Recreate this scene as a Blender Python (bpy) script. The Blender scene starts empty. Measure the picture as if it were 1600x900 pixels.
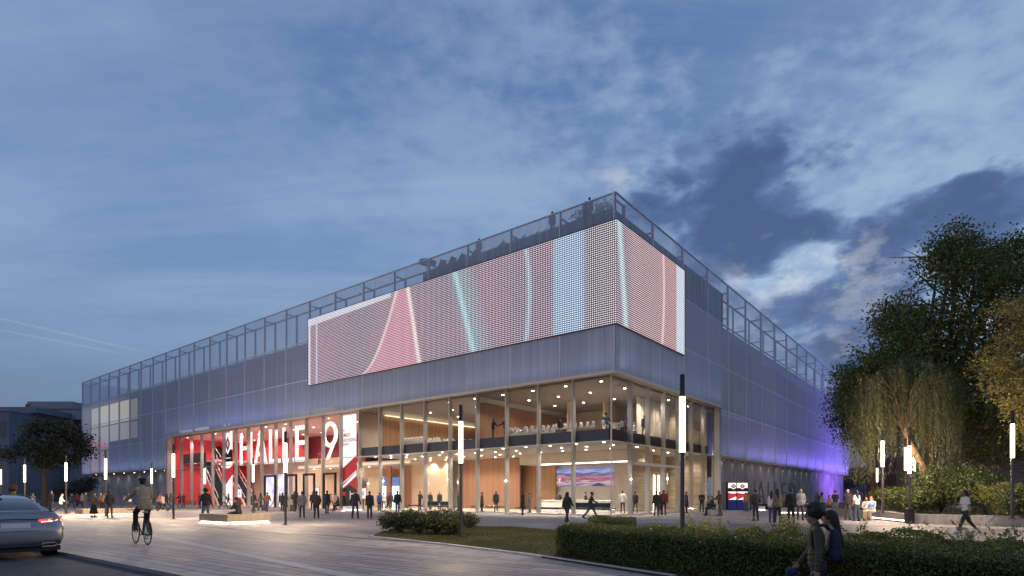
import bpy, math, random
import numpy as np
from mathutils import Vector, Matrix, Quaternion
R = math.radians
random.seed(7)
rng = np.random.default_rng(7)
S = bpy.context.scene
C = S.collection

# ------------------------------------------------------------------ camera
F, HY, EYE = 922.0, 774.0, 1.45          # focal length and horizon of the 1600 px wide photograph, eye height
cd = bpy.data.cameras.new('camera'); cam = bpy.data.objects.new('camera', cd); C.objects.link(cam)
cam.location = (0, 0, EYE); cam.rotation_euler = (R(90), 0, 0)
cd.sensor_width = 36; cd.lens = 36 * F / 1600; cd.shift_y = (HY - 450) / 1600
cd.clip_start = 0.1; cd.clip_end = 3000
S.camera = cam
S.view_settings.view_transform = 'Standard'; S.view_settings.look = 'None'
S.view_settings.exposure = 0.17; S.view_settings.gamma = 1.0
try:
    S.cycles.use_denoising = True; S.cycles.denoiser = 'OPENIMAGEDENOISE'
    S.cycles.max_bounces = 7; S.cycles.diffuse_bounces = 3; S.cycles.glossy_bounces = 3
    S.cycles.transmission_bounces = 4; S.cycles.transparent_max_bounces = 24
    S.cycles.caustics_reflective = False; S.cycles.caustics_refractive = False
    S.cycles.sample_clamp_indirect = 4.0; S.cycles.sample_clamp_direct = 0
except Exception as e:
    print(e)

# ------------------------------------------------------------------ world: dusk sky with cloud banks
W = bpy.data.worlds.new('World'); S.world = W; W.use_nodes = True
try: W.cycles.sampling_method = 'MANUAL'; W.cycles.sample_map_resolution = 256
except Exception: pass
nt = W.node_tree; nt.nodes.clear()
def N(t, nt=None, **kw):
    n = nt.nodes.new(t)
    for k, v in kw.items():
        if k.startswith('i_'):
            n.inputs[int(k[2:]) if k[2:].isdigit() else k[2:].replace('_', ' ')].default_value = v
        else: setattr(n, k, v)
    return n
def lin(r, g=None, b=None):
    if g is None: r, g, b = r
    f = lambda c: ((c / 255 + 0.055) / 1.055) ** 2.4 if c > 10 else c / 255 / 12.92
    return (f(r), f(g), f(b), 1)
def sky():
    L = nt.links.new
    def math_(op, a, b=None, c=None, clamp=False):
        n = N('ShaderNodeMath', nt, operation=op, use_clamp=clamp)
        for i, v in enumerate((a, b, c)):
            if v is None: continue
            if isinstance(v, (int, float)): n.inputs[i].default_value = v
            else: L(v, n.inputs[i])
        return n.outputs[0]
    def mix(f, a, b):
        n = N('ShaderNodeMix', nt, data_type='RGBA')
        if isinstance(f, (int, float)): n.inputs[0].default_value = f
        else: L(f, n.inputs[0])
        for i, v in ((6, a), (7, b)):
            if isinstance(v, tuple): n.inputs[i].default_value = v
            else: L(v, n.inputs[i])
        return n.outputs[2]
    def ramp(v, stops, interp='LINEAR'):
        n = N('ShaderNodeValToRGB', nt); r = n.color_ramp; r.interpolation = interp
        while len(r.elements) < len(stops): r.elements.new(0.5)
        for e, (p, c) in zip(r.elements, stops): e.position = p; e.color = c
        L(v, n.inputs[0]); return n.outputs[0]
    def noise(vec, scale, detail, rough, dist=0, lac=2.0):
        n = N('ShaderNodeTexNoise', nt); n.inputs['Scale'].default_value = scale
        n.inputs['Detail'].default_value = detail; n.inputs['Roughness'].default_value = rough
        n.inputs['Distortion'].default_value = dist; n.inputs['Lacunarity'].default_value = lac
        L(vec, n.inputs['Vector']); return n.outputs[0]
    tc = N('ShaderNodeTexCoord', nt); g = tc.outputs['Generated']
    sp = N('ShaderNodeSeparateXYZ', nt); L(g, sp.inputs[0])
    X, Y, Z = sp.outputs
    g2 = lambda v: (v, v, v, 1)
    # clear gradient, brighter towards the middle of the picture and towards +x
    base = ramp(Z, [(0.0, lin(76, 92, 126)), (0.08, lin(90, 110, 144)), (0.2, lin(104, 132, 170)), (0.38, lin(101, 134, 177)), (0.62, lin(74, 108, 156)), (1.0, lin(50, 80, 128))])
    # cloud plane coordinates: streaks converge to the horizon
    zz = math_('ADD', math_('MAXIMUM', Z, 0.0), 0.16)
    cb = N('ShaderNodeCombineXYZ', nt)
    L(math_('DIVIDE', X, zz), cb.inputs[0]); L(math_('DIVIDE', Y, zz), cb.inputs[1])
    mp = N('ShaderNodeMapping', nt, i_Rotation=(0, 0, R(38))); L(cb.outputs[0], mp.inputs[0])
    mp.inputs['Scale'].default_value = (0.42, 1.5, 1)
    streak = noise(mp.outputs[0], 1.15, 6, 0.6, 0.5)
    st = ramp(streak, [(0.36, g2(0)), (0.68, g2(1))], 'EASE')
    side = math_('MULTIPLY_ADD', X, 0.45, 0.70, True)             # more veil on the right
    hz = N('ShaderNodeMapRange', nt); L(Z, hz.inputs[0]); hz.inputs[1].default_value = .10; hz.inputs[2].default_value = .32; hz = hz.outputs[0]
    veil = math_('MULTIPLY', math_('MULTIPLY', math_('MULTIPLY', st, side), hz), 0.85)
    col = mix(veil, base, lin(156, 178, 206))
    mp2 = N('ShaderNodeMapping', nt, i_Rotation=(0, 0, R(-32))); L(cb.outputs[0], mp2.inputs[0]); mp2.inputs['Scale'].default_value = (.35, 2.2, 1)
    st2 = ramp(noise(mp2.outputs[0], 1.7, 5, 0.62, 0.35), [(0.42, g2(0)), (0.74, g2(1))], 'EASE')
    col = mix(math_('MULTIPLY', math_('MULTIPLY', st2, hz), 0.25), col, lin(150, 172, 204))
    # broad soft dark mottling
    m2 = noise(cb.outputs[0], 0.8, 5, 0.55, 0.3)
    dk = ramp(m2, [(0.42, g2(0)), (0.75, g2(1))], 'EASE')
    col = mix(math_('MULTIPLY', math_('MULTIPLY', dk, hz), 0.42), col, lin(66, 96, 146))
    # cumulus bank, right of the hall
    def blob(px, py, rx, ry, amp=1.0):
        d = Vector(((px - 800) / F, 1, (HY - py) / F)).normalized()
        v = N('ShaderNodeVectorMath', nt, operation='SUBTRACT'); L(g, v.inputs[0]); v.inputs[1].default_value = d
        s = N('ShaderNodeSeparateXYZ', nt); L(v.outputs[0], s.inputs[0])
        # distance in picture-like units on the sphere, right = tangent x, up = z
        tx = Vector((d.y, -d.x, 0)).normalized()
        dt = N('ShaderNodeVectorMath', nt, operation='DOT_PRODUCT'); L(v.outputs[0], dt.inputs[0]); dt.inputs[1].default_value = tx
        a = math_('DIVIDE', dt.outputs['Value'], rx); b = math_('DIVIDE', s.outputs[2], ry)
        r2 = math_('ADD', math_('MULTIPLY', a, a), math_('MULTIPLY', b, b))
        return math_('MULTIPLY', math_('POWER', 2.718, math_('MULTIPLY', r2, -1.0)), amp)
    def total(bl):
        t = blob(*bl[0])
        for b in bl[1:]: t = math_('ADD', t, blob(*b))
        return t
    mask = total([(1110, 330, .10, .085, 1.05), (1010, 325, .06, .04, .8), (1200, 255, .08, .05, .95), (1160, 400, .09, .05, .8), (1300, 360, .10, .035, .75), (1440, 365, .12, .045, .85),
                  (1570, 300, .10, .05, .95), (1290, 455, .10, .05, .8), (1400, 480, .12, .04, .6), (1220, 520, .10, .045, .75), (1340, 545, .10, .03, .6), (1320, 250, .05, .03, .35), (1280, 590, .14, .03, .5), (1250, 400, .035, .02, -.9), (1330, 300, .06, .025, -.4)])
    sq = N('ShaderNodeMapping', nt); L(g, sq.inputs[0]); sq.inputs['Scale'].default_value = (1, 1, 1.9); g_ = sq.outputs[0]
    def fb(vec, sc, det, ro):              # centred noise
        return math_('SUBTRACT', noise(vec, sc, det, ro, 0.0, 2.1), 0.5)
    wv = N('ShaderNodeTexNoise', nt); wv.inputs['Scale'].default_value = 6; wv.inputs['Detail'].default_value = 3; L(g_, wv.inputs['Vector'])
    wa = N('ShaderNodeVectorMath', nt, operation='MULTIPLY_ADD'); L(wv.outputs[1], wa.inputs[0]); wa.inputs[1].default_value = (.14, .14, .14); L(g_, wa.inputs[2])
    vo = N('ShaderNodeTexVoronoi', nt, feature='SMOOTH_F1'); vo.inputs['Scale'].default_value = 11; vo.inputs['Smoothness'].default_value = .7
    try: vo.inputs['Detail'].default_value = 2.5; vo.inputs['Roughness'].default_value = .55
    except Exception: pass
    L(wa.outputs[0], vo.inputs['Vector'])
    puff = math_('SUBTRACT', 0.42, vo.outputs['Distance'])
    dens = math_('ADD', math_('ADD', math_('MULTIPLY', puff, 1.1), math_('MULTIPLY', fb(g_, 6.0, 9, .58), 2.1)), math_('MULTIPLY', fb(g_, 22.0, 5, .6), .6))
    mk = math_('MULTIPLY', mask, 2.2, clamp=True)
    m3 = math_('ADD', math_('MULTIPLY', mask, 1.12), math_('MULTIPLY', math_('ADD', dens, .22), mk))
    bank = ramp(m3, [(0.36, g2(0)), (0.52, g2(.5)), (0.82, g2(1))], 'LINEAR')
    n4 = noise(g_, 10, 7, 0.6, 0.0)
    thick = math_('ADD', math_('MULTIPLY', m3, .45), math_('MULTIPLY', n4, .8))
    darkc = ramp(thick, [(0.52, lin(112, 134, 172)), (0.72, lin(74, 100, 148)), (0.98, lin(54, 76, 122))])
    # pale broken high cloud over the right half, warmer gaps low down
    bright = math_('MULTIPLY', ramp(math_('ADD', noise(g_, 5.0, 9, 0.60, 0.0), math_('MULTIPLY', fb(g_, 19, 5, .6), .35)), [(0.38, g2(0)), (0.66, g2(1))], 'EASE'), total([(1330, 250, .42, .30, 0.95), (1260, 540, .26, .12, 0.9), (700, 150, .35, .2, .25)]))
    col = mix(math_('MULTIPLY', bright, 0.72, clamp=True), col, lin(156, 178, 206))
    gapl = math_('MULTIPLY', ramp(noise(g_, 15, 8, 0.62, 0.0), [(0.48, g2(0)), (0.66, g2(1))], 'EASE'), total([(1240, 405, .07, .035, 1.0), (1290, 540, .22, .09, .55), (1350, 420, .05, .05, .6), (970, 280, .04, .015, .5)]))
    col = mix(math_('MULTIPLY', bank, 0.95), col, darkc)
    gate = math_('SUBTRACT', 1.0, math_('MULTIPLY', bank, .55))
    col = mix(math_('MULTIPLY', math_('MULTIPLY', gapl, gate), 0.9, clamp=True), col, lin(204, 202, 212))
    for (x0, y0, x1, y1, am) in ((-40, 488, 250, 556, .22), (-40, 508, 225, 559, .18)):     # two old condensation trails
        da = Vector(((x0 - 800) / F, 1, (HY - y0) / F)).normalized(); db = Vector(((x1 - 800) / F, 1, (HY - y1) / F)).normalized(); nrm = da.cross(db).normalized()
        dt = N('ShaderNodeVectorMath', nt, operation='DOT_PRODUCT'); L(g, dt.inputs[0]); dt.inputs[1].default_value = nrm
        ln = math_('SUBTRACT', 1.0, math_('MULTIPLY', math_('ABSOLUTE', dt.outputs['Value']), 520.0), clamp=True)
        dd = N('ShaderNodeVectorMath', nt, operation='DOT_PRODUCT'); L(g, dd.inputs[0]); dd.inputs[1].default_value = da
        rg = N('ShaderNodeMapRange', nt); L(dd.outputs['Value'], rg.inputs[0]); cc = da.dot(db); rg.inputs[1].default_value = cc; rg.inputs[2].default_value = cc + (1 - cc) * .45
        col = mix(math_('MULTIPLY', math_('MULTIPLY', ln, rg.outputs[0]), am), col, lin(190, 178, 184))
    # physical sky share
    sk = N('ShaderNodeTexSky', nt, sky_type='NISHITA', sun_disc=False, sun_elevation=R(1.5), sun_rotation=R(200))
    bg1 = N('ShaderNodeBackground', nt); L(col, bg1.inputs[0]); bg1.inputs[1].default_value = 0.97
    bg2 = N('ShaderNodeBackground', nt); L(sk.outputs[0], bg2.inputs[0]); bg2.inputs[1].default_value = 0.03
    ad = N('ShaderNodeAddShader', nt); L(bg1.outputs[0], ad.inputs[0]); L(bg2.outputs[0], ad.inputs[1])
    out = N('ShaderNodeOutputWorld', nt); L(ad.outputs[0], out.inputs[0])
sky()
# the sun is just below the horizon: a faint, very soft last glow from behind the camera
sl = bpy.data.lights.new('sun', 'SUN'); sl.energy = 0.12; sl.angle = R(25); sl.color = (1, .86, .76)
so = bpy.data.objects.new('sun', sl); C.objects.link(so); so.rotation_euler = (R(70), 0, R(-20))

# ------------------------------------------------------------------ helpers
def gp(x, y, z=0.0):                       # picture point on the plane z
    Yd = F * (EYE - z) / (y - HY); return Vector(((x - 800) / F * Yd, Yd, z))
def at(x, Yd, z=0.0): return Vector(((x - 800) / F * Yd, Yd, z))
CO = Vector((7.03, 40.0, 0)); D1 = Vector((-.7836, .6213, 0)); D2 = Vector((.6213, .7836, 0))
ROT = math.atan2(-D1.y, -D1.x)
def B(t, w, z=0.0): return CO + D1 * t + D2 * w + Vector((0, 0, z))     # hall coordinates: t along the street front, w into the hall
def T(x, w=0.0):                           # t on the front w seen at picture column x
    r = (x - 800) / F
    return (r * (CO.y + w * D2.y) - CO.x - w * D2.x) / (D1.x - r * D1.y)
def U(x, t=0.0):                           # w on the side front t seen at column x
    r = (x - 800) / F
    return (r * (CO.y + t * D1.y) - CO.x - t * D1.x) / (D2.x - r * D2.y)
def Zat(y, P): return EYE + (HY - y) / F * P.y

class MB:
    def __init__(s): s.v = []; s.f = []; s.m = []; s.s = []
    def add(s, vs, fs, mi=0, sm=False):
        o = len(s.v); s.v += [tuple(p) for p in vs]
        s.f += [tuple(i + o for i in f) for f in fs]; s.m += [mi] * len(fs); s.s += [sm] * len(fs); return s
    def box(s, x0, x1, y0, y1, z0, z1, mi=0):
        if x0 > x1: x0, x1 = x1, x0
        if y0 > y1: y0, y1 = y1, y0
        if z0 > z1: z0, z1 = z1, z0
        v = [(x, y, z) for z in (z0, z1) for y in (y0, y1) for x in (x0, x1)]
        return s.add(v, [(0, 2, 3, 1), (4, 5, 7, 6), (0, 1, 5, 4), (2, 6, 7, 3), (0, 4, 6, 2), (1, 3, 7, 5)], mi)
    def bbox(s, x0, x1, y0, y1, z0, z1, b=0.02, mi=0):          # box with bevelled vertical and top edges
        pts = [(x0 + b, y0), (x1 - b, y0), (x1, y0 + b), (x1, y1 - b), (x1 - b, y1), (x0 + b, y1), (x0, y1 - b), (x0, y0 + b)]
        ins = [(x0 + 2 * b, y0 + b), (x1 - 2 * b, y0 + b), (x1 - b, y0 + 2 * b), (x1 - b, y1 - 2 * b), (x1 - 2 * b, y1 - b), (x0 + 2 * b, y1 - b), (x0 + b, y1 - 2 * b), (x0 + b, y0 + 2 * b)]
        v = [(p[0], p[1], z0) for p in pts] + [(p[0], p[1], z1 - b) for p in pts] + [(p[0], p[1], z1) for p in ins]
        fs = [tuple(range(7, -1, -1)), tuple(range(16, 24))]
        for k in range(8):
            j = (k + 1) % 8; fs += [(k, j, 8 + j, 8 + k), (8 + k, 8 + j, 16 + j, 16 + k)]
        return s.add(v, fs, mi)
    def prism(s, poly, z0, z1, mi=0):
        n = len(poly)
        v = [(p[0], p[1], z0) for p in poly] + [(p[0], p[1], z1) for p in poly]
        return s.add(v, [tuple(range(n - 1, -1, -1)), tuple(range(n, 2 * n))] + [(k, (k + 1) % n, n + (k + 1) % n, n + k) for k in range(n)], mi)
    def tube(s, p0, p1, r0, r1=None, n=10, mi=0, cap=True, sm=True):
        r1 = r0 if r1 is None else r1
        p0 = Vector(p0); p1 = Vector(p1); d = (p1 - p0)
        if d.length < 1e-6: return s
        d.normalize(); a = d.orthogonal().normalized(); b = d.cross(a)
        v = []
        for p, r in ((p0, r0), (p1, r1)):
            for k in range(n):
                t = 2 * math.pi * k / n; v.append(p + (a * math.cos(t) + b * math.sin(t)) * r)
        s.add(v, [(k, (k + 1) % n, n + (k + 1) % n, n + k) for k in range(n)], mi, sm)
        if cap: s.add(v, [tuple(range(n - 1, -1, -1)), tuple(range(n, 2 * n))], mi)
        return s
    def path(s, pts, r, n=8, mi=0):
        pts = [Vector(p) for p in pts]; rr = r if isinstance(r, (list, tuple)) else [r] * len(pts)
        v = []; a = None
        for i, p in enumerate(pts):
            d = (pts[min(i + 1, len(pts) - 1)] - pts[max(i - 1, 0)]).normalized()
            a = d.orthogonal().normalized() if a is None else (a - d * a.dot(d)).normalized()
            b = d.cross(a)
            for k in range(n):
                t = 2 * math.pi * k / n; v.append(p + (a * math.cos(t) + b * math.sin(t)) * rr[i])
        f = [(i * n + k, i * n + (k + 1) % n, (i + 1) * n + (k + 1) % n, (i + 1) * n + k) for i in range(len(pts) - 1) for k in range(n)]
        s.add(v, f, mi, True)
        m = (len(pts) - 1) * n
        return s.add(v, [tuple(range(n - 1, -1, -1)), tuple(range(m, m + n))], mi)
    def ring(s, c, axis, R0, r, n=28, m=8, mi=0):
        c = Vector(c); ax = Vector(axis).normalized(); a = ax.orthogonal().normalized(); b = ax.cross(a)
        v = []
        for i in range(n):
            t = 2 * math.pi * i / n; d = a * math.cos(t) + b * math.sin(t)
            for k in range(m):
                q = 2 * math.pi * k / m; v.append(c + d * (R0 + r * math.cos(q)) + ax * r * math.sin(q))
        return s.add(v, [(i * m + k, ((i + 1) % n) * m + k, ((i + 1) % n) * m + (k + 1) % m, i * m + (k + 1) % m) for i in range(n) for k in range(m)], mi, True)
    def ell(s, c, r, n=12, m=8, mi=0, M=None):
        c = Vector(c); v = []
        for i in range(m + 1):
            ph = math.pi * i / m
            for k in range(n):
                t = 2 * math.pi * k / n
                p = Vector((r[0] * math.sin(ph) * math.cos(t), r[1] * math.sin(ph) * math.sin(t), r[2] * math.cos(ph)))
                v.append(c + (M @ p if M else p))
        return s.add(v, [(i * n + k, (i + 1) * n + k, (i + 1) * n + (k + 1) % n, i * n + (k + 1) % n) for i in range(m) for k in range(n)], mi, True)
    def quad(s, a, b, c, d, mi=0): return s.add([a, b, c, d], [(0, 1, 2, 3)], mi)
    def mesh(s, name, mats):
        me = bpy.data.meshes.new(name); me.from_pydata(s.v, [], s.f)
        mats = mats if isinstance(mats, (list, tuple)) else [mats]
        for m in mats: me.materials.append(m)
        if len(mats) > 1: me.polygons.foreach_set('material_index', s.m)
        me.polygons.foreach_set('use_smooth', s.s); me.update(); return me
    def build(s, name, mats, parent=None, **tags):
        o = bpy.data.objects.new(name, s.mesh(name, mats)); C.objects.link(o)
        if parent: o.parent = parent
        return tag(o, **tags)
def tag(o, label=None, cat=None, group=None, kind=None):
    if label: o['label'] = label
    if cat: o['category'] = cat
    if group: o['group'] = group
    if kind: o['kind'] = kind
    return o
def empty(name, loc=(0, 0, 0), rz=0.0, label=None, cat=None, group=None, kind=None):
    o = bpy.data.objects.new(name, None); C.objects.link(o); o.location = loc; o.rotation_euler = (0, 0, rz); o.empty_display_size = .2
    return tag(o, label, cat, group, kind)
def copy_tree(o, parent=None, loc=None, rz=None, label=None, group=None):
    c = o.copy(); C.objects.link(c)
    if parent: c.parent = parent
    if loc is not None: c.location = loc
    if rz is not None: c.rotation_euler = (0, 0, rz)
    if label: c['label'] = label
    if group: c['group'] = group
    for ch in KIDS(o): copy_tree(ch, c)
    return c
def KIDS(o): return [x for x in C.objects if x.parent == o]
def np_mesh(name, V, Fq, mat, parent=None, smooth=False, mats=None, mi=None, **tags):   # quads from numpy
    me = bpy.data.meshes.new(name); nV, nF = len(V), len(Fq); k = Fq.shape[1]
    me.vertices.add(nV); me.vertices.foreach_set('co', V.astype(np.float32).ravel())
    me.loops.add(nF * k); me.loops.foreach_set('vertex_index', Fq.astype(np.int32).ravel())
    me.polygons.add(nF); me.polygons.foreach_set('loop_start', np.arange(0, nF * k, k, dtype=np.int32))
    try: me.polygons.foreach_set('loop_total', np.full(nF, k, dtype=np.int32))
    except Exception: pass
    for m in (mats or [mat]): me.materials.append(m)
    if mi is not None: me.polygons.foreach_set('material_index', mi.astype(np.int32))
    me.update(calc_edges=True); me.validate()
    o = bpy.data.objects.new(name, me); C.objects.link(o)
    if parent: o.parent = parent
    return tag(o, **tags)

# ------------------------------------------------------------------ materials
def mat(name, col, rough=0.6, metal=0.0, spec=0.5, noise=0.0, nscale=4.0, bump=0.0, bscale=30.0, emis=None, es=0.0, coat=0.0, col2=None):
    m = bpy.data.materials.new(name); m.use_nodes = True; t = m.node_tree
    b = t.nodes['Principled BSDF']; c = tuple(col[:3]) + (1,)
    b.inputs['Base Color'].default_value = c; b.inputs['Roughness'].default_value = rough
    b.inputs['Metallic'].default_value = metal; b.inputs['Specular IOR Level'].default_value = spec
    if coat: b.inputs['Coat Weight'].default_value = coat; b.inputs['Coat Roughness'].default_value = 0.05
    if emis: b.inputs['Emission Color'].default_value = tuple(emis[:3]) + (1,); b.inputs['Emission Strength'].default_value = es
    tc = None
    if noise or col2:
        tc = t.nodes.new('ShaderNodeTexCoord'); n = t.nodes.new('ShaderNodeTexNoise'); n.inputs['Scale'].default_value = nscale
        n.inputs['Detail'].default_value = 6; t.links.new(tc.outputs['Object'], n.inputs['Vector'])
        r = t.nodes.new('ShaderNodeValToRGB'); r.color_ramp.elements[0].position = .3; r.color_ramp.elements[1].position = .7
        lo = tuple(x * (1 - noise) for x in c[:3]) + (1,); hi = tuple(min(1, x * (1 + noise)) for x in c[:3]) + (1,)
        if col2: lo, hi = c, tuple(col2[:3]) + (1,)
        r.color_ramp.elements[0].color = lo; r.color_ramp.elements[1].color = hi
        t.links.new(n.outputs[0], r.inputs[0]); t.links.new(r.outputs[0], b.inputs['Base Color'])
    if bump:
        tc = tc or t.nodes.new('ShaderNodeTexCoord'); n = t.nodes.new('ShaderNodeTexNoise'); n.inputs['Scale'].default_value = bscale; n.inputs['Detail'].default_value = 4
        t.links.new(tc.outputs['Object'], n.inputs['Vector']); bp = t.nodes.new('ShaderNodeBump'); bp.inputs['Strength'].default_value = bump; bp.inputs['Distance'].default_value = .02
        t.links.new(n.outputs[0], bp.inputs['Height']); t.links.new(bp.outputs[0], b.inputs['Normal'])
    return m
def emit(name, col, s):
    m = bpy.data.materials.new(name); m.use_nodes = True; t = m.node_tree; t.nodes.clear()
    e = t.nodes.new('ShaderNodeEmission'); e.inputs[0].default_value = tuple(col[:3]) + (1,); e.inputs[1].default_value = s
    o = t.nodes.new('ShaderNodeOutputMaterial'); t.links.new(e.outputs[0], o.inputs[0]); return m
def planks(name, c1, c2, w=0.12, axis='x', rough=.5, grain=.25, gap=True):     # vertical boards along a wall
    m = bpy.data.materials.new(name); m.use_nodes = True; t = m.node_tree; L = t.links.new; b = t.nodes['Principled BSDF']
    tc = t.nodes.new('ShaderNodeTexCoord'); sp = t.nodes.new('ShaderNodeSeparateXYZ'); L(tc.outputs['Object'], sp.inputs[0])
    a = t.nodes.new('ShaderNodeMath'); a.operation = 'ADD'; L(sp.outputs[0], a.inputs[0]); L(sp.outputs[1], a.inputs[1])
    d = t.nodes.new('ShaderNodeMath'); d.operation = 'DIVIDE'; L(a.outputs[0], d.inputs[0]); d.inputs[1].default_value = w
    fl = t.nodes.new('ShaderNodeMath'); fl.operation = 'FLOOR'; L(d.outputs[0], fl.inputs[0])
    wn = t.nodes.new('ShaderNodeTexWhiteNoise'); wn.noise_dimensions = '1D'; L(fl.outputs[0], wn.inputs['W'])
    mp = t.nodes.new('ShaderNodeMapping'); L(tc.outputs['Object'], mp.inputs[0]); mp.inputs['Scale'].default_value = (9, 9, .6)
    n = t.nodes.new('ShaderNodeTexNoise'); n.inputs['Scale'].default_value = 1.4; n.inputs['Detail'].default_value = 6; L(mp.outputs[0], n.inputs['Vector'])
    ad = t.nodes.new('ShaderNodeMix'); ad.data_type = 'FLOAT'; ad.inputs[0].default_value = grain * 2; L(wn.outputs[0], ad.inputs[2]); L(n.outputs[0], ad.inputs[3])
    mx = t.nodes.new('ShaderNodeMix'); mx.data_type = 'RGBA'; L(ad.outputs[0], mx.inputs[0]); mx.inputs[6].default_value = tuple(c1) + (1,); mx.inputs[7].default_value = tuple(c2) + (1,)
    col = mx.outputs[2]
    if gap:
        fr = t.nodes.new('ShaderNodeMath'); fr.operation = 'FRACT'; L(d.outputs[0], fr.inputs[0])
        lt = t.nodes.new('ShaderNodeMath'); lt.operation = 'LESS_THAN'; L(fr.outputs[0], lt.inputs[0]); lt.inputs[1].default_value = .07
        m2 = t.nodes.new('ShaderNodeMix'); m2.data_type = 'RGBA'; L(lt.outputs[0], m2.inputs[0]); L(col, m2.inputs[6]); m2.inputs[7].default_value = tuple(x * .3 for x in c1) + (1,); col = m2.outputs[2]
    L(col, b.inputs['Base Color']); b.inputs['Roughness'].default_value = rough
    return m
def concrete(name, c, streak=.35, board=0.0, rough=.75, hscale=1.0):      # concrete with vertical run marks and fine pits
    m = bpy.data.materials.new(name); m.use_nodes = True; t = m.node_tree; L = t.links.new; b = t.nodes['Principled BSDF']
    tc = t.nodes.new('ShaderNodeTexCoord'); mp = t.nodes.new('ShaderNodeMapping'); mp.inputs['Scale'].default_value = (2.2, 2.2, .16) if not board else (.25, .25, 3.0)
    L(tc.outputs['Object'], mp.inputs[0])
    n = t.nodes.new('ShaderNodeTexNoise'); n.inputs['Scale'].default_value = 1.6; n.inputs['Detail'].default_value = 8; n.inputs['Roughness'].default_value = .65; L(mp.outputs[0], n.inputs['Vector'])
    n2 = t.nodes.new('ShaderNodeTexNoise'); n2.inputs['Scale'].default_value = .5; n2.inputs['Detail'].default_value = 5; L(tc.outputs['Object'], n2.inputs['Vector'])
    a = t.nodes.new('ShaderNodeMath'); a.operation = 'ADD'; L(n.outputs[0], a.inputs[0]); L(n2.outputs[0], a.inputs[1])
    r = t.nodes.new('ShaderNodeValToRGB'); r.color_ramp.elements[0].position = .72; r.color_ramp.elements[1].position = 1.25 if False else 1.0
    r.color_ramp.elements[0].color = tuple(x * (1 - streak) for x in c) + (1,); r.color_ramp.elements[1].color = tuple(min(1, x * (1 + streak * .6)) for x in c) + (1,)
    h = t.nodes.new('ShaderNodeMath'); h.operation = 'MULTIPLY'; h.inputs[1].default_value = .86; L(a.outputs[0], h.inputs[0]); L(h.outputs[0], r.inputs[0])
    L(r.outputs[0], b.inputs['Base Color']); b.inputs['Roughness'].default_value = rough
    bp = t.nodes.new('ShaderNodeBump'); bp.inputs['Strength'].default_value = .25; bp.inputs['Distance'].default_value = .03; L(a.outputs[0], bp.inputs['Height']); L(bp.outputs[0], b.inputs['Normal'])
    return m
def mesh_skin(name, col, trans, glow=None):       # fine metal mesh: mostly seen as a pale veil, with moire bands
    m = bpy.data.materials.new(name); m.use_nodes = True; t = m.node_tree; L = t.links.new; t.nodes.clear()
    tc = t.nodes.new('ShaderNodeTexCoord'); mp = t.nodes.new('ShaderNodeMapping'); mp.inputs['Scale'].default_value = (2.6, 2.6, .05); L(tc.outputs['Object'], mp.inputs[0])
    n = t.nodes.new('ShaderNodeTexNoise'); n.inputs['Scale'].default_value = 1.2; n.inputs['Detail'].default_value = 5; n.inputs['Roughness'].default_value = .7; L(mp.outputs[0], n.inputs['Vector'])
    r = t.nodes.new('ShaderNodeMapRange'); L(n.outputs[0], r.inputs[0]); r.inputs[1].default_value = .25; r.inputs[2].default_value = .75; r.inputs[3].default_value = trans - .16; r.inputs[4].default_value = trans + .16
    oi = t.nodes.new('ShaderNodeObjectInfo'); ov = t.nodes.new('ShaderNodeMath'); ov.operation = 'MULTIPLY_ADD'; L(oi.outputs['Random'], ov.inputs[0]); ov.inputs[1].default_value = .11; L(r.outputs[0], ov.inputs[2]); r = ov
    tr = t.nodes.new('ShaderNodeBsdfTransparent')
    p = t.nodes.new('ShaderNodeBsdfPrincipled'); p.inputs['Base Color'].default_value = tuple(col) + (1,); p.inputs['Roughness'].default_value = .38; p.inputs['Metallic'].default_value = .35
    tl = t.nodes.new('ShaderNodeBsdfTranslucent'); tl.inputs[0].default_value = tuple(col) + (1,)
    m1 = t.nodes.new('ShaderNodeMixShader'); m1.inputs[0].default_value = .3; L(p.outputs[0], m1.inputs[1]); L(tl.outputs[0], m1.inputs[2])
    m2 = t.nodes.new('ShaderNodeMixShader'); L(r.outputs[0], m2.inputs[0]); L(m1.outputs[0], m2.inputs[1]); L(tr.outputs[0], m2.inputs[2])
    o = t.nodes.new('ShaderNodeOutputMaterial'); L(m2.outputs[0], o.inputs[0]); return m
def glass(name, tint=(.93, .95, .96), refl=.07):
    m = bpy.data.materials.new(name); m.use_nodes = True; t = m.node_tree; L = t.links.new; t.nodes.clear()
    tr = t.nodes.new('ShaderNodeBsdfTransparent'); tr.inputs[0].default_value = tuple(tint) + (1,)
    g = t.nodes.new('ShaderNodeBsdfGlossy'); g.inputs['Roughness'].default_value = .015
    fr = t.nodes.new('ShaderNodeFresnel'); fr.inputs[0].default_value = 1.28
    m2 = t.nodes.new('ShaderNodeMixShader'); L(fr.outputs[0], m2.inputs[0]); L(tr.outputs[0], m2.inputs[1]); L(g.outputs[0], m2.inputs[2])
    o = t.nodes.new('ShaderNodeOutputMaterial'); L(m2.outputs[0], o.inputs[0]); return m

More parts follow.
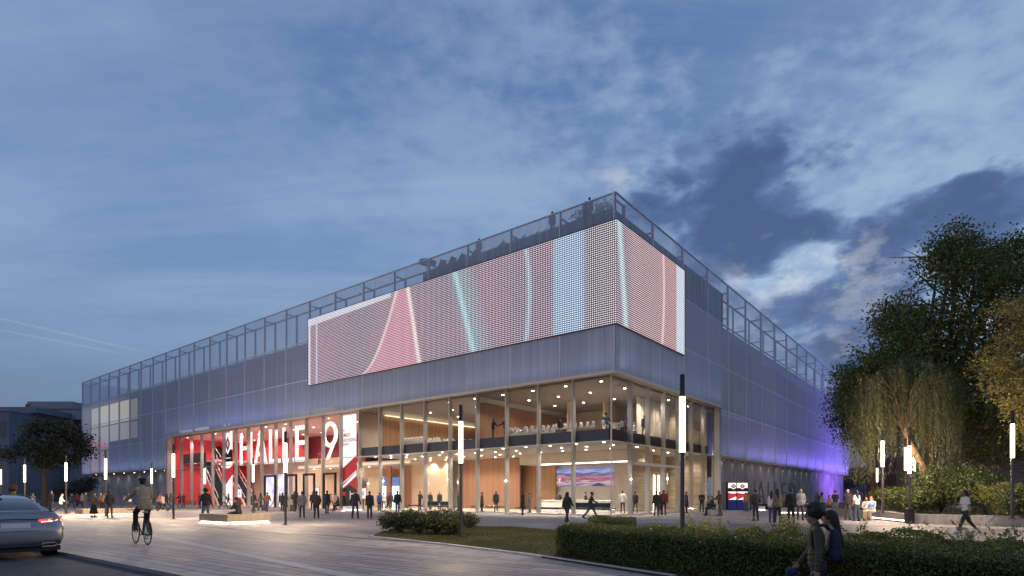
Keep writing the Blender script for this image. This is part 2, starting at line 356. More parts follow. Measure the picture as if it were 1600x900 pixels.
M = {}
M['dark'] = mat('dark metal', (.03, .032, .04), .4, .6)
M['frame'] = mat('pale aluminium', (.50, .48, .46), .45, .3)
M['fin'] = mat('pale bronze fin', (.46, .43, .40), .45, .15)
M['skin'] = mesh_skin('wire mesh', (.62, .66, .76), .32)
M['skin_top'] = mesh_skin('open wire mesh', (.52, .58, .72), .40)
M['post'] = mat('galvanised post', (.24, .29, .42), .5, .3)
M['joint'] = mat('mesh edge profile', (.62, .66, .78), .5, .2)
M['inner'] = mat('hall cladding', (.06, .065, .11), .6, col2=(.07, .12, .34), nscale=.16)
M['terr'] = mat('terrace upstand', (.06, .07, .11), .7)
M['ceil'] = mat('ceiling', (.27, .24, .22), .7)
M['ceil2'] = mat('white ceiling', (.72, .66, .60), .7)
M['soffit'] = mat('soffit panel', (.46, .42, .38), .6)
M['slab'] = mat('spandrel', (.045, .055, .085), .45)
M['brownslab'] = mat('brown spandrel', (.05, .04, .042), .5)
M['floor'] = mat('polished floor', (.48, .42, .36), .22, noise=.08)
M['wood'] = planks('oak boards', (.36, .18, .09), (.52, .29, .16), .22)
M['wood2'] = planks('pale ash boards', (.62, .46, .30), (.72, .56, .39), .16)
M['wood3'] = planks('brown veneer', (.26, .125, .07), (.38, .20, .115), .25)
M['beige'] = mat('warm plaster', (.64, .55, .44), .8, noise=.06, nscale=.8)
M['cream'] = mat('cream lacquer', (.80, .76, .68), .5)
M['conc'] = concrete('fair faced concrete', (.30, .29, .30))
M['trav'] = concrete('board formed sandstone', (.52, .42, .31), .3, board=1.0)
M['curtain'] = mat('pleated curtain', (.62, .54, .44), .9)
M['red'] = mat('red paint', (.66, .04, .05), .6)
M['dred'] = mat('dark red print', (.22, .02, .03), .55)
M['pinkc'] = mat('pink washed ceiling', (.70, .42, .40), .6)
M['white'] = mat('white print', (.85, .83, .82), .5)
M['black'] = mat('black print', (.02, .02, .025), .5)
M['wemit'] = emit('backlit white print', (1, .93, .90), 1.1)
M['remit'] = emit('backlit red print', (.75, .05, .06), .7)
M['glass'] = glass('clear glazing')
M['lamp'] = emit('warm white tube', (1, .88, .70), 4.0)
_t = M['lamp'].node_tree; _a = _t.nodes.new('ShaderNodeAddShader'); _x = _t.nodes.new('ShaderNodeBsdfTransparent'); _x.inputs[0].default_value = (.85, .85, .85, 1)   # opal tube: glows and lets the lamp's light out
_e = [n for n in _t.nodes if n.type == 'EMISSION'][0]; _o = [n for n in _t.nodes if n.type == 'OUTPUT_MATERIAL'][0]
_t.links.new(_e.outputs[0], _a.inputs[0]); _t.links.new(_x.outputs[0], _a.inputs[1]); _t.links.new(_a.outputs[0], _o.inputs[0])
M['bulb'] = emit('downlight lens', (1, .86, .66), 36.0)
M['strip'] = emit('warm led strip', (1, .86, .66), 7.0)
# ------------------------------------------------------------------ ground, road, plaza
def ground_mats():
    def base(name, rough=.6):
        m = bpy.data.materials.new(name); m.use_nodes = True; t = m.node_tree; return m, t, t.nodes['Principled BSDF'], t.links.new
    # long granite planks laid parallel to the street front
    m, t, b, L = base('granite planks')
    tc = t.nodes.new('ShaderNodeTexCoord'); br = t.nodes.new('ShaderNodeTexBrick')
    L(tc.outputs['Object'], br.inputs['Vector']); br.inputs['Scale'].default_value = 1.0
    br.inputs['Brick Width'].default_value = 1.9; br.inputs['Row Height'].default_value = .30; br.inputs['Mortar Size'].default_value = .018
    br.inputs['Color1'].default_value = (.30, .262, .255, 1); br.inputs['Color2'].default_value = (.47, .415, .395, 1); br.inputs['Mortar'].default_value = (.06, .05, .055, 1); br.inputs['Bias'].default_value = -.1
    n = t.nodes.new('ShaderNodeTexNoise'); n.inputs['Scale'].default_value = .35; n.inputs['Detail'].default_value = 7; L(tc.outputs['Object'], n.inputs['Vector'])
    n2 = t.nodes.new('ShaderNodeTexNoise'); n2.inputs['Scale'].default_value = 60; L(tc.outputs['Object'], n2.inputs['Vector'])
    r = t.nodes.new('ShaderNodeMapRange'); L(n.outputs[0], r.inputs[0]); r.inputs[1].default_value = .3; r.inputs[2].default_value = .7; r.inputs[3].default_value = .72; r.inputs[4].default_value = 1.15
    mx = t.nodes.new('ShaderNodeMix'); mx.data_type = 'RGBA'; mx.blend_type = 'MULTIPLY'; mx.inputs[0].default_value = 1; L(br.outputs[0], mx.inputs[6]); L(r.outputs[0], mx.inputs[7])
    n3 = t.nodes.new('ShaderNodeTexNoise'); n3.inputs['Scale'].default_value = 2.3; n3.inputs['Detail'].default_value = 9; n3.inputs['Roughness'].default_value = .75; L(tc.outputs['Object'], n3.inputs['Vector'])
    r3 = t.nodes.new('ShaderNodeMapRange'); L(n3.outputs[0], r3.inputs[0]); r3.inputs[1].default_value = .36; r3.inputs[2].default_value = .52; r3.inputs[3].default_value = .68; r3.inputs[4].default_value = 1.0
    vo = t.nodes.new('ShaderNodeTexVoronoi'); vo.inputs['Scale'].default_value = 1.7; L(tc.outputs['Object'], vo.inputs['Vector'])
    rv = t.nodes.new('ShaderNodeMapRange'); L(vo.outputs['Distance'], rv.inputs[0]); rv.inputs[1].default_value = .035; rv.inputs[2].default_value = .06; rv.inputs[3].default_value = .6; rv.inputs[4].default_value = 1.0
    mv = t.nodes.new('ShaderNodeMath'); mv.operation = 'MULTIPLY'; L(r3.outputs[0], mv.inputs[0]); L(rv.outputs[0], mv.inputs[1])
    m3_ = t.nodes.new('ShaderNodeMix'); m3_.data_type = 'RGBA'; m3_.blend_type = 'MULTIPLY'; m3_.inputs[0].default_value = 1; L(mx.outputs[2], m3_.inputs[6]); L(mv.outputs[0], m3_.inputs[7])
    L(m3_.outputs[2], b.inputs['Base Color'])
    rr = t.nodes.new('ShaderNodeMapRange'); L(n.outputs[0], rr.inputs[0]); rr.inputs[1].default_value = .3; rr.inputs[2].default_value = .7; rr.inputs[3].default_value = .58; rr.inputs[4].default_value = .80; L(rr.outputs[0], b.inputs['Roughness'])
    bp = t.nodes.new('ShaderNodeBump'); bp.inputs['Strength'].default_value = .35; bp.inputs['Distance'].default_value = .01
    ad = t.nodes.new('ShaderNodeMath'); ad.operation = 'MULTIPLY_ADD'; L(n2.outputs[0], ad.inputs[0]); ad.inputs[1].default_value = .35; 
    inv = t.nodes.new('ShaderNodeMath'); inv.operation = 'SUBTRACT'; inv.inputs[0].default_value = 1; L(br.outputs[1], inv.inputs[1]); L(inv.outputs[0], ad.inputs[2])
    L(ad.outputs[0], bp.inputs['Height']); L(bp.outputs[0], b.inputs['Normal'])
    M['paving'] = m
    M['asphalt'] = mat('asphalt', (.055, .055, .062), .8, noise=.3, nscale=1.3, bump=.5, bscale=120)
    M['path'] = mat('cycle path asphalt', (.15, .14, .145), .6, noise=.15, nscale=.8, bump=.4, bscale=90)
    M['earth'] = mat('dark earth', (.035, .028, .02), .95, noise=.4, nscale=5, bump=.9, bscale=25)
    M['kerb'] = mat('kerb granite', (.22, .21, .21), .6, noise=.2, nscale=6, bump=.3)
    M['lightstone'] = mat('pale edging stone', (.52, .49, .46), .55, noise=.12, nscale=3)
    M['palestone'] = mat('pale paving row', (.46, .42, .40), .7, noise=.15, nscale=3)
    M['grassbase'] = mat('turf', (.055, .062, .018), .95, noise=.5, nscale=3, bump=1, bscale=60)
    M['drain'] = mat('slot drain', (.035, .035, .04), .5, .3)
ground_mats()
g = MB(); g.quad((-1500, -600, -.5), (1500, -600, -.5), (1500, 2400, -.5), (-1500, 2400, -.5)); g.build('ground', M['asphalt'], kind='structure')
# plaza: one slab whose street edge runs parallel to the hall front (local frame so that the planks line up with the hall)
K0 = Vector((-5.63, 10.6, 0))
def loc2(P):                      # world -> hall frame (x = -t, y = w)
    v = Vector(P) - CO; return Vector((-v.dot(D1), v.dot(D2), v.z))
def hallroot(name, **k):
    o = empty(name, CO, ROT, **k); return o
def in_hall(mb, name, m, **tags):
    o = mb.build(name, m, **tags); o.location = CO; o.rotation_euler = (0, 0, ROT); return o
HEDGE0 = Vector((0.97, 13.9, 0)); HEDGE1 = Vector((5.55, 6.4, 0))
kerb_far = K0 + D1 * 220; kerb_near = K0 - D1 * 2.6
pl = [kerb_near, Vector((2.2, 9.6, 0)), Vector((60, -2, 0)), Vector((160, 60, 0)), Vector((110, 230, 0)), kerb_far + D2 * 140, kerb_far]
poly = [loc2(p)[:2] for p in pl]
in_hall(MB().prism(poly, -.49, 0), 'plaza', M['paving'], kind='structure')
# kerb stones and road
kb = MB()
for i in range(90):
    a = loc2(K0 + D1 * (-2.6 + i * 1.0)); c = loc2(K0 + D1 * (-2.6 + i * 1.0 + .985))
    kb.box(c.x, a.x, a.y - .16, a.y - .004, -.3, .006)
in_hall(kb, 'kerb', M['kerb'], kind='structure')
road = [kerb_near - D2 * .002, kerb_far - D2 * .002, kerb_far - D2 * 60, Vector((-60, -60, 0)), Vector((20, -60, 0)), Vector((20, -3, 0)), Vector((1, 5, 0))]
MB().prism([p[:2] for p in road], -.49, -.07).build('road', M['asphalt'], kind='structure')
# lower footpath where the couple walks, in front of the hedge
fp = [Vector((2.2, 9.57, 0)), Vector((1.0, 5.0, 0)), Vector((20, -3, 0)), Vector((60, -2.03, 0))]
MB().prism([p[:2] for p in fp], -.49, -.35).build('footpath', M['path'], kind='structure')
# slot drains and dark joints that run with the front
def strip(a, dirv, length, width, z, name, m, kind='structure'):
    dirv = dirv.normalized(); nrm = Vector((-dirv.y, dirv.x, 0)) * width / 2; b = a + dirv * length
    q = MB().add([a - nrm + Vector((0, 0, z)), b - nrm + Vector((0, 0, z)), b + nrm + Vector((0, 0, z)), a + nrm + Vector((0, 0, z))], [(0, 1, 2, 3)])
    return q.build(name, m, kind=kind)
P1 = gp(240, 817.5); strip(P1 - D1 * 26, D1, 110, .20, .005, 'drain_channel', M['drain'])
bs_, be_ = gp(560, 903), gp(300, 850); strip(bs_, be_ - bs_, 15, .30, .005, 'pale_band', M['palestone'])
P2 = gp(560, 806.5); strip(P2 - D1 * 24, D1, 110, .14, .005, 'drain_channel', M['drain'])
P3 = gp(820, 812); strip(P3 - D1 * 9, D1, 34, .10, .005, 'drain_channel', M['drain'])
# cycle path crossing behind the hedge
pp = [gp(925, 818), gp(1700, 834), gp(1700, 858), gp(1340, 835), gp(1000, 831)]
pp = [gp(945, 817.6), gp(1120, 818.2), gp(1330, 819.6), gp(1480, 823.6), gp(1640, 829), gp(1640, 852), gp(1330, 836), gp(1100, 833.5), gp(965, 833)]
MB().prism([p[:2] for p in pp], -.01, .005).build('path', M['path'], kind='structure')
e0, e1 = gp(1150, 831.5), gp(1660, 836.5)
strip(e0, e1 - e0, (e1 - e0).length, .22, .011, 'path_edging', M['lightstone'])
# ------------------------------------------------------------------ lawn wedge and hedge bed
lawn = [gp(583, 838), gp(600, 831), gp(640, 826), gp(730, 823), gp(800, 824), gp(865, 829), gp(1010, 829), gp(1030, 836), Vector((3.4, 11.2, 0)), Vector((2.95, 10.6, 0)), gp(830, 866), gp(700, 850)]
lawn_poly = [p[:2] for p in lawn]
MB().prism(lawn_poly, -.02, .03).build('lawn_ground', M['grassbase'], kind='structure')
ed = MB()
EP = [gp(580, 839), gp(700, 851.5), gp(830, 867.5), Vector((2.93, 10.45, 0))]
for a, b in zip(EP[:-1], EP[1:]):
    d = (b - a).normalized(); nn = Vector((d.y, -d.x, 0)) * .14
    ed.prism([a[:2], (a + nn)[:2], (b + nn)[:2], b[:2]], -.02, .045)
ed.build('lawn_edging', M['lightstone'], kind='structure')
hd = (HEDGE1 - HEDGE0).normalized(); hn = Vector((hd.y, -hd.x, 0))
if hn.y > 0: hn = -hn               # towards the camera side
bed = [HEDGE0 + hn * .35 - hd * .2, HEDGE1 + hd * 14 + hn * .35, HEDGE1 + hd * 14 - hn * 4.6, Vector((8.2, 13.5, 0)), gp(1330, 838), gp(1100, 836), gp(1000, 834), HEDGE0 - hn * 1.8 - hd * .3]
bed = [HEDGE0 + hn * .35 - hd * .2, HEDGE1 + hd * 1.0 + hn * .35, Vector((40, -6, 0)), Vector((36, 10, 0)), gp(1640, 853), gp(1330, 837), gp(1100, 835), gp(975, 834)]
MB().prism([p[:2] for p in bed], -.48, .035).build('earth_bed', M['earth'], kind='structure')
# ------------------------------------------------------------------ the exhibition hall
hall = hallroot('exhibition_hall', label='huge corner exhibition hall wrapped in translucent metal mesh with a lit glazed lobby', cat='exhibition hall')
LT, LU = 109.4, 90.1
BAY = LT / 24
TOP, ROOF, SK_LO, SK_HI = 22.1, 17.9, 5.3, 10.0
def hb(mb, name, m, **k): return mb.build(name, m, hall, **k)
def bx(t0, t1, w0, w1, z0, z1, mi=0, mb=None): return (mb or MB()).box(-t1, -t0, w0, w1, z0, z1, mi)
OPEN_T = 16 * BAY
unod = [0, 5.9, 11.6, 17.3, 20.9, 22.9] + [22.9 + 5.6 * k for k in range(1, 13)]
LU = unod[-1]
# mesh skin, one sheet per bay
for k in range(24):
    t0, t1 = k * BAY, (k + 1) * BAY; zb = SK_HI if k < 16 else SK_LO
    m = MB(); m.quad((-t1 + .02, 0, zb), (-t0 - .02, 0, zb), (-t0 - .02, 0, ROOF), (-t1 + .02, 0, ROOF), 0)
    m.quad((-t1 + .02, 0, ROOF), (-t0 - .02, 0, ROOF), (-t0 - .02, 0, TOP), (-t1 + .02, 0, TOP), 1)
    hb(m, 'mesh_panel', [M['skin'], M['skin_top']])
for u0, u1 in zip(unod[:-1], unod[1:]):
    zb = SK_HI if u1 <= 20.95 else 5.2
    m = MB(); m.quad((0, u0 + .02, zb), (0, u1 - .02, zb), (0, u1 - .02, ROOF), (0, u0 + .02, ROOF), 0)
    m.quad((0, u0 + .02, ROOF), (0, u1 - .02, ROOF), (0, u1 - .02, TOP), (0, u0 + .02, TOP), 1)
    hb(m, 'mesh_panel', [M['skin'], M['skin_top']])
# far ends of the skin and the returns beside the openings
m = MB(); m.quad((-LT, 0, SK_LO), (-LT, 60, SK_LO), (-LT, 60, TOP), (-LT, 0, TOP)); hb(m, 'mesh_panel', M['skin'])
m = MB(); m.quad((-50, LU, 5.2), (0, LU, 5.2), (0, LU, TOP), (-50, LU, TOP)); hb(m, 'mesh_panel', M['skin'])
# posts: front post, back post, head and foot rails of every roof frame
def post_mb(side, p, zb):
    m = MB(); a = .07
    if side == 't':
        m.box(-p - a, -p + a, .03, .17, zb, TOP - .1)
        m.box(-p - .10, -p + .10, 1.30, 1.44, ROOF - .2, TOP - .45)
        m.box(-p - .05, -p + .05, .17, 1.30, TOP - .57, TOP - .45)
        m.box(-p - .025, -p + .025, -.035, -.003, zb, TOP, 1)
    else:
        m.box(-.17, -.03, p - a, p + a, zb, TOP - .1)
        m.box(-1.44, -1.3, p - a, p + a, ROOF - .2, TOP - .7)
        m.box(-1.3, -.17, p - .05, p + .05, TOP - .82, TOP - .7); m.box(-1.3, -.17, p - .05, p + .05, ROOF + .9, ROOF + 1.0)
        m.box(.003, .035, p - .025, p + .025, zb, TOP, 1)
    return m
for k in range(25):
    hb(post_mb('t', min(max(k * BAY, .12), LT - .1), SK_HI if k < 16 else SK_LO), 'facade_post', [M['post'], M['joint']])
for u in unod[1:]:
    if abs(u - 20.9) < .01:
        hb(MB().box(-.17, -.03, u - .05, u + .05, 5.2, ROOF), 'facade_post', M['post']); continue
    hb(post_mb('u', u - .08 if u == LU else u, SK_HI if u < 20 else 5.2), 'facade_post', [M['post'], M['joint']])
# horizontal rails
LE_, LR_ = 36.6, 11.8
for z, tk in ((TOP - .06, .12), (ROOF, .10), (13.75, .06), (9.6, .06), (SK_LO + .04, .1)):
    m = MB()
    if z > 10.1: m.box(-LT, 0, .02, .10, z - tk / 2, z + tk / 2)
    else: m.box(-LT, -OPEN_T, .02, .10, z - tk / 2, z + tk / 2)
    m.box(-LT, -LE_ if 13.2 < z < 19 else (0 if z > 10.1 else -OPEN_T), -.03, -.004, z - .03, z + .03, 1)
    hb(m, 'facade_rail', [M['post'], M['joint']])
    m = MB()
    if z > 10.1: m.box(-.10, -.02, 0.1, LU, z - tk / 2, z + tk / 2)
    else: m.box(-.10, -.02, 20.9, LU, z - tk / 2, z + tk / 2)
    m.box(.004, .03, LR_ if 13.2 < z < 19 else (0 if z > 10.1 else 20.9), LU, z - .03, z + .03, 1)
    hb(m, 'facade_rail', [M['post'], M['joint']])
for m in (MB().box(-LT, -1.3, 1.28, 1.46, TOP - .449, TOP - .35), MB().box(-1.46, -1.28, 1.5, LU, TOP - .7, TOP - .58),
          MB().box(-OPEN_T, -.0, -.02, .12, SK_HI - .18, SK_HI - .02), MB().box(-.12, .02, .13, 20.9, SK_HI - .18, SK_HI - .02)):
    hb(m, 'facade_rail', M['frame'])
# inner solid body behind the mesh
IW = 1.7
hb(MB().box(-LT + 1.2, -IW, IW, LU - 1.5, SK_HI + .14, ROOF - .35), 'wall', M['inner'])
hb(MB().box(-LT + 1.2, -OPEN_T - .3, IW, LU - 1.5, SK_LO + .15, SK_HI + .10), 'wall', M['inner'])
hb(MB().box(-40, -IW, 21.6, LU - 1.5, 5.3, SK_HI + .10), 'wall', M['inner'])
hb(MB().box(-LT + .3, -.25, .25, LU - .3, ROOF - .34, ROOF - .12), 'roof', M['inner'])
hb(MB().box(-19.3, -.35, .35, 22.4, ROOF - .11, 21.15), 'roof_terrace', M['terr'])
# soffits
hb(MB().box(-OPEN_T, -.14, .14, .98, SK_HI - .1, SK_HI + .1), 'soffit', M['soffit'])
hb(MB().box(-.98, -.14, .99, 20.9, SK_HI - .1, SK_HI + .1), 'soffit', M['soffit'])
hb(MB().box(-LT + .1, -OPEN_T - .1, .14, 1.6, SK_LO - .1, SK_LO + .02), 'soffit', M['soffit'])
hb(MB().box(-1.0, -.14, 21.0, LU, 5.08, 5.2), 'soffit', M['soffit'])
# concrete ground floor walls
TL = T(143, 1.3)
for i in range(14):
    a = TL - (TL - OPEN_T - .3) * i / 14; b_ = TL - (TL - OPEN_T - .3) * (i + 1) / 14
    hb(bx(b_ + .012, a, 1.3, 1.7, 0, SK_LO - .1), 'concrete_wall_panel', M['conc'])
hb(bx(OPEN_T - .2, OPEN_T + .29, .2, 1.68, 0, SK_HI + .02), 'entrance_jamb', M['fin'])
hb(bx(TL - .5, TL - .02, 1.72, 50, 0, SK_LO - .12), 'concrete_end_wall', M['conc'])
SW = 21.0
for i in range(23):
    a = SW + .45 + (LU - 2 - SW) * i / 23; b_ = SW + .45 + (LU - 2 - SW) * (i + 1) / 23
    hb(MB().box(-.98, -.55, a, b_ - .014, 0, 5.06), 'concrete_wall_panel', M['conc'])
hb(MB().box(-.98, -.22, SW - .05, SW + .40, 0, 5.18), 'entrance_jamb', M['frame'])
hb(MB().box(-.75, -.15, SW - .05, SW + .05, 5.2, SK_HI - .12), 'entrance_jamb', M['frame'])

# -------- glazing: deep fins, panes, transoms
GW = .75
TA = T(893.6, GW); TB = T(281.5, GW); NB = 21; PIT = (TB - TA) / NB
tn = [GW] + [TA + PIT * i for i in range(NB + 1)] + [OPEN_T - .3]
un = [GW, U(988.5, GW)]; UB = U(1119, GW); pu = (UB - un[1]) / 6
un += [un[1] + pu * i for i in range(1, 7)] + [SW - .12]
for i, t in enumerate(tn[:-1]):
    wdt = .055 if i == 0 else .065
    if i == 0: m = MB().box(-GW - .04, -GW + .04, GW - .04, GW + .04, 0, 9.9)
    else: m = MB().box(-t - wdt, -t + wdt, GW + .02, GW + .42, 0, 9.9)
    hb(m, 'mullion', M['fin'] if i else M['frame'])
for i, u in enumerate(un[1:-1]):
    hb(MB().box(-GW - .40, -GW - .02, u - .065, u + .065, 0, 9.9), 'mullion', M['fin'])
for i in range(len(tn) - 1):
    for z0, z1 in ((.12, 5.24), (5.31, 9.88)):
        hb(MB().quad((-tn[i + 1] + .03, GW, z0), (-tn[i] - .03, GW, z0), (-tn[i] - .03, GW, z1), (-tn[i + 1] + .03, GW, z1)), 'glass_pane', M['glass'])
for i in range(len(un) - 1):
    for z0, z1 in ((.12, 5.24), (5.31, 9.88)):
        hb(MB().quad((-GW, un[i] + .03, z0), (-GW, un[i + 1] - .03, z0), (-GW, un[i + 1] - .03, z1), (-GW, un[i] + .03, z1)), 'glass_pane', M['glass'])
hb(MB().box(-tn[-1], -GW - .05, GW - .03, GW + .03, 5.24, 5.31).box(-tn[-1], -GW - .05, GW - .05, GW + .05, 0.0, .10), 'transom', M['frame'])
hb(MB().box(-GW - .03, -GW + .03, GW + .05, SW - .1, 5.24, 5.31).box(-GW - .05, -GW + .05, GW + .05, SW - .1, 0.0, .10), 'transom', M['frame'])
# door portal on the side front and portals of the main entrance
z = 3.75
hb(MB().box(-GW - .08, -GW + .08, un[1] + .1, un[4] - .1, z, z + .18), 'door_header', M['frame'])
for k in (1.5, 2, 2.5, 3, 3.5):
    u = un[1] + pu * (k - 1) if k != int(k) else None
for xa, xb in ((414, 430), (448, 463), (475, 491), (506, 524)):
    a, b_ = T(xa, GW), T(xb, GW); zt = 3.6
    m = MB()
    for p in (a, b_): m.box(-p - .07, -p + .07, GW - .12, GW + .10, .02, zt)
    m.box(-a - .07, -b_ + .07, GW - .12, GW + .10, zt, zt + .22)
    hb(m, 'door_frame', M['dark'])

# -------- floors and ceilings inside
ET = T(558, GW)                     # end of the office part, start of the tall entrance hall
DEP = 15.0
hb(bx(GW + .06, OPEN_T + .2, GW + .06, 32, .012, .05), 'floor', M['floor'])
hb(MB().box(-ET, -GW - .48, GW + .50, SW - .1, 5.32, 6.0), 'floor_slab', M['ceil2'])
hb(MB().box(-ET, -GW - .47, GW + .45, GW + .495, 5.34, 6.18), 'spandrel', M['slab'])
hb(MB().box(-GW - .47, -GW - .42, GW + .50, SW - .2, 5.34, 6.18), 'spandrel', M['brownslab'])
hb(MB().box(-ET, -GW - .52, GW + .52, SW - .1, 6.01, 6.05), 'floor', M['floor'])
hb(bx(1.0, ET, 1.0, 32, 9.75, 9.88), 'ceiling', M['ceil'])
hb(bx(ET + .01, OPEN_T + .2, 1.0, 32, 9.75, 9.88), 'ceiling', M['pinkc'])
# back walls: ground floor
def wallseg(x0, x1, w, z0, z1, m, thick=.2, name='wall'):
    a, b_ = T(x0, w), T(x1, w)
    return hb(bx(min(a, b_), max(a, b_), w, w + thick, z0, z1), name, m)
wallseg(569, 591, 12.0, .05, 5.3, M['wood2']); wallseg(603.3, 610.7, 11.4, .05, 5.3, M['wood']); wallseg(623.8, 643, 12, .05, 5.3, M['wood'])
wallseg(591.2, 603, 12.3, 3.7, 5.3, M['wood']); wallseg(611, 623.5, 12.3, 3.7, 5.3, M['wood'])
wallseg(643.2, 699, 10.5, .05, 5.3, M['wood2']); wallseg(699.5, 716, 13.0, .05, 5.3, M['cream'])
wallseg(716.2, 812, 12.0, .05, 5.3, M['wood3']); wallseg(812.2, 868, 13.4, .05, 5.3, M['wood'])
wallseg(868.2, 966, 14.0, .05, 5.3, M['cream']); wallseg(966.2, 986, 12.5, .05, 5.3, M['beige'])
# lit art screens
def sunset_mat():
    m = bpy.data.materials.new('sunset picture'); m.use_nodes = True; t = m.node_tree; L = t.links.new; t.nodes.clear()
    tc = t.nodes.new('ShaderNodeTexCoord'); sp = t.nodes.new('ShaderNodeSeparateXYZ'); L(tc.outputs['Generated'], sp.inputs[0])
    mp = t.nodes.new('ShaderNodeMapping'); L(tc.outputs['Generated'], mp.inputs[0]); mp.inputs['Scale'].default_value = (2.2, 1, 7)
    n = t.nodes.new('ShaderNodeTexNoise'); n.inputs['Scale'].default_value = 1.5; n.inputs['Detail'].default_value = 6; L(mp.outputs[0], n.inputs['Vector'])
    a = t.nodes.new('ShaderNodeMath'); a.operation = 'MULTIPLY_ADD'; L(n.outputs[0], a.inputs[0]); a.inputs[1].default_value = .75; 
    s = t.nodes.new('ShaderNodeMath'); s.operation = 'SUBTRACT'; L(sp.outputs[2], s.inputs[0]); s.inputs[1].default_value = .37; L(s.outputs[0], a.inputs[2])
    r = t.nodes.new('ShaderNodeValToRGB'); L(a.outputs[0], r.inputs[0]); e = r.color_ramp.elements
    st = [(0, lin(96, 98, 150)), (.22, lin(225, 190, 185)), (.36, lin(140, 84, 110)), (.5, lin(205, 140, 150)), (.66, lin(98, 84, 130)), (.82, lin(170, 178, 218)), (1, lin(110, 120, 180))]
    while len(e) < len(st): e.new(.5)
    for q, (p, c) in zip(e, st): q.position = p; q.color = c
    em = t.nodes.new('ShaderNodeEmission'); em.inputs[1].default_value = .95; L(r.outputs[0], em.inputs[0]); o = t.nodes.new('ShaderNodeOutputMaterial'); L(em.outputs[0], o.inputs[0]); return m
M['sunset'] = sunset_mat()
a, b_ = T(870, 13.9), T(958, 13.9)
scr = bx(b_, a, 13.8, 13.96, 2.35, 4.1).build('wall_screen', M['sunset'], label='wide screen with a purple sunset sky behind the reception desk', cat='screen'); scr.location = CO; scr.rotation_euler = (0, 0, ROT)
hillm = MB(); c0 = T(934, 13.75)
hillm.add([(-c0 - .9, 13.78, 2.36), (-c0 + .9, 13.78, 2.36), (-c0 + .5, 13.78, 2.5), (-c0 + .05, 13.78, 2.68), (-c0 - .3, 13.78, 2.56)], [(0, 1, 2, 3, 4)]).build('hill_silhouette', emit('dusk hill', lin(90, 84, 110), .8), scr)
bluew = emit('white video wall', (.86, .92, 1), 1.9); bluet = emit('blue video wall', lin(120, 140, 200), .9)
for xa, xb, lb in ((592, 602.5, 'narrow glowing screen, blue over white, next to the beige wall of the foyer'), (611.5, 623, 'wide glowing screen, blue over white, beside the tall oak panel')):
    a, b_ = T(xa, 12.3), T(xb, 12.3)
    q = bx(b_, a, 12.35, 12.45, .06, 2.6); q2 = bx(b_, a, 12.35, 12.45, 2.602, 3.69)
    e = empty('video_wall', CO, ROT, label=lb, cat='screen', group='lit screens at the back of the foyer'); q.build('screen', bluew, e); q2.build('screen', bluet, e)
# reception: bulkhead with cove, side wall, counter
a, b_ = T(845, 9.0), T(985, 9.0)
hb(bx(b_, T(812, 9), 9.0, 13.35, 4.35, 5.3), 'bulkhead', M['beige'])
hb(bx(b_, T(845, 9), 9.05, 9.20, 4.27, 4.345), 'cove_light', M['strip'])

ct = MB(); a, b_ = T(846, 5.6), T(952, 5.6); bx(b_, a, 5.6, 6.5, .06, 1.0, 0, ct); bx(b_ - .04, a + .04, 5.55, 6.55, 1.0, 1.06, 0, ct)
ct = in_hall(ct, 'reception_desk', M['cream'], label='long cream reception desk under the sunset screen', cat='reception desk')
# side rooms behind the side front: board-formed wall, beige core
hb(MB().box(-5.4, -5.2, 12.8, SW - .3, .06, 5.3), 'stone_wall', M['trav'])
hb(MB().box(-5.4, -1.35, SW - .28, SW - .12, .06, 5.3), 'stone_wall', M['trav'])
for k, xx in enumerate((1023, 1030, 1036)):
    u = U(xx, 5.1); hb(MB().box(-5.19, -5.1, u - .07, u + .07, .06, 3.4), 'light_slot', M['strip'])
# upper floor rooms
pa = T(594, GW + .5); pb = T(745, GW + .5)
for p, m in ((pa, 'wood'), (pb, 'wood3')):
    hb(bx(p - .12, p + .12, GW + .55, DEP, 6.05, 9.25), 'wood_partition', M[m])
    hb(bx(p - .16, p + .10, GW + .55, DEP, 9.26, 9.73), 'partition_head', M['cream'])
    hb(bx(p - .45, p - .17, GW + .9, DEP - .3, 9.20, 9.25), 'cove_light', emit('dim cove', (1, .80, .52), 1.6) if p == pa else M['ceil'])
hb(bx(GW + 5, pb - .14, DEP - .2, DEP, 6.05, 9.74), 'wall', M['beige'])
hb(bx(pb + .14, pa - .14, DEP - .2, DEP, 6.05, 9.74), 'wall', M['wood3'])
hb(bx(pa + .14, ET, 9, 9.2, 6.05, 9.74), 'wall', M['beige'])
hb(bx(T(574, 8.5) - 0.25, T(574, 8.5) + .25, 8.4, 8.6, 6.06, 8.9), 'door', M['wood3'])
hb(bx(T(580, 6) - .5, T(580, 6) + .3, 5.9, 6.1, 6.06, 9.2), 'wood_panel', M['wood2'])
# curtain pleats (upper corner room, side front) and one at the end of the chair room
def pleats(t, w0, w1, axis):
    pts = []; n = int((w1 - w0) / .055)
    for i in range(n + 1):
        s = w0 + (w1 - w0) * i / n; pts.append((s, .09 * math.sin(i * 1.15) + .03 * math.sin(i * .37)))
    v = []; f = []
    for s, o in pts:
        for z in (6.06, 9.7): v.append((-t + o, s, z) if axis == 'u' else (-s, t + o, z))
    for i in range(n): f.append((2 * i, 2 * i + 2, 2 * i + 3, 2 * i + 1))
    m = MB().add(v, f, 0, True); return m
cu = pleats(GW + 2.4, un[3] - .4, un[5] - .1, 'u'); in_hall(cu, 'pleated_curtain', M['curtain'], label='cream pleated curtain behind the upper side glazing', cat='curtain')
a = T(889, 8); cu = pleats(8.0, T(900, 8), T(886, 8), 't'); in_hall(cu, 'pleated_curtain', M['curtain'], label='narrow pale curtain at the back of the room of chairs', cat='curtain')
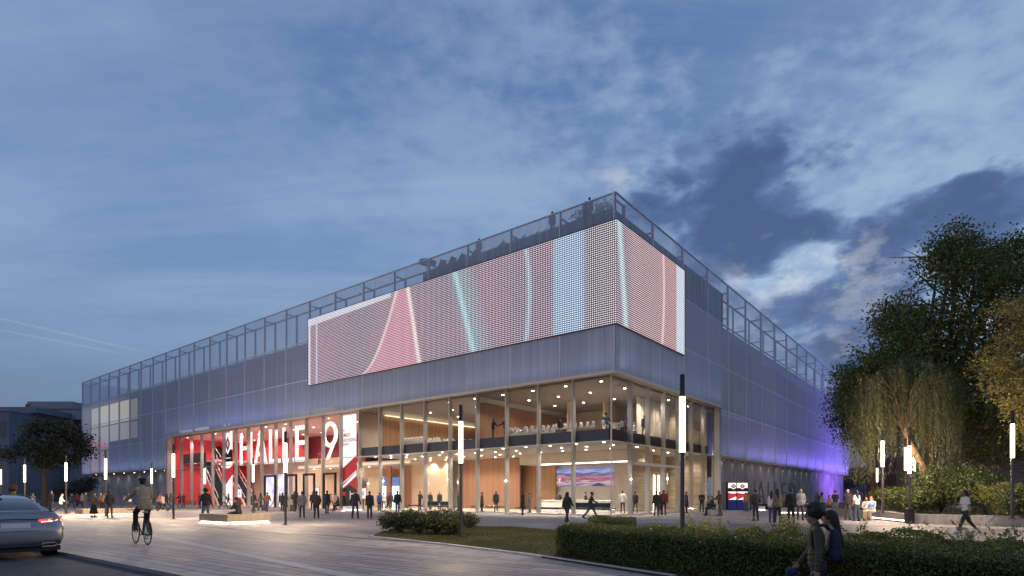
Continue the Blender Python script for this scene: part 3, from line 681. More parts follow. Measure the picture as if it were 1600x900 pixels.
hb(MB().box(-7.0, -6.8, 10.5, SW - .2, 6.05, 9.74), 'wall', M['beige'])
hb(MB().box(-3.4, -3.2, un[5] + .3, SW - .35, 6.05, 9.74), 'stone_wall', M['trav'])
hb(MB().box(-9, -1.35, SW - .3, SW - .12, 6.06, 9.74), 'stone_wall', M['trav'])
# -------- tall entrance hall
m = bx(ET + .02, ET + .22, GW + .5, 9, 5.33, 9.74); hb(m, 'wall', M['beige'])
wallseg(533.2, 571, 13.2, .05, 9.7, M['dred']); wallseg(540, 568.8, 12.8, .05, 5.2, M['beige'])
hb(bx(OPEN_T - .29, OPEN_T - .1, GW + .45, 18, .05, 9.74), 'wall', M['red']); wallseg(366, 400, 13.5, .05, 9.7, M['dred'])
wallseg(366, 474, 11.0, 6.7, 9.7, M['red']); wallseg(440, 532, 12, .05, 6.6, M['wood2']); wallseg(474, 533, 12.4, 6.6, 9.7, M['dred'])
wallseg(395, 440, 12.6, .05, 6.6, M['beige'])
# mezzanine on the far left, with dark parapet
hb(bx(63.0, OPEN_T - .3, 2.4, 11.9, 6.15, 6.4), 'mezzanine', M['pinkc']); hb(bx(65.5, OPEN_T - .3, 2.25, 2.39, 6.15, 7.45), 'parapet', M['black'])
hb(bx(ET + .25, T(470, 8.4), 8.0, 11.9, 5.0, 5.4), 'mezzanine', M['cream']); 
gl = MB(); gl.quad((-T(440, 7.9), 7.9, 5.4), (-ET - .25, 7.9, 5.4), (-ET - .25, 7.9, 6.5), (-T(440, 7.9), 7.9, 6.5)); hb(gl, 'glass_parapet', M['glass'])
# stair flights: stepped solids with white stringers
def flight(t0, z0, t1, z1, w0, w1, n, name, ms):
    m = MB()
    for i in range(n):
        ta = t0 + (t1 - t0) * i / n; tb = t0 + (t1 - t0) * (i + 1) / n; zc = z0 + (z1 - z0) * (i + 1) / n
        m.box(-max(ta, tb), -min(ta, tb), w0, w1, zc - .36, zc, 0)
    for w in (w0 - .06, w1 + .06):
        d = .34
        m.add([(-t0, w - .03, z0 - d), (-t0, w + .03, z0 - d), (-t0, w + .03, z0 + .1), (-t0, w - .03, z0 + .1), (-t1, w - .03, z1 - d), (-t1, w + .03, z1 - d), (-t1, w + .03, z1 + .1), (-t1, w - .03, z1 + .1)],
              [(0, 1, 2, 3), (4, 7, 6, 5), (0, 4, 5, 1), (1, 5, 6, 2), (2, 6, 7, 3), (3, 7, 4, 0)], 1)
        m.tube((-t0, w, z0 + 1.0), (-t1, w, z1 + 1.0), .035, mi=1)
        for k in range(6):
            s = (k + .5) / 6; m.tube((-(t0 + (t1 - t0) * s), w, z0 + (z1 - z0) * s), (-(t0 + (t1 - t0) * s), w, z0 + (z1 - z0) * s + 1.0), .02, mi=1, n=6)
    return hb(m, name, ms)
flight(T(352, 3.2), .1, T(322, 3.2), 6.4, 2.4, 4.0, 22, 'stair_flight', [M['dark'], M['cream']])
flight(T(358, 7), 5.5, T(332, 7), 9.6, 6.3, 7.9, 20, 'stair_flight', [M['dark'], M['frame']])
flight(T(395, 7), .1, T(368, 7), 4.6, 6.0, 7.4, 18, 'stair_flight', [M['dark'], M['cream']])
flight(T(545, 5.5), .1, T(563, 5.5), 3.4, 4.6, 6.6, 14, 'stair_flight', [M['conc'], M['frame']])
# glowing violet screen beyond the doors
def violet():
    m = bpy.data.materials.new('violet video'); m.use_nodes = True; t = m.node_tree; L = t.links.new; t.nodes.clear()
    tc = t.nodes.new('ShaderNodeTexCoord'); n = t.nodes.new('ShaderNodeTexNoise'); n.inputs['Scale'].default_value = .55; n.inputs['Detail'].default_value = 3; L(tc.outputs['Object'], n.inputs['Vector'])
    r = t.nodes.new('ShaderNodeValToRGB'); L(n.outputs[0], r.inputs[0]); e = r.color_ramp.elements; e[0].position = .35; e[0].color = lin(186, 172, 228); e[1].position = .62; e[1].color = lin(255, 250, 252)
    em = t.nodes.new('ShaderNodeEmission'); em.inputs[1].default_value = 1.25; L(r.outputs[0], em.inputs[0]); o = t.nodes.new('ShaderNodeOutputMaterial'); L(em.outputs[0], o.inputs[0]); return m
vs = bx(T(449, 9), T(409, 9), 9.0, 9.15, .06, 4.4); vs = in_hall(vs, 'video_wall', violet(), label='large pale violet glowing screen beyond the entrance doors', cat='screen')

# -------- media facade (LED screen) folded round the corner
def led_mat():
    m = bpy.data.materials.new('led pixels'); m.use_nodes = True; t = m.node_tree; L = t.links.new; t.nodes.clear()
    def mt(op, a, b=None, clamp=False):
        n = t.nodes.new('ShaderNodeMath'); n.operation = op; n.use_clamp = clamp
        for i, v in enumerate((a, b)):
            if v is None: continue
            if isinstance(v, (int, float)): n.inputs[i].default_value = v
            else: L(v, n.inputs[i])
        return n.outputs[0]
    def mix(f, a, b):
        n = t.nodes.new('ShaderNodeMix'); n.data_type = 'RGBA'
        if isinstance(f, (int, float)): n.inputs[0].default_value = f
        else: L(f, n.inputs[0])
        for i, v in ((6, a), (7, b)):
            if isinstance(v, tuple): n.inputs[i].default_value = v
            else: L(v, n.inputs[i])
        return n.outputs[2]
    tc = t.nodes.new('ShaderNodeTexCoord'); sp = t.nodes.new('ShaderNodeSeparateXYZ'); L(tc.outputs['Object'], sp.inputs[0])
    X, Y, Z = sp.outputs
    s = mt('ADD', X, Y)                       # -t on the street side, +w on the side: one running coordinate
    v = mt('DIVIDE', mt('SUBTRACT', Z, 13.1), 7.0)
    p = .150
    fz = mt('ABSOLUTE', mt('SUBTRACT', mt('FRACT', mt('DIVIDE', Z, p)), .5)); fs = mt('ABSOLUTE', mt('SUBTRACT', mt('FRACT', mt('DIVIDE', s, p)), .5))
    dot = mt('MULTIPLY', mt('LESS_THAN', fz, .24), mt('LESS_THAN', fs, .27))
    def band(c, half, soft, slope=0.0, curve=0.0):     # stripe centred at s = c + slope*v + curve*(v-.5)^2
        cc = mt('ADD', mt('MULTIPLY', v, slope), c)
        if curve: cc = mt('ADD', cc, mt('MULTIPLY', mt('MULTIPLY', mt('SUBTRACT', v, .5), mt('SUBTRACT', v, .5)), curve))
        d = mt('ABSOLUTE', mt('SUBTRACT', s, cc))
        n = t.nodes.new('ShaderNodeMapRange'); L(d, n.inputs[0]); n.inputs[1].default_value = half; n.inputs[2].default_value = half + soft; n.inputs[3].default_value = 1; n.inputs[4].default_value = 0
        return n.outputs[0]
    nz = t.nodes.new('ShaderNodeTexNoise'); nz.inputs['Scale'].default_value = .16; nz.inputs['Detail'].default_value = 2; L(tc.outputs['Object'], nz.inputs['Vector'])
    rp = t.nodes.new('ShaderNodeValToRGB'); L(nz.outputs[0], rp.inputs[0]); e = rp.color_ramp.elements; e[0].position = .38; e[0].color = lin(40, 34, 54); e[1].position = .62; e[1].color = lin(96, 58, 72)
    back = rp.outputs[0]
    px = mix(nz.outputs[0], lin(212, 204, 224), lin(232, 206, 216))
    def lay(mask, cb, cp, kb=1.0):
        nonlocal back, px
        back = mix(mt('MULTIPLY', mask, kb), back, cb); px = mix(mask, px, cp)
    # wedge of pink between two bright curved lines
    edgeA = -29.2; 
    wedge = mt('MULTIPLY', mt('GREATER_THAN', s, mt('ADD', mt('MULTIPLY', mt('POWER', mt('MAXIMUM', v, 0), .55), 5.2), -27.6)), mt('LESS_THAN', s, mt('ADD', mt('MULTIPLY', v, -1.5), -19.4)))
    lay(wedge, lin(196, 120, 150), lin(245, 205, 215), .8)
    l1 = mt('ABSOLUTE', mt('SUBTRACT', s, mt('ADD', mt('MULTIPLY', mt('POWER', mt('MAXIMUM', v, 0), .55), 5.2), -27.6)))
    l1 = mt('SUBTRACT', 1, mt('MULTIPLY', l1, 3.2), True); lay(l1, lin(245, 215, 220), lin(255, 240, 240))
    lay(band(-19.4, .10, .25, -1.5), lin(250, 225, 225), lin(255, 245, 245))
    lay(band(-12.4, .1, 1.6, -2.1), lin(96, 112, 135), lin(214, 232, 240), .4)
    lay(band(-13.0, .05, .38, -2.1), lin(150, 195, 208), lin(220, 248, 250))
    lay(band(-7.35, .02, .30, 0, -1.2), lin(130, 165, 190), lin(225, 240, 250))
    lay(band(-3.85, 1.15, .35), lin(120, 142, 185), lin(215, 235, 250), .85)
    lay(band(-.5, .35, .4), lin(92, 70, 84), lin(225, 222, 228), .7)
    lay(band(-1.5, .9, .1), lin(60, 44, 58), lin(222, 218, 224), .8)
    lay(band(1.35, .08, .5, -1.0), lin(160, 200, 212), lin(240, 252, 255))
    lay(band(4.5, 2.0, 1.2), lin(116, 72, 90), lin(240, 218, 222), .6)
    lay(band(8.2, 1.5, .4), lin(140, 66, 80), lin(245, 214, 216), .75)
    lay(band(7.5, .08, .2, .2, -.9), lin(225, 190, 200), lin(255, 240, 245))
    lay(band(10.8, .70, .25), lin(195, 205, 232), lin(245, 248, 255))
    # bright upper left band and left edge
    top = mt('MULTIPLY', mt('LESS_THAN', s, -23.2), mt('GREATER_THAN', v, mt('ADD', .885, mt('MULTIPLY', mt('ADD', s, 36), .004))))
    lay(top, lin(205, 205, 225), lin(240, 240, 252)); lay(band(-35.0, .07, .12), lin(215, 195, 215), lin(240, 230, 245))
    lay(band(-36.3, .12, .1), lin(225, 220, 235), lin(250, 250, 255))
    col = mix(dot, back, px)
    k = mt('ADD', mt('MULTIPLY', dot, .95), .50)
    em = t.nodes.new('ShaderNodeEmission'); L(col, em.inputs[0]); L(k, em.inputs[1]); o = t.nodes.new('ShaderNodeOutputMaterial'); L(em.outputs[0], o.inputs[0]); return m
M['led'] = led_mat()
LZ0, LZ1 = 13.1, 20.05; LE, LR = 36.4, 11.55
led = hallroot('media_screen', label='giant folded LED screen wrapping the upper corner of the hall', cat='LED screen')
MB().quad((-LE, -.16, LZ0), (.16, -.16, LZ0), (.16, -.16, LZ1), (-LE, -.16, LZ1)).quad((.16, -.16, LZ0), (.16, LR, LZ0), (.16, LR, LZ1), (.16, -.16, LZ1)).build('screen', M['led'], led)
fr = MB()
for z0, z1 in ((LZ0 - .06, LZ0), (LZ1, LZ1 + .06)):
    fr.box(-LE, .17, -.17, -.04, z0, z1); fr.box(.04, .17, -.04, LR, z0, z1)
fr.box(-LE - .06, -LE, -.18, -.04, LZ0 - .06, LZ1 + .06); fr.box(.04, .18, LR, LR + .06, LZ0 - .06, LZ1 + .06)
fr.box(-LE, -.0, -.15, -.06, LZ0 + .01, LZ1 - .01, 0); fr.build('frame', mat('screen frame', (.05, .045, .06), .5, .5), led)

# lit windows behind the mesh at the far end
for i, (xa, xb, z0, z1, cc, s) in enumerate([(141, 153, 13.95, 17.4, (1, .93, .80), .55), (155, 169, 13.95, 17.4, (1, .93, .80), .62), (170.5, 184.5, 13.95, 17.4, (1, .93, .80), .60), (186, 201, 13.95, 17.4, (1, .93, .80), .55), (203, 214, 13.95, 17.3, (1, .93, .80), .25),
          (141, 153, 11.2, 13.7, (.95, .92, .86), .42), (155, 169, 10.6, 13.7, (.95, .92, .86), .45), (170.5, 184.5, 10.9, 13.7, (.95, .92, .86), .40), (186, 201, 10.9, 13.7, (.95, .92, .86), .34), (203, 214, 10.9, 13.6, (.95, .92, .86), .18),
          (141, 153, 9.7, 11.1, (.95, .35, .45), .5), (155, 168, 9.7, 11.5, (.95, .35, .5), .6), (141, 153, 5.6, 9.4, (.9, .6, .68), .34), (155, 168, 5.6, 9.4, (.9, .6, .68), .36)]):
    a, b_ = T(xa, IW - .1), T(xb, IW - .1)
    hb(MB().box(-a, -b_, IW - .12, IW - .02, z0, z1), 'lit_window', emit('lit blind', cc, s))
for xa, xb, zc, s in ((281, 300, 10.45, .45), (304, 326, 10.5, .55), (349, 353, 10.5, .4), (356, 360, 10.5, .4), (386, 393, 10.5, .2), (449, 462, 10.55, .16), (466, 482, 10.55, .2), (487, 526, 10.6, .2)):
    a, b_ = T(xa, IW - .1), T(xb, IW - .1)
    hb(MB().box(-a, -b_, IW - .12, IW - .02, zc - .25, zc + .35), 'lit_window', emit('lit clerestory', (.80, .82, .90), s))

# line lights on the floor of the gap between the mesh and the inner wall, shining up
def gap_light(t0, t1, u0, u1, z, power, col):
    l = bpy.data.lights.new('gap_light', 'AREA'); l.shape = 'RECTANGLE'; l.color = col; l.energy = power
    o = bpy.data.objects.new('gap_light', l); C.objects.link(o); o.parent = hall
    m = MB()
    if t1 is not None:
        l.size = t1 - t0 - .3; l.size_y = .25; o.location = (-(t0 + t1) / 2, .95, z + .06); m.box(-t1 + .15, -t0 - .15, .80, 1.10, z, z + .05)
    else:
        l.size = .25; l.size_y = u1 - u0 - .3; o.location = (-.95, (u0 + u1) / 2, z + .06); m.box(-1.10, -.80, u0 + .15, u1 - .15, z, z + .05)
    o.rotation_euler = (math.pi, 0, 0)
    hb(m, 'light_trough', M['dark'])
for k in range(24):
    t = (k + .5) * BAY; zb = SK_HI + .12 if k < 16 else SK_LO + .06
    if k < 8: cc, pw = (.62, .66, .80), 24
    elif k < 16: q = math.exp(-((t - 52) / 13.0) ** 2); cc, pw = (.56 - .20 * q, .62 - .16 * q, .90), 28 + 26 * q
    else: cc, pw = (.60, .66, .82), 46
    gap_light(k * BAY, (k + 1) * BAY, None, None, zb, pw, cc)
for u0, u1 in zip(unod[:-1], unod[1:]):
    u = (u0 + u1) / 2; q = min(1.0, max(0.0, (u - 16) / 48)); zb = SK_HI + .12 if u1 <= 20.95 else 5.31
    gap_light(None, None, u0 + (.9 if u0 == 0 else 0), u1, zb, (26 + 260 * q ** 1.25) * (u1 - u0) / 5.6, (.60 - .20 * q, .62 - .40 * q ** .6, .86 + .14 * q))
# ------------------------------------------------------------------ lamps: downlights, wall washers, street lamps
def spot(name, P, power, parent=None, angle=120, blend=.6, col=(1, .86, .68), rad=.08, aim=None, kind='SPOT'):
    l = bpy.data.lights.new(name, kind); l.energy = power; l.color = col; l.shadow_soft_size = rad
    if kind == 'SPOT': l.spot_size = R(angle); l.spot_blend = blend
    o = bpy.data.objects.new(name, l); C.objects.link(o); o.location = P
    if aim is not None: o.rotation_euler = (Vector(aim) - Vector(P)).to_track_quat('-Z', 'Y').to_euler()
    if parent: o.parent = parent
    return o
dl_mesh = MB().tube((0, 0, -.02), (0, 0, .0), .10, n=14).mesh('lens', M['bulb'])
dr_mesh = MB().ring((0, 0, -.008), (0, 0, 1), .115, .014, n=16, m=5).mesh('trim', M['white'])
dl_meshP = MB().tube((0, 0, -.02), (0, 0, .0), .10, n=14).mesh('lens', emit('rose downlight lens', (1, .70, .62), 26))
def downlight(P, power, label, group, col=(1, .87, .70), angle=130, pink=False):
    e = empty('downlight', P, 0, label, 'ceiling light', group)
    a = bpy.data.objects.new('lens', dl_meshP if pink else dl_mesh); C.objects.link(a); a.parent = e
    b = bpy.data.objects.new('trim_ring', dr_mesh); C.objects.link(b); b.parent = e
    s = spot('downlight_beam', (0, 0, -.06), power, e, angle, .7, col)
    return e
# upper rooms
for t in np.arange(2.2, ET - 1, 3.08):
    for w in (1.9, 5.5, 9.5):
        if w > 9 and t < 8: pass
        downlight(B(t, w, 9.74), 310, 'small round spotlight glowing in the dark ceiling of the upper rooms', 'spotlights in the upper floor ceiling')
for w in (9.0, 13.0, 17.5): downlight(B(1.9, w, 9.74), 310, 'small round spotlight glowing in the dark ceiling of the upper rooms', 'spotlights in the upper floor ceiling')
# lobby
for i, t in enumerate(np.arange(2.0, ET - 1, 2.35)):
    for j, w in enumerate((1.9, 4.4, 7.2, 10.0)):
        if w > 9 and t < 10: continue
        downlight(B(t + (.6 if j % 2 else 0), w, 5.31), 460, 'small round spotlight glowing in the pale lobby ceiling', 'spotlights in the lobby ceiling', col=(1, .89, .74))
for w in (11.5, 14.5, 17.5, 19.6): downlight(B(2.6, w, 5.31), 190, 'small round spotlight glowing in the pale lobby ceiling', 'spotlights in the lobby ceiling')
# entrance hall
for i, t in enumerate(np.arange(ET + 2, OPEN_T - 1, 4.3)):
    for w in (1.8, 5.5, 9.5):
        downlight(B(t, w, 9.74), 900, 'round spotlight in the rose ceiling of the entrance hall', 'spotlights in the entrance hall ceiling', col=(1, .78, .66), pink=True)
for t in (71.2, 69.2, 67.2, 64.8):
    for w in (3.4, 6.0, 8.6):
        downlight(B(t, w, 6.14), 230, 'round spotlight under the rose mezzanine beside the stairs', 'spotlights under the entrance mezzanine', col=(1, .72, .62), pink=True)
for t in (T(520, 5), T(500, 5), T(480, 5), T(460, 5), T(435, 5)):
    downlight(B(t, 10.2, 4.98), 200, 'round spotlight above the beige inner doors of the entrance hall', 'spotlights above the inner doors', col=(1, .82, .64))
# wall washers
def washer(P, aim, power, group, label, col=(1, .86, .70)):
    e = empty('wall_washer', P, ROT, label, 'wall light', group); weak = power < 10
    MB().tube((0, 0, -.10), (0, 0, 0), .07, n=10).build('housing', M['dark'], e)
    MB().tube((0, 0, -.112), (0, 0, -.101), .055, n=10).build('lens', emit('weak washer lens', (1, .8, .7), 1.2) if weak else M['bulb'], e)
    l = spot('washer_beam', Vector(P) + Vector((0, 0, -.13)), power, None, 110, .8, col, .04, aim)
    l.parent = e; l.matrix_parent_inverse = (Matrix.Translation(P) @ Matrix.Rotation(ROT, 4, 'Z')).inverted()
for x in (150, 163, 178, 194, 210, 226, 243, 257):
    P = B(T(x, .6), .6, SK_LO - .10); washer(P, P + D2 * .25 + Vector((0, 0, -2.0)), 26, 'wall washers over the concrete wall', 'small wall washer glowing under the mesh edge above the concrete wall', (.95, .95, 1))
for u in np.arange(SW + 1.5, LU - 2, 3.3):
    P = B(.32, u, 5.07); washer(P, P + D1 * .25 + Vector((0, 0, -2.0)), 9, 'wall washers along the side wall', 'tiny wall washer under the mesh edge of the side wall', (1, .8, .72))
# street lamps
cap_m = MB().tube((0, 0, 3.995), (0, 0, 4.56), .065, n=16).mesh('cap', M['dark'])
tube_m = MB().tube((0, 0, 2.56), (0, 0, 3.99), .072, n=16, cap=False).mesh('light_tube', M['lamp'])
pole_m = MB().tube((0, 0, 0.021), (0, 0, 2.555), .062, n=14).mesh('pole', mat('lamp pole', (.09, .085, .09), .45, .6))
base_m = MB().tube((0, 0, 0), (0, 0, .02), .14, n=16).tube((0, 0, 2.50), (0, 0, 2.559), .075, n=16).mesh('base_plate', M['dark'])
def street_lamp(P, label, power=170, group='light column posts of the square', foot=False):
    e = empty('street_lamp', P, 0, label, 'street lamp', group)
    for n_, m_ in (('base_plate', base_m), ('pole', pole_m), ('light_tube', tube_m), ('cap', cap_m)):
        o = bpy.data.objects.new(n_, m_); C.objects.link(o); o.parent = e
    if foot: MB().bbox(-.17, .17, -.17, .17, .021, .80, .03).build('plinth', M['dark'], e)
    l = spot('lamp_glow', (0, 0, 3.25), power * 5.0, e, kind='POINT', rad=.07, col=(1, .76, .52)); l.data.use_shadow = True
    return e
def lampY(x, Yd, z=0): return at(x, Yd, z)
LAMPS = [(1066, 15.2, 0, 'tall light column rising out of the near end of the hedge, nearest of all', 120), (720, 20.3, 0, 'light column standing in the dark shrubs at the lawn tip', 110), (446, 28.7, 0, 'light column just past the concrete bench block, in front of the HALLE lettering', 250),
         (271, 36, 0, 'light column where the mesh front meets the red entrance glazing', 270), (165, 40.8, 0, 'light column behind the group at the far bench block', 330), (103, 46, 0, 'light column between the spreading tree and the mesh corner', 330),
         (38.5, 49.4, 0, 'light column seen over the roof of the silver car', 220), (1, 58, 0, 'light column cut by the picture edge above the car boot', 200), (237, 56, 0, 'thin light column right behind the cyclist, before the concrete wall', 200),
         (320, 56, 0, 'light column before the red hall left of the tall poster', 200), (395.5, 49, 0, 'light column in front of the letters HA', 200),
         (1379, 32.6, .47, 'light column on the planter bench behind the seated pair', 140), (1421, 30.2, 0, 'light column on a square plinth where two planter walls meet', 150), (1582, 24.9, .47, 'light column in the planter under the yellow tree', 120),
         (1370.5, 62, .3, 'small far light column under the hanging willow strands', 120), (1415, 37, .47, 'light column just behind the plinth column, before the willow', 60), (1428.5, 38.5, .47, 'light column beside the orange lit willow trunk, left of it', 60), (1447, 58, .3, 'light column half hidden behind the willow trunk', 120)]
for x, Yd, z, lb, pw in LAMPS: street_lamp(lampY(x, Yd, z), lb, pw, foot=(x == 1421))
# violet floodlights at the far end of the side wall
VIO = (.32, .14, 1.0)
for i, (u, t, h, pw, lb) in enumerate([(40, -9, .25, 9000, 'violet floodlight on the ground, nearest one along the side wall'), (58, -10, .25, 17000, 'violet floodlight on the ground, middle one along the side wall'), (76, -10, .25, 20000, 'violet floodlight on the ground behind the willow'), (28, -5, .25, 1500, 'weak violet floodlight beside the lettered wall')]):
    P = B(t, u, h); e = empty('floodlight', P, ROT, lb, 'floodlight', 'violet floodlights')
    MB().bbox(-.2, .2, -.14, .14, -.24, -.02, .02).build('housing', M['dark'], e)
    MB().box(-.16, .16, -.1, .1, -.019, -.003).build('lens', emit('violet lens', VIO, 6), e)
    l = spot('flood_beam', P + Vector((0, 0, .02)), pw, None, 150, .8, VIO, .1, B(0, u + 3, 10)); l.parent = e; l.matrix_parent_inverse = (Matrix.Translation(P) @ Matrix.Rotation(ROT, 4, 'Z')).inverted()
# ------------------------------------------------------------------ people: one remeshed continuous body, clothes and hair as children
def remesh(mb, voxel, smooth=2, name='m'):
    me = mb.mesh(name, M['black']); o = bpy.data.objects.new('tmp', me); C.objects.link(o)
    r = o.modifiers.new('r', 'REMESH'); r.mode = 'VOXEL'; r.voxel_size = voxel; r.use_smooth_shade = True
    s = o.modifiers.new('s', 'SMOOTH'); s.factor = .5; s.iterations = smooth
    dg = bpy.context.evaluated_depsgraph_get(); dg.update()
    out = bpy.data.meshes.new_from_object(o.evaluated_get(dg)); bpy.data.objects.remove(o); bpy.data.meshes.remove(me)
    out.name = name; out.materials.clear(); out.materials.append(None)
    return out
def capsule(mb, p0, p1, r0, r1, n=12):
    p0 = Vector(p0); p1 = Vector(p1); d = p1 - p0
    L_ = d.length
    if L_ < 1e-5: d = Vector((0, 0, 1))
    d = d.normalized(); a = d.orthogonal().normalized(); b = d.cross(a); v = []; rings = []
    for q in (-80, -50, -20): rings.append((p0 + d * r0 * math.sin(R(q)), r0 * math.cos(R(q))))
    for q in (20, 50, 80): rings.append((p1 + d * r1 * math.sin(R(q)), r1 * math.cos(R(q))))
    for c, r in rings:
        for k in range(n): t = 2 * math.pi * k / n; v.append(c + (a * math.cos(t) + b * math.sin(t)) * r)
    m = len(rings)
    f = [(i * n + k, i * n + (k + 1) % n, (i + 1) * n + (k + 1) % n, (i + 1) * n + k) for i in range(m - 1) for k in range(n)]
    f += [tuple(range(n - 1, -1, -1)), tuple(range((m - 1) * n, m * n))]
    mb.add(v, f, 0, True)
POSES = {
 'stand': dict(th=(3, -3), kn=(2, 4), sp=3, lean=0, arms=((4, 7, 12, 0), (-2, 6, 10, 0))),
 'wide': dict(th=(2, 0), kn=(2, 2), sp=11, lean=0, arms=((0, 16, 14, 0), (0, 16, 14, 0))),
 'pockets': dict(th=(4, -2), kn=(8, 0), sp=5, lean=2, arms=((-14, 17, 42, 22), (-14, 17, 42, 22))),
 'talk': dict(th=(6, -4), kn=(8, 2), sp=5, lean=2, arms=((8, 12, 85, 15), (-2, 10, 14, 0))),
 'fold': dict(th=(3, -3), kn=(3, 5), sp=5, lean=0, arms=((12, 10, 100, 50), (14, 10, 96, 50))),
 'phone': dict(th=(4, -3), kn=(6, 2), sp=5, lean=4, arms=((22, 8, 98, 12), (20, 8, 92, 14))),
 'walk': dict(th=(26, -18), kn=(8, 22), sp=2, lean=4, arms=((-22, 8, 12, 0), (24, 8, 24, 0))),
 'walk2': dict(th=(-16, 24), kn=(26, 6), sp=2, lean=4, arms=((20, 8, 26, 0), (-20, 8, 10, 0))),
 'stride': dict(th=(32, -26), kn=(6, 16), sp=2, lean=6, arms=((-26, 8, 20, 0), (28, 8, 40, 0))),
 'slow': dict(th=(14, -10), kn=(6, 12), sp=3, lean=2, arms=((-8, 9, 14, 0), (10, 9, 16, 0))),
 'sit': dict(th=(86, 84), kn=(84, 88), sp=6, lean=6, arms=((24, 12, 55, 15), (22, 12, 60, 15)), seat=.45),
 'sitback': dict(th=(84, 80), kn=(70, 80), sp=8, lean=-4, arms=((18, 14, 50, 15), (20, 14, 60, 15)), seat=.45),
 'lounge': dict(th=(84, 80), kn=(14, 30), sp=4, lean=12, arms=((30, 10, 60, 20), (26, 10, 70, 20)), seat=.48),
 'bike': dict(th=(62, 30), kn=(74, 52), sp=6, lean=16, arms=((46, 16, 22, 4), (46, 16, 22, 4)), seat=.98),
 'push': dict(th=(8, -8), kn=(6, 8), sp=4, lean=4, arms=((34, 8, 46, 2), (34, 8, 46, 2))),
 'shake': dict(th=(8, -6), kn=(5, 5), sp=4, lean=4, arms=((-2, 9, 12, 0), (38, 4, 42, 0))),
 'point': dict(th=(8, -6), kn=(5, 5), sp=5, lean=4, arms=((40, 8, 55, 10), (64, 8, 20, 0))),
 'near': dict(th=(10, -10), kn=(6, 10), sp=3, lean=3, arms=((-3, 8, 10, 0), (4, 9, 34, 8))),
 'amble': dict(th=(26, -24), kn=(6, 18), sp=2, lean=3, arms=((-8, 6, 14, 0), (6, 7, 62, 14))),
 'carry': dict(th=(10, -10), kn=(6, 10), sp=3, lean=3, arms=((-6, 9, 14, 0), (16, 10, 86, 16))),
}
def dv(fwd, out, side): return Vector((math.sin(R(out)) * side, math.sin(R(fwd)) * math.cos(R(out)), -math.cos(R(fwd)) * math.cos(R(out))))
def joints(pose, fem):
    p = POSES[pose]; J = {}
    hip = .085; sh = .150 if fem else .168
    legs = []
    for i, s in enumerate((-1, 1)):                       # left is -x
        th, kn = p['th'][i], p['kn'][i]; h = Vector((s * hip, 0, 0)); k = h + dv(th, p['sp'] * .6, s) * .43
        a = k + dv(th - kn, p['sp'] * .5, s) * .41; legs.append((h, k, a, th - kn))
    P = p.get('seat'); P = (P + .09) if P is not None else -min(l[2].z for l in legs) + .075
    up = Vector((0, 0, P))
    J['legs'] = [(h + up, k + up, a + up, q) for h, k, a, q in legs]
    ln = R(p['lean']); s = Vector((0, math.sin(ln), math.cos(ln)))
    J['pel'] = up; J['s'] = s; J['waist'] = up + s * .16; J['chest'] = up + s * .34; J['neck'] = up + s * .50; s2 = Vector((0, math.sin(ln * .6), math.cos(ln * .6)))
    J['nk2'] = J['neck'] + s2 * .09; J['head'] = J['neck'] + s2 * .160 + Vector((0, .02, 0)); J['arms'] = []
    for i, sd in enumerate((-1, 1)):
        f, o, e, inn = p['arms'][i]; S0 = up + s * .455 + Vector((sd * sh, 0, 0)); f += p['lean'] * .0
        E = S0 + dv(f, o, sd) * .285; Wd = dv(f + e, o - inn * 1.6, sd); Wr = E + Wd * .25; J['arms'].append((S0, E, Wr, Wd, sd))
    return J, p
def hand(mb, Wr, Wd, sd, hi=False):
    side = Vector((-sd, 0, 0)); side = (side - Wd * side.dot(Wd)).normalized(); fw = Wd.cross(side).normalized()
    if fw.y < 0: fw = -fw                                # knuckle row runs front to back, thumb to the front
    c = Wr + Wd * .05
    rot = Matrix((fw, side, Wd)).transposed()
    mb.ell(c, (.040, .016, .048), M=rot)
    for q, (o, ln) in enumerate(((.030, .070), (.011, .080), (-.009, .074), (-.028, .058))):
        b = Wr + Wd * .085 + fw * o; m1 = b + Wd * ln * .5 + side * .010; e = m1 + (Wd * .75 + side * .65).normalized() * ln * .5
        capsule(mb, b, m1, .0092, .0088, 8); capsule(mb, m1, e, .0086, .0075, 8)
    b = Wr + Wd * .02 + fw * .030; m1 = b + (fw * .75 + Wd * .6 + side * .2).normalized() * .038; e = m1 + (Wd * .9 + fw * .2 + side * .35).normalized() * .032
    capsule(mb, b, m1, .012, .010, 8); capsule(mb, m1, e, .0098, .0085, 8)
CACHE = {}
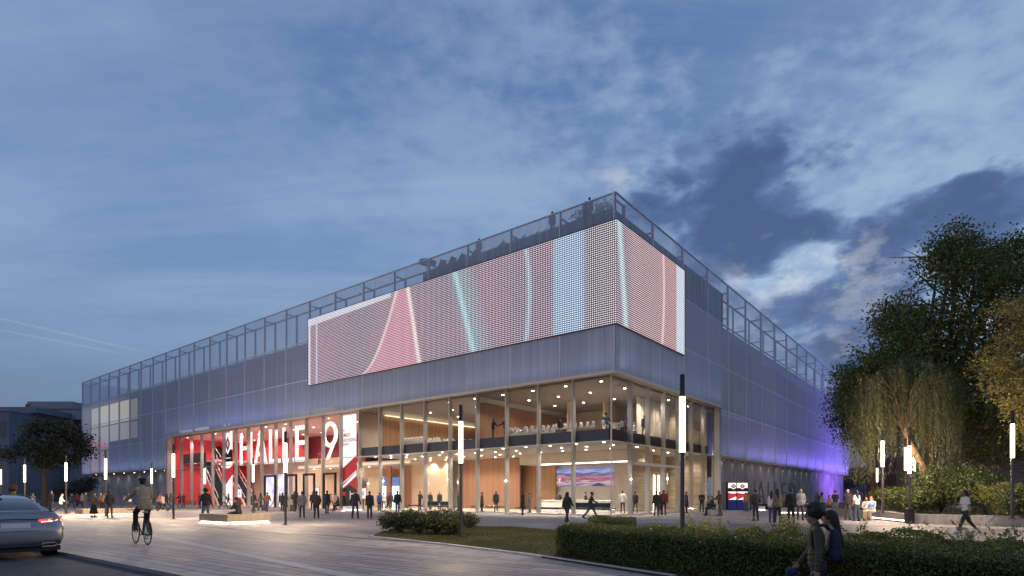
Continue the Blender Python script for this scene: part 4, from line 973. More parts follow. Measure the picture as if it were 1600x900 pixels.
def body_mesh(pose, fem, hi):
    k = ('b', pose, fem, hi)
    if k in CACHE: return CACHE[k]
    J, p = joints(pose, fem); mb = MB()
    hw = .15 if fem else .145
    rx = Matrix.Rotation(-R(p['lean']), 3, 'X')
    mb.ell(J['pel'] + J['s'] * .02, (hw, .105, .115), M=rx); mb.ell(J['waist'], (.115 if fem else .13, .09, .15), M=rx)
    mb.ell(J['chest'], (.135 if fem else .155, .10, .18), M=rx)
    capsule(mb, J['arms'][0][0] + Vector((.02, 0, -.01)), J['arms'][1][0] + Vector((-.02, 0, -.01)), .052, .052)
    capsule(mb, J['neck'] - J['s'] * .04, J['head'] - Vector((0, 0, .06)), .062, .058)
    h = J['head']; mb.ell(h + Vector((0, 0, .01)), (.078, .096, .116)); mb.ell(h + Vector((0, .028, -.055)), (.052, .058, .058))
    mb.ell(h + Vector((0, .098, -.012)), (.013, .020, .024))           # nose
    mb.ell(h + Vector((0, .082, -.055)), (.026, .012, .010))           # lips
    mb.ell(h + Vector((0, .078, .026)), (.050, .014, .010))            # brow
    for s in (-1, 1): mb.ell(h + Vector((s * .076, -.004, -.008)), (.008, .018, .028))
    for hp, kn, an, q in J['legs']:
        capsule(mb, hp, kn, .076, .052); capsule(mb, kn, an, .052, .036)
        d = Vector((0, math.cos(R(q * .5)), math.sin(R(q * .5)))) ; capsule(mb, an + Vector((0, -.03, -.03)), an + d * .15 + Vector((0, 0, -.045)), .036, .028)
    for S0, E, Wr, Wd, sd in J['arms']:
        capsule(mb, S0, E, .048, .038); capsule(mb, E, Wr, .038, .025); hand(mb, Wr, Wd, sd)
    CACHE[k] = remesh(mb, .0065 if hi else .024, 3 if hi else 1, 'body'); return CACHE[k]
def top_mesh(pose, fem, hi, style):
    k = ('t', pose, fem, hi, style)
    if k in CACHE: return CACHE[k]
    J, p = joints(pose, fem); mb = MB(); g = {'jacket': .030, 'coat': .032, 'shirt': .018, 'tee': .016, 'puffer': .042}[style]
    rx = Matrix.Rotation(-R(p['lean']), 3, 'X')
    mb.ell(J['pel'] + J['s'] * .05, (.15 + g, .105 + g, .13), M=rx); mb.ell(J['waist'], ((.12 if fem else .14) + g, .09 + g, .16), M=rx); mb.ell(J['chest'], ((.14 if fem else .165) + g * .8, .10 + g, .19), M=rx)
    capsule(mb, J['arms'][0][0] + Vector((.01, 0, -.03)), J['arms'][1][0] + Vector((-.01, 0, -.03)), .052 + g * .5, .052 + g * .5)
    for a_ in J['arms']: capsule(mb, J['neck'] + J['s'] * .012, a_[0] + Vector((0, 0, -.005)), .050 + g * .5, .052 + g * .5)
    if style != 'tee': capsule(mb, J['neck'] - J['s'] * .03, J['neck'] + J['s'] * .035, .062 + g * .4, .060 + g * .3)
    if style in ('jacket', 'puffer', 'shirt'): capsule(mb, J['pel'] + Vector((-.05, 0, -.02)), J['pel'] + Vector((.05, 0, -.02)), .10 + g, .10 + g)
    if style == 'coat' and 'seat' not in p:
        for q in range(6):
            z = J['pel'] - Vector((0, 0, .07 * q)); mb.ell(z, (.165 + g + .006 * q, .125 + g + .006 * q, .07))
    for S0, E, Wr, Wd, sd in J['arms']:
        if style == 'tee': capsule(mb, S0, S0.lerp(E, .62), .054 + g * .5, .052 + g * .6)
        else: capsule(mb, S0, E, .050 + g * .8, .042 + g * .7); capsule(mb, E, Wr.lerp(E, .02), .042 + g * .7, .030 + g * .5)
    if hi:                                   # folds at the elbows and waist
        for S0, E, Wr, Wd, sd in J['arms']:
            for q in range(4): mb.ell(E + (Wr - E) * (.1 + .2 * q), (.052 + g * .4, .050 + g * .4, .012), M=(Wr - E).to_track_quat('Z', 'Y').to_matrix())
        for q in range(3): mb.ell(J['pel'] + J['s'] * (.0 + .07 * q), (.155 + g, .115 + g, .012), M=rx)
    CACHE[k] = remesh(mb, .010 if hi else .026, 4 if hi else 1, style); return CACHE[k]
def legs_mesh(pose, fem, hi, style):
    k = ('l', pose, fem, hi, style)
    if k in CACHE: return CACHE[k]
    J, p = joints(pose, fem); mb = MB()
    mb.ell(J['pel'], (.158, .118, .12))
    if style == 'skirt' and 'seat' not in p:
        for q in range(9):
            z = J['pel'] - Vector((0, 0, .075 * q)); mb.ell(z, (.15 + .016 * q, .12 + .016 * q, .07))
    else:
        for hp, kn, an, q in J['legs']:
            capsule(mb, hp, kn, .094, .072); e = kn.lerp(an, .45 if style == 'shorts' else .94)
            capsule(mb, kn, e if style != 'shorts' else kn, .072, .060 if style != 'slim' else .044)
    CACHE[k] = remesh(mb, .010 if hi else .026, 3 if hi else 1, 'trousers'); return CACHE[k]
def shoes_mesh(pose, fem, hi, which):
    k = ('s', pose, fem, hi, which)
    if k in CACHE: return CACHE[k]
    J, p = joints(pose, fem); mb = MB()
    for hp, kn, an, q in J['legs'][which:which + 1]:
        d = Vector((0, math.cos(R(q * .5)), math.sin(R(q * .5)))); a = an + Vector((0, -.045, -.036)); b = an + d * .17 + Vector((0, 0, -.05))
        capsule(mb, a, b, .044, .036); capsule(mb, an + Vector((0, -.02, .03)), a, .045, .044); capsule(mb, an + Vector((0, -.02, .02)), b, .042, .036)
    CACHE[k] = remesh(mb, .010 if hi else .022, 2 if hi else 1, 'shoes'); return CACHE[k]
def hair_mesh(pose, fem, hi, style):
    k = ('h', pose, fem, hi, style)
    if k in CACHE: return CACHE[k]
    J, p = joints(pose, fem); mb = MB(); h = J['head'] + Vector((0, 0, .01)); v3 = lambda *a: h + Vector(a)
    if style == 'short': mb.ell(v3(0, -.018, .026), (.083, .094, .102))
    if style == 'curly':
        mb.ell(v3(0, -.022, .045), (.118, .124, .122))
        rr = random.Random(5)
        for q in range(60):
            a = rr.uniform(0, 6.28); e = rr.uniform(-.3, 1.5); d = Vector((math.cos(a) * math.cos(e), math.sin(a) * math.cos(e), math.sin(e)))
            if d.y > .25 and d.z < .35: continue
            mb.ell(v3(0, -.022, .045) + Vector((d.x * .118, d.y * .122, d.z * .120)), (.026,) * 3)
    if style == 'long':
        mb.ell(v3(0, -.02, .02), (.092, .104, .112)); capsule(mb, v3(0, -.065, 0), v3(0, -.10, -.30), .085, .065); capsule(mb, v3(-.045, -.05, 0), v3(-.06, -.07, -.24), .05, .04); capsule(mb, v3(.045, -.05, 0), v3(.06, -.07, -.24), .05, .04)
    if style == 'verylong':
        mb.ell(v3(0, -.02, .02), (.094, .108, .112))
        for x in (-.05, -.02, .02, .05): capsule(mb, v3(x, -.065, 0), v3(x * 1.4, -.14, -.34), .07, .055); capsule(mb, v3(x * 1.4, -.14, -.34), v3(x * 1.2, -.15, -.46), .05, .028)
    if style == 'bun': mb.ell(v3(0, -.018, .026), (.083, .096, .104)); mb.ell(v3(0, -.10, .06), (.045, .045, .045))
    if style == 'hat': mb.ell(v3(0, -.01, .06), (.098, .112, .062)); mb.ell(v3(0, .03, .045), (.105, .13, .022)); mb.ell(v3(0, -.03, .0), (.082, .088, .09))
    if style == 'bald': mb.ell(v3(0, -.05, -.02), (.074, .052, .06))
    CACHE[k] = remesh(mb, .010 if hi else .020, 1, 'hair'); return CACHE[k]
MC = {}
def cm(c, rough=.85, kind='cloth'):
    k = (tuple(round(x, 3) for x in c), kind)
    if k not in MC: MC[k] = mat(kind, c, rough, noise=.18, nscale=14, bump=.25 if kind == 'cloth' else 0, bscale=70)
    return MC[k]
SKINS = [(.42, .24, .16), (.30, .16, .10), (.16, .08, .05), (.50, .31, .22)]
HAIRS = {'k': (.012, .010, .010), 'b': (.045, .025, .015), 'd': (.25, .16, .07), 'g': (.25, .24, .23), 'r': (.16, .06, .025)}
def part(name, me, m, parent):
    o = bpy.data.objects.new(name, me); C.objects.link(o); o.parent = parent
    o.material_slots[0].link = 'OBJECT'; o.material_slots[0].material = m; return o
FACING = {'A': 0, 'C': 180, 'L': 90, 'R': -90}
def person(P, face, pose, top, legs, label, h=1.72, fem=False, style='jacket', lstyle='trousers', hair='short', hc='k', skin=0, hi=False, group=None, shoes=(.02, .02, .022), bag=None):
    rz = R(FACING[face] if isinstance(face, str) else face)
    o = bpy.data.objects.new('person', body_mesh(pose, fem, hi)); C.objects.link(o)
    o.material_slots[0].link = 'OBJECT'; o.material_slots[0].material = cm(SKINS[skin], .55, 'skin')
    sc = h / 1.705; o.location = P; o.rotation_euler = (0, 0, rz); o.scale = (sc, sc, sc)
    tag(o, label, 'person', group)
    part({'jacket': 'jacket', 'coat': 'coat', 'shirt': 'shirt', 'tee': 'shirt', 'puffer': 'jacket'}[style], top_mesh(pose, fem, hi, style), cm(top), o)
    part('skirt' if lstyle == 'skirt' else 'shorts' if lstyle == 'shorts' else 'trousers', legs_mesh(pose, fem, hi, lstyle), cm(legs), o)
    for w_ in (0, 1): part('shoe', shoes_mesh(pose, fem, hi, w_), cm(shoes, .6, 'leather'), o)
    if hair: part('hair', hair_mesh(pose, fem, hi, hair), cm(HAIRS[hc], .7, 'hair'), o)
    return o
BK, NV, JN, GY, OL, BR, BE, WH, RD = (.015, .015, .018), (.018, .024, .05), (.05, .08, .15), (.13, .13, .14), (.10, .09, .045), (.13, .055, .03), (.42, .32, .22), (.70, .68, .66), (.30, .02, .03)
DG, PK, TN, KH, PP, ORG, LB = (.04, .04, .045), (.55, .30, .28), (.36, .26, .15), (.22, .18, .12), (.22, .13, .24), (.50, .22, .08), (.35, .48, .70)
G = lambda x, y, z=0: gp(x, y, z)
Dp = lambda x, Yd, z=0: at(x, Yd, z)
PEOPLE = [
 (Dp(79, 44), -20, 'pockets', (.05, .03, .022), DG, 'man in a dark brown padded jacket behind the silver car', dict(style='puffer', h=1.8)),
 (G(95, 802), -60, 'stride', WH, BK, 'walker in a white backed jacket and black hood beside the far light column', dict(h=1.72)),
 (Dp(52, 46), 'L', 'walk', DG, DG, 'person whose dark head just shows over the sloping car window', dict()),
 (Dp(20, 19.5), 'A', 'stand', (.26, .27, .05), DG, 'person with ginger curly hair in a yellow top behind the silver car', dict(hair='curly', hc='r', h=1.76, style='shirt')),
 (G(120.5, 791.5), 'C', 'stand', RD, BK, 'small distant person in a red jacket before the dark building', dict(hc='g')),
 (G(133.5, 796), 'R', 'talk', OL, JN, 'ginger haired person in an olive jacket and jeans by the far bench', dict(hc='r', h=1.78)),
 (G(146.5, 808.5), -15, 'slow', (.13, .10, .05), (.012, .02, .018), 'woman in an olive top and long dark skirt at the far bench', dict(fem=True, lstyle='skirt', h=1.70, style='shirt', hair='bun')),
 (G(158.5, 797), 'C', 'fold', (.16, .07, .045), BK, 'woman in a rust brown top behind the far bench', dict(fem=True, hair='long', hc='b')),
 (G(171.5, 809), 20, 'pockets', BK, (.05, .032, .022), 'man in a black hoodie and brown trousers before the far bench', dict(h=1.76)),
 (G(196, 796), 'L', 'stride', PP, JN, 'woman in a mauve jacket striding behind the cyclist', dict(fem=True, hair='short')),
 (G(255, 798.5), 'L', 'stride', (.55, .38, .34), BK, 'walker in a pale pink jacket before the concrete wall, ahead of the dark pair', dict(h=1.7, hair='bun', fem=True)),
 (G(260.5, 795), 'L', 'walk', BK, BK, 'woman in black walking between the pink and the dark jacketed walkers', dict(fem=True, hair='long')),
 (G(267, 798), 'L', 'walk2', DG, JN, 'woman with long hair in a dark jacket and jeans left of the jamb light column', dict(fem=True, hair='long')),
 (G(281, 793), 'L', 'push', DG, BK, 'man in dark grey with his hands on a bicycle by the entrance', dict()),
 (G(287, 792), 'C', 'talk', RD, DG, 'person in a dark red top behind the bicycles', dict()),
 (Dp(321, 33.5), 12, 'wide', BK, (.07, .10, .16), 'broad man in a black bomber jacket and blue jeans at the concrete bench block', dict(h=1.82, hair='curly')),
 (G(329.5, 793), 'L', 'slow', (.18, .04, .04), DG, 'person in a dark red jacket partly hidden by the man in the bomber jacket', dict()),
 (G(349.5, 794.5), 'R', 'stride', (.55, .50, .48), DG, 'walker in a light jacket before the tall poster', dict(h=1.74)),
 (G(356.5, 793), -70, 'walk', DG, KH, 'walker with a black backpack ahead of the light jacketed walker', dict()),
 (Dp(373, 30.6, .0), 70, 'lounge', BK, BK, 'person all in black sitting on the concrete bench block with legs stretched out', dict(hair='hat')),
 (G(396, 799), -30, 'slow', BK, GY, 'man in a black jacket and grey trousers right of the bench block', dict(h=1.82)),
 (G(407, 797.5), -20, 'walk', (.10, .10, .11), BK, 'woman in a grey top with a dark bag beside the man in grey trousers', dict(fem=True, hair='long', style='shirt')),
 (G(417.5, 799), 10, 'walk', (.16, .06, .035), JN, 'man in a brown jacket with a rolling case', dict(h=1.8)),
 (G(428.5, 793), 'R', 'stride', PK, PK, 'woman dressed in pink passing the violet screen', dict(fem=True, hair='bun')),
 (G(441.5, 798.5), 'A', 'stand', BK, BK, 'woman in a long black coat beside the light column before the letters', dict(fem=True, style='coat', hair='long')),
 (G(452, 794), 'L', 'stand', PK, BE, 'person in pale pink standing before the beige doors', dict(fem=True, hair='bun', hc='b')),
 (G(460, 799), 'C', 'carry', BK, BK, 'large man in black with dark luggage in front of him', dict(h=1.84, style='puffer')),
 (G(465, 796), 'A', 'stand', DG, DG, 'man mostly hidden behind the one with the luggage', dict()),
 (G(472, 810), 15, 'pockets', (.16, .14, .15), (.02, .03, .055), 'man in a grey jacket and dark jeans in the middle of the square', dict(h=1.70)),
 (G(480.5, 794), 'R', 'walk', WH, WH, 'distant walker in white behind the man in the grey jacket', dict(fem=True, hair='bun', hc='d')),
 (G(488.5, 797), 'C', 'talk', BK, BK, 'man in black below the small diamond sign', dict(h=1.82)),
 (G(494.5, 810), 5, 'pockets', (.035, .025, .02), BK, 'man in a dark brown padded coat beside the grey jacketed man', dict(h=1.72, style='puffer')),
 (G(511, 802.5), -10, 'stand', (.012, .013, .02), (.015, .02, .035), 'tall man in a loose black jacket before the last entrance door', dict(h=1.84, style='puffer')),
 (G(525, 796), 'C', 'stand', PK, BE, 'person in pale pink behind the seated woman in black', dict(hc='b')),
 (Dp(529, 56, -.02), 'L', 'sit', BK, BK, 'woman in black seated on the small white block at the stairs', dict(fem=True, hair='long')),
 (G(555, 810.5), 0, 'wide', (.014, .016, .022), (.012, .018, .04), 'man with legs apart in a black jacket before the white poster', dict(h=1.82)),
 (G(566, 795), 20, 'stand', (.25, .20, .16), KH, 'person in a sand coloured coat between the two men in black', dict(hair='short', hc='b', style='coat')),
 (G(577.5, 810.5), 5, 'stand', (.010, .012, .018), (.012, .016, .03), 'stocky man in a black coat, right of the wide legged man', dict(h=1.72, style='puffer')),
 (G(592.5, 798), 0, 'stand', (.06, .12, .36), BK, 'person with a bright blue jacket before the glowing foyer screens', dict(fem=True, hair='bun')),
 (G(600, 796), 40, 'talk', WH, (.05, .02, .02), 'person in a white top close to the one in bright blue', dict(fem=True, hc='b')),
 (G(606.5, 797.5), 'R', 'slow', (.15, .05, .04), DG, 'person in a rust jacket half hidden by the man in khaki trousers', dict()),
 (G(610.5, 797.5), 0, 'stand', (.09, .085, .10), KH, 'man in a grey jacket and khaki trousers outside the foyer', dict(h=1.74)),
 (G(621, 804), 0, 'slow', (.012, .015, .025), (.035, .06, .11), 'man in a black jacket and blue jeans stepping away from the foyer', dict(h=1.82)),
 (Dp(656, 54.5, .05), -30, 'phone', (.05, .045, .045), DG, 'man in dark grey looking at his phone at the foyer glass', dict(h=1.78)),
 (Dp(672, 57.5, .05), 'C', 'carry', (.03, .03, .035), BK, 'man holding a red folder behind the lobby sofas', dict(h=1.75)),
 (Dp(687, 57.5, .05), 'C', 'stand', NV, NV, 'man in a navy suit standing behind the lobby sofas', dict(h=1.78)),
 (Dp(717, 53, .05), 'R', 'stand', BK, BK, 'person half hidden by the light column at the shrubs', dict()),
 (Dp(753, 49.8, .05), 'R', 'stand', BK, (.012, .015, .03), 'woman in a dark coat and long skirt inside by the brown wall', dict(fem=True, style='coat', hair='bun', h=1.66)),
 (Dp(775, 49.4, .05), 0, 'stand', (.015, .02, .03), (.02, .03, .05), 'man in a dark blue jacket facing the brown wall, inside the glass', dict(h=1.76)),
 (G(817, 804.9), -70, 'stand', BK, BK, 'man in a long black coat outside the glass by the low benches', dict(style='coat', h=1.78)),
 (Dp(827.5, 47.5, .05), 'L', 'fold', (.09, .09, .10), (.10, .11, .13), 'woman in grey facing the man in the long coat from inside', dict(fem=True, hair='long', hc='b', h=1.66)),
 (Dp(874, 50.3, .05), 'C', 'phone', DG, BK, 'receptionist in a dark jacket and white blouse at the long desk', dict(fem=True, hair='bun', h=1.72)),
 (Dp(915, 49.5, .05), 'R', 'talk', BK, BK, 'second receptionist turned sideways behind the long desk', dict(fem=True, hair='bun', h=1.7)),
 (G(886, 816), -30, 'walk', BK, (.022, .03, .07), 'woman with very long dark hair in a black jacket walking on the square', dict(fem=True, hair='verylong', h=1.70)),
 (G(923, 810), 'R', 'stride', (.02, .018, .02), (.035, .04, .05), 'man in a dark jersey striding past the corner glass', dict(h=1.80, style='shirt')),
 (Dp(973, 46.5, .05), 0, 'pockets', (.66, .63, .60), BK, 'man in a white jacket and black trousers inside the corner', dict(h=1.78)),
 (Dp(992.5, 47.5, .05), 'A', 'slow', BK, DG, 'person in black behind the corner mullion', dict()),
 (G(1025.5, 806), 5, 'stand', (.015, .018, .024), (.03, .035, .045), 'man in a black jacket at the side doors beside the red backpack', dict(h=1.78)),
 (G(1031, 803), 60, 'stand', DG, DG, 'person nearly hidden between the two men at the side doors', dict(h=1.76)),
 (G(1037, 805.5), -15, 'slow', (.05, .02, .025), (.06, .015, .02), 'man with a big dark red backpack at the side doors', dict(h=1.86)),
 (G(1072.5, 802), 'L', 'stand', BK, BK, 'person in a long black coat just right of the near light column', dict(style='coat', h=1.78)),
 (G(1096.5, 800), 170, 'fold', BK, DG, 'man in black with arms folded by the stone wall', dict(h=1.78)),
 (Dp(1113.5, 41.6, .05), 80, 'sit', BK, BK, 'person in black sitting in the wheelchair', dict(h=1.75)),
 (G(1124.5, 806), 'L', 'push', (.09, .05, .035), (.06, .08, .12), 'man in a brown hoodie and jeans pushing the wheelchair', dict(hc='d', h=1.84)),
 (G(1165.5, 799), 10, 'stand', ORG, (.08, .10, .13), 'woman in an orange backpack and jeans near the poster pillars', dict(hc='b', h=1.72, fem=True, hair='bun')),
 (G(1175, 797), 'C', 'talk', (.12, .07, .10), DG, 'bald person behind the man in the black jacket near the pillars', dict(hair='bald', hc='g')),
 (G(1181, 814), 25, 'pockets', (.014, .014, .018), (.02, .025, .05), 'man in a black jacket over a white hem, right of the poster pillars', dict(h=1.78)),
 (G(1206, 816), -40, 'stand', (.58, .55, .54), (.04, .06, .13), 'woman with dark curly hair in a white top and blue jeans', dict(fem=True, hair='long', h=1.70, style='shirt')),
 (G(1215, 817), 0, 'stand', (.15, .13, .085), BK, 'woman in an olive jacket and black trousers with her back to us', dict(fem=True, hair='long', h=1.78)),
 (G(1236, 818), -10, 'stand', (.010, .012, .016), (.012, .013, .02), 'man all in black with his back to us beside the bearded man', dict(h=1.78, style='puffer')),
 (G(1250.5, 813), 170, 'pockets', (.30, .29, .30), (.05, .055, .07), 'bearded man in a grey shirt facing us', dict(h=1.86, skin=0)),
 (G(1296, 803), 'L', 'slow', ORG, DG, 'person with a tan backpack behind the foreground couple', dict(h=1.5, fem=True, hair='bun', hc='b')),
 (G(1305, 807), 0, 'stand', (.012, .012, .02), (.10, .12, .15), 'man in a black T-shirt facing the violet wall', dict(style='tee', h=1.80, hc='b')),
 (G(1324.5, 812), -50, 'talk', (.06, .035, .05), (.07, .075, .09), 'bald man in a dark jersey talking with the woman in white', dict(hair='bald', hc='g', h=1.84, skin=3)),
 (G(1338.5, 814), 10, 'stand', (.62, .58, .54), (.04, .06, .11), 'woman in a white T-shirt and jeans seen from behind', dict(fem=True, style='tee', hair='long', h=1.74)),
 (Dp(1353.5, 34.2, .03), 150, 'sit', (.55, .48, .38), (.50, .36, .26), 'woman in a cream dress seated at the end of the planter bench', dict(fem=True, hair='long', hc='b', skin=3, style='shirt')),
 (Dp(1363, 33.0, .03), 120, 'sit', LB, (.48, .34, .22), 'man in a light blue shirt seated beside the woman in cream', dict(hc='b', skin=3, style='shirt', h=1.78)),
 (G(1509, 833), 85, 'amble', (.62, .58, .54), (.025, .03, .03), 'woman in a white tee and dark leggings walking past the planter', dict(fem=True, style='tee', hair='long', skin=2, h=1.74, lstyle='slim', shoes=(.7, .68, .66), hi=True)),
 (B(12.15, 1.5, 6.05), -60, 'shake', BK, DG, 'man in a dark suit shaking hands, the slimmer one of the upper floor pair', dict(h=1.76)),
 (B(10.95, 1.6, 6.05), 110, 'shake', NV, NV, 'man in a navy suit shaking hands on the upper floor', dict(h=1.78)),
 (B(T(570, 2), 2, 6.05), 0, 'stand', (.03, .03, .05), BK, 'man in a dark suit on the upper floor next to the white poster', dict(h=1.78)),
 (B(T(564.5, 3), 3, 6.05), 'R', 'talk', (.35, .22, .20), DG, 'person in pale rose beside the suited man by the white poster', dict(h=1.62, fem=True, hair='bun')),
 (B(5.9, 1.9, 6.05), -75, 'sit', BK, BK, 'person in black sitting in the middle of the white chair rows', dict()),
 (B(1.9, 2.0, 6.05), -30, 'sit', (.10, .10, .11), BK, 'man in a grey jacket sitting at the upper corner table', dict(h=1.85)),
 (B(1.7, 4.9, 6.05), 120, 'sit', (.10, .07, .06), BK, 'woman with long hair sitting opposite at the upper corner table', dict(fem=True, hair='long', h=1.76)),
 (B(2.3, 7.2, 6.05), 170, 'sit', WH, BK, 'person in white sitting deepest at the upper corner table', dict(hair='bun', h=1.6)),
 (B(1.45, 7.4, 6.05), 10, 'slow', (.015, .018, .025), BK, 'man in a dark suit walking behind the upper side glazing', dict(h=1.76)),
 (B(1.5, 17.4, 6.05), -90, 'point', (.62, .60, .58), BK, 'person in a white shirt pointing at a stand on the upper floor', dict(h=1.74)),
 (B(T(863, 1.2), 1.2, 21.15), 0, 'stand', (.02, .02, .03), BK, 'guest on the roof terrace behind the mesh, alone left of the pair', dict(h=1.8)),
 (B(T(921, 1.1), 1.1, 21.15), 0, 'stand', (.16, .12, .10), BK, 'taller guest of the pair at the roof corner', dict(h=1.8)),
 (B(T(915, 1.1), 1.1, 21.15), 20, 'stand', (.10, .08, .07), BK, 'shorter guest of the pair at the roof corner', dict(h=1.62)),
 (B(T(748.5, 1.1), 1.1, 21.15), 0, 'stand', (.03, .03, .04), BK, 'guest standing among the deck chairs on the roof terrace', dict(h=1.7)),
 (B(64.6, 3.2, 6.41), 'R', 'talk', BK, BK, 'person in black at the top of the entrance stairs', dict(h=1.75)),
 (B(T(499, 8.6), 8.6, 5.4), 'A', 'stand', (.30, .03, .03), BK, 'person in red on the inner gallery behind the letter E', dict(h=1.75)),
]
PEOPLE += [
 (G(240, 795), 'L', 'walk', DG, JN, 'walker in dark grey passing the thin light column by the concrete wall', dict()),
 (G(249, 796), 'R', 'walk2', (.30, .10, .10), BK, 'walker in a faded red top just right of the cyclist', dict(fem=True, hair='bun')),
 (G(111, 795), 'R', 'walk', DG, BK, 'small dark figure walking before the grey block', dict()),
 (G(129, 794), 'C', 'stand', (.20, .20, .24), DG, 'distant person in grey blue left of the far bench', dict(hair='short', hc='b')),
 (G(164.5, 797), 'C', 'talk', (.45, .25, .18), BK, 'woman in salmon behind the man in the black hoodie', dict(fem=True, hair='bun', hc='b')),
 (G(203, 797), 'L', 'push', (.5, .48, .48), DG, 'person in pale grey pushing something beside the mauve jacket', dict(fem=True)),
 (G(312, 793), 'R', 'stand', DG, JN, 'person in dark grey left of the broad man at the bench block', dict()),
 (G(437, 793), 'R', 'slow', BK, DG, 'small dark figure before the violet screen', dict()),
 (G(518, 794), 'L', 'walk', (.28, .28, .30), BK, 'distant walker in grey at the last entrance door', dict()),
 (G(536, 793), 'R', 'stand', BK, BK, 'dark figure behind the seat block by the white banner', dict()),
 (G(1277, 800), 'C', 'stand', (.10, .08, .12), BK, 'dim figure at the violet wall above the couple', dict()),
 (G(1284, 801), 'R', 'talk', (.35, .30, .28), DG, 'figure in beige at the violet wall beside the dim one', dict(fem=True, hair='long')),
]
for P, face, pose, top, legs, label, kw in PEOPLE:
    kw = dict(kw); kw.setdefault('skin', int(abs(P.x * 7)) % 4 if 'skin' not in kw else 0)
    person(P, face, pose, top, legs, label, **kw)
# foreground couple on the lower footpath
mP = Vector((at(1277, 8.0).x, 8.0, -.35)); wP = Vector((at(1300, 8.55).x, 8.55, -.35))
person(mP, 72, 'near', (.052, .048, .030), (.014, .025, .06), 'man in an olive jacket with round dark hair, nearest person before the hedge', style='shirt', h=1.66, hair='curly', skin=1, hi=True)
person(wP, 66, 'slow', (.30, .25, .18), (.30, .24, .16), 'woman with very long black hair beyond the man in the olive jacket', h=1.60, fem=True, hair='verylong', skin=1, hi=True, style='jacket')
def backpack(P, rz, c, label, s=1.0):
    e = empty('backpack', P, rz, label, 'backpack'); e.scale = (s, s, s)
    b = MB(); b.ell((0, -.05, .22), (.15, .085, .24)); b.ell((0, -.04, .12), (.155, .10, .14)); o = bpy.data.objects.new('bag', remesh(b, .012, 2)); C.objects.link(o); o.parent = e; o.material_slots[0].link = 'OBJECT'; o.material_slots[0].material = cm(c)
    q = MB(); q.ell((0, -.12, .10), (.11, .05, .10)); o = bpy.data.objects.new('pocket', remesh(q, .012, 2)); C.objects.link(o); o.parent = e; o.material_slots[0].link = 'OBJECT'; o.material_slots[0].material = cm(tuple(x * .8 for x in c))
    for sd in (-1, 1):
        MB().path([(sd * .10, .0, .42), (sd * .115, .06, .50), (sd * .125, .16, .49), (sd * .135, .245, .40), (sd * .15, .245, .24), (sd * .15, .14, .10), (sd * .13, .02, .04)], .016, 8).build('strap', cm(tuple(x * .5 for x in c)), e)
    return e
mf = Matrix.Rotation(R(72), 3, 'Z'); backpack(mP + mf @ Vector((0, -.155, .90)), R(72), (.012, .020, .050), 'dark blue backpack on the shoulders of the man in the olive jacket')
backpack(G(1037, 805.5) + Vector((.05, -.18, 1.0)), R(-15), (.20, .01, .02), 'big dark red backpack worn at the side doors', 1.3)
backpack(G(356.5, 793) + Vector((-.16, -.08, .95)), R(-70), BK, 'black backpack worn by a walker before the tall poster')
backpack(G(1165.5, 799) + Vector((0, -.16, .90)), R(10), (.50, .22, .08), 'orange backpack worn near the poster pillars')
backpack(G(592.5, 798) + Vector((0, -.16, .9)), 0, (.06, .12, .40), 'bright blue backpack worn before the foyer screens')
# glasses and a wrapped umbrella/phone for the near man
gl = empty('glasses', mP, R(72), 'thin glasses on the man in the olive jacket', 'glasses'); J_, _ = joints('near', False); hd_ = J_['head'] * (1.66 / 1.705)
q = MB()
for s in (-1, 1):
    q.ring(hd_ + Vector((s * .032, .096, .006)), (0, 1, 0), .022, .0022, 18, 6); q.path([hd_ + Vector((s * .054, .094, .012)), hd_ + Vector((s * .078, .03, .012)), hd_ + Vector((s * .078, -.02, .006))], .002, 6)
q.build('frame', M['dark'], gl)
wr = J_['arms'][1]; hp = (wr[2] + wr[3] * .11) * (1.66 / 1.705)
ph = empty('folded_jacket', mP + mf @ hp, R(72), 'blue folded raincoat held in the hand of the man in the olive jacket', 'raincoat')
q = MB(); q.ell((0, .03, -.03), (.05, .085, .045)); q.ell((0, .06, -.07), (.04, .06, .055)); q.ell((.01, .0, -.02), (.045, .06, .04)); o = bpy.data.objects.new('cloth', remesh(q, .01, 2)); C.objects.link(o); o.parent = ph; o.material_slots[0].link = 'OBJECT'; o.material_slots[0].material = cm((.015, .03, .11))

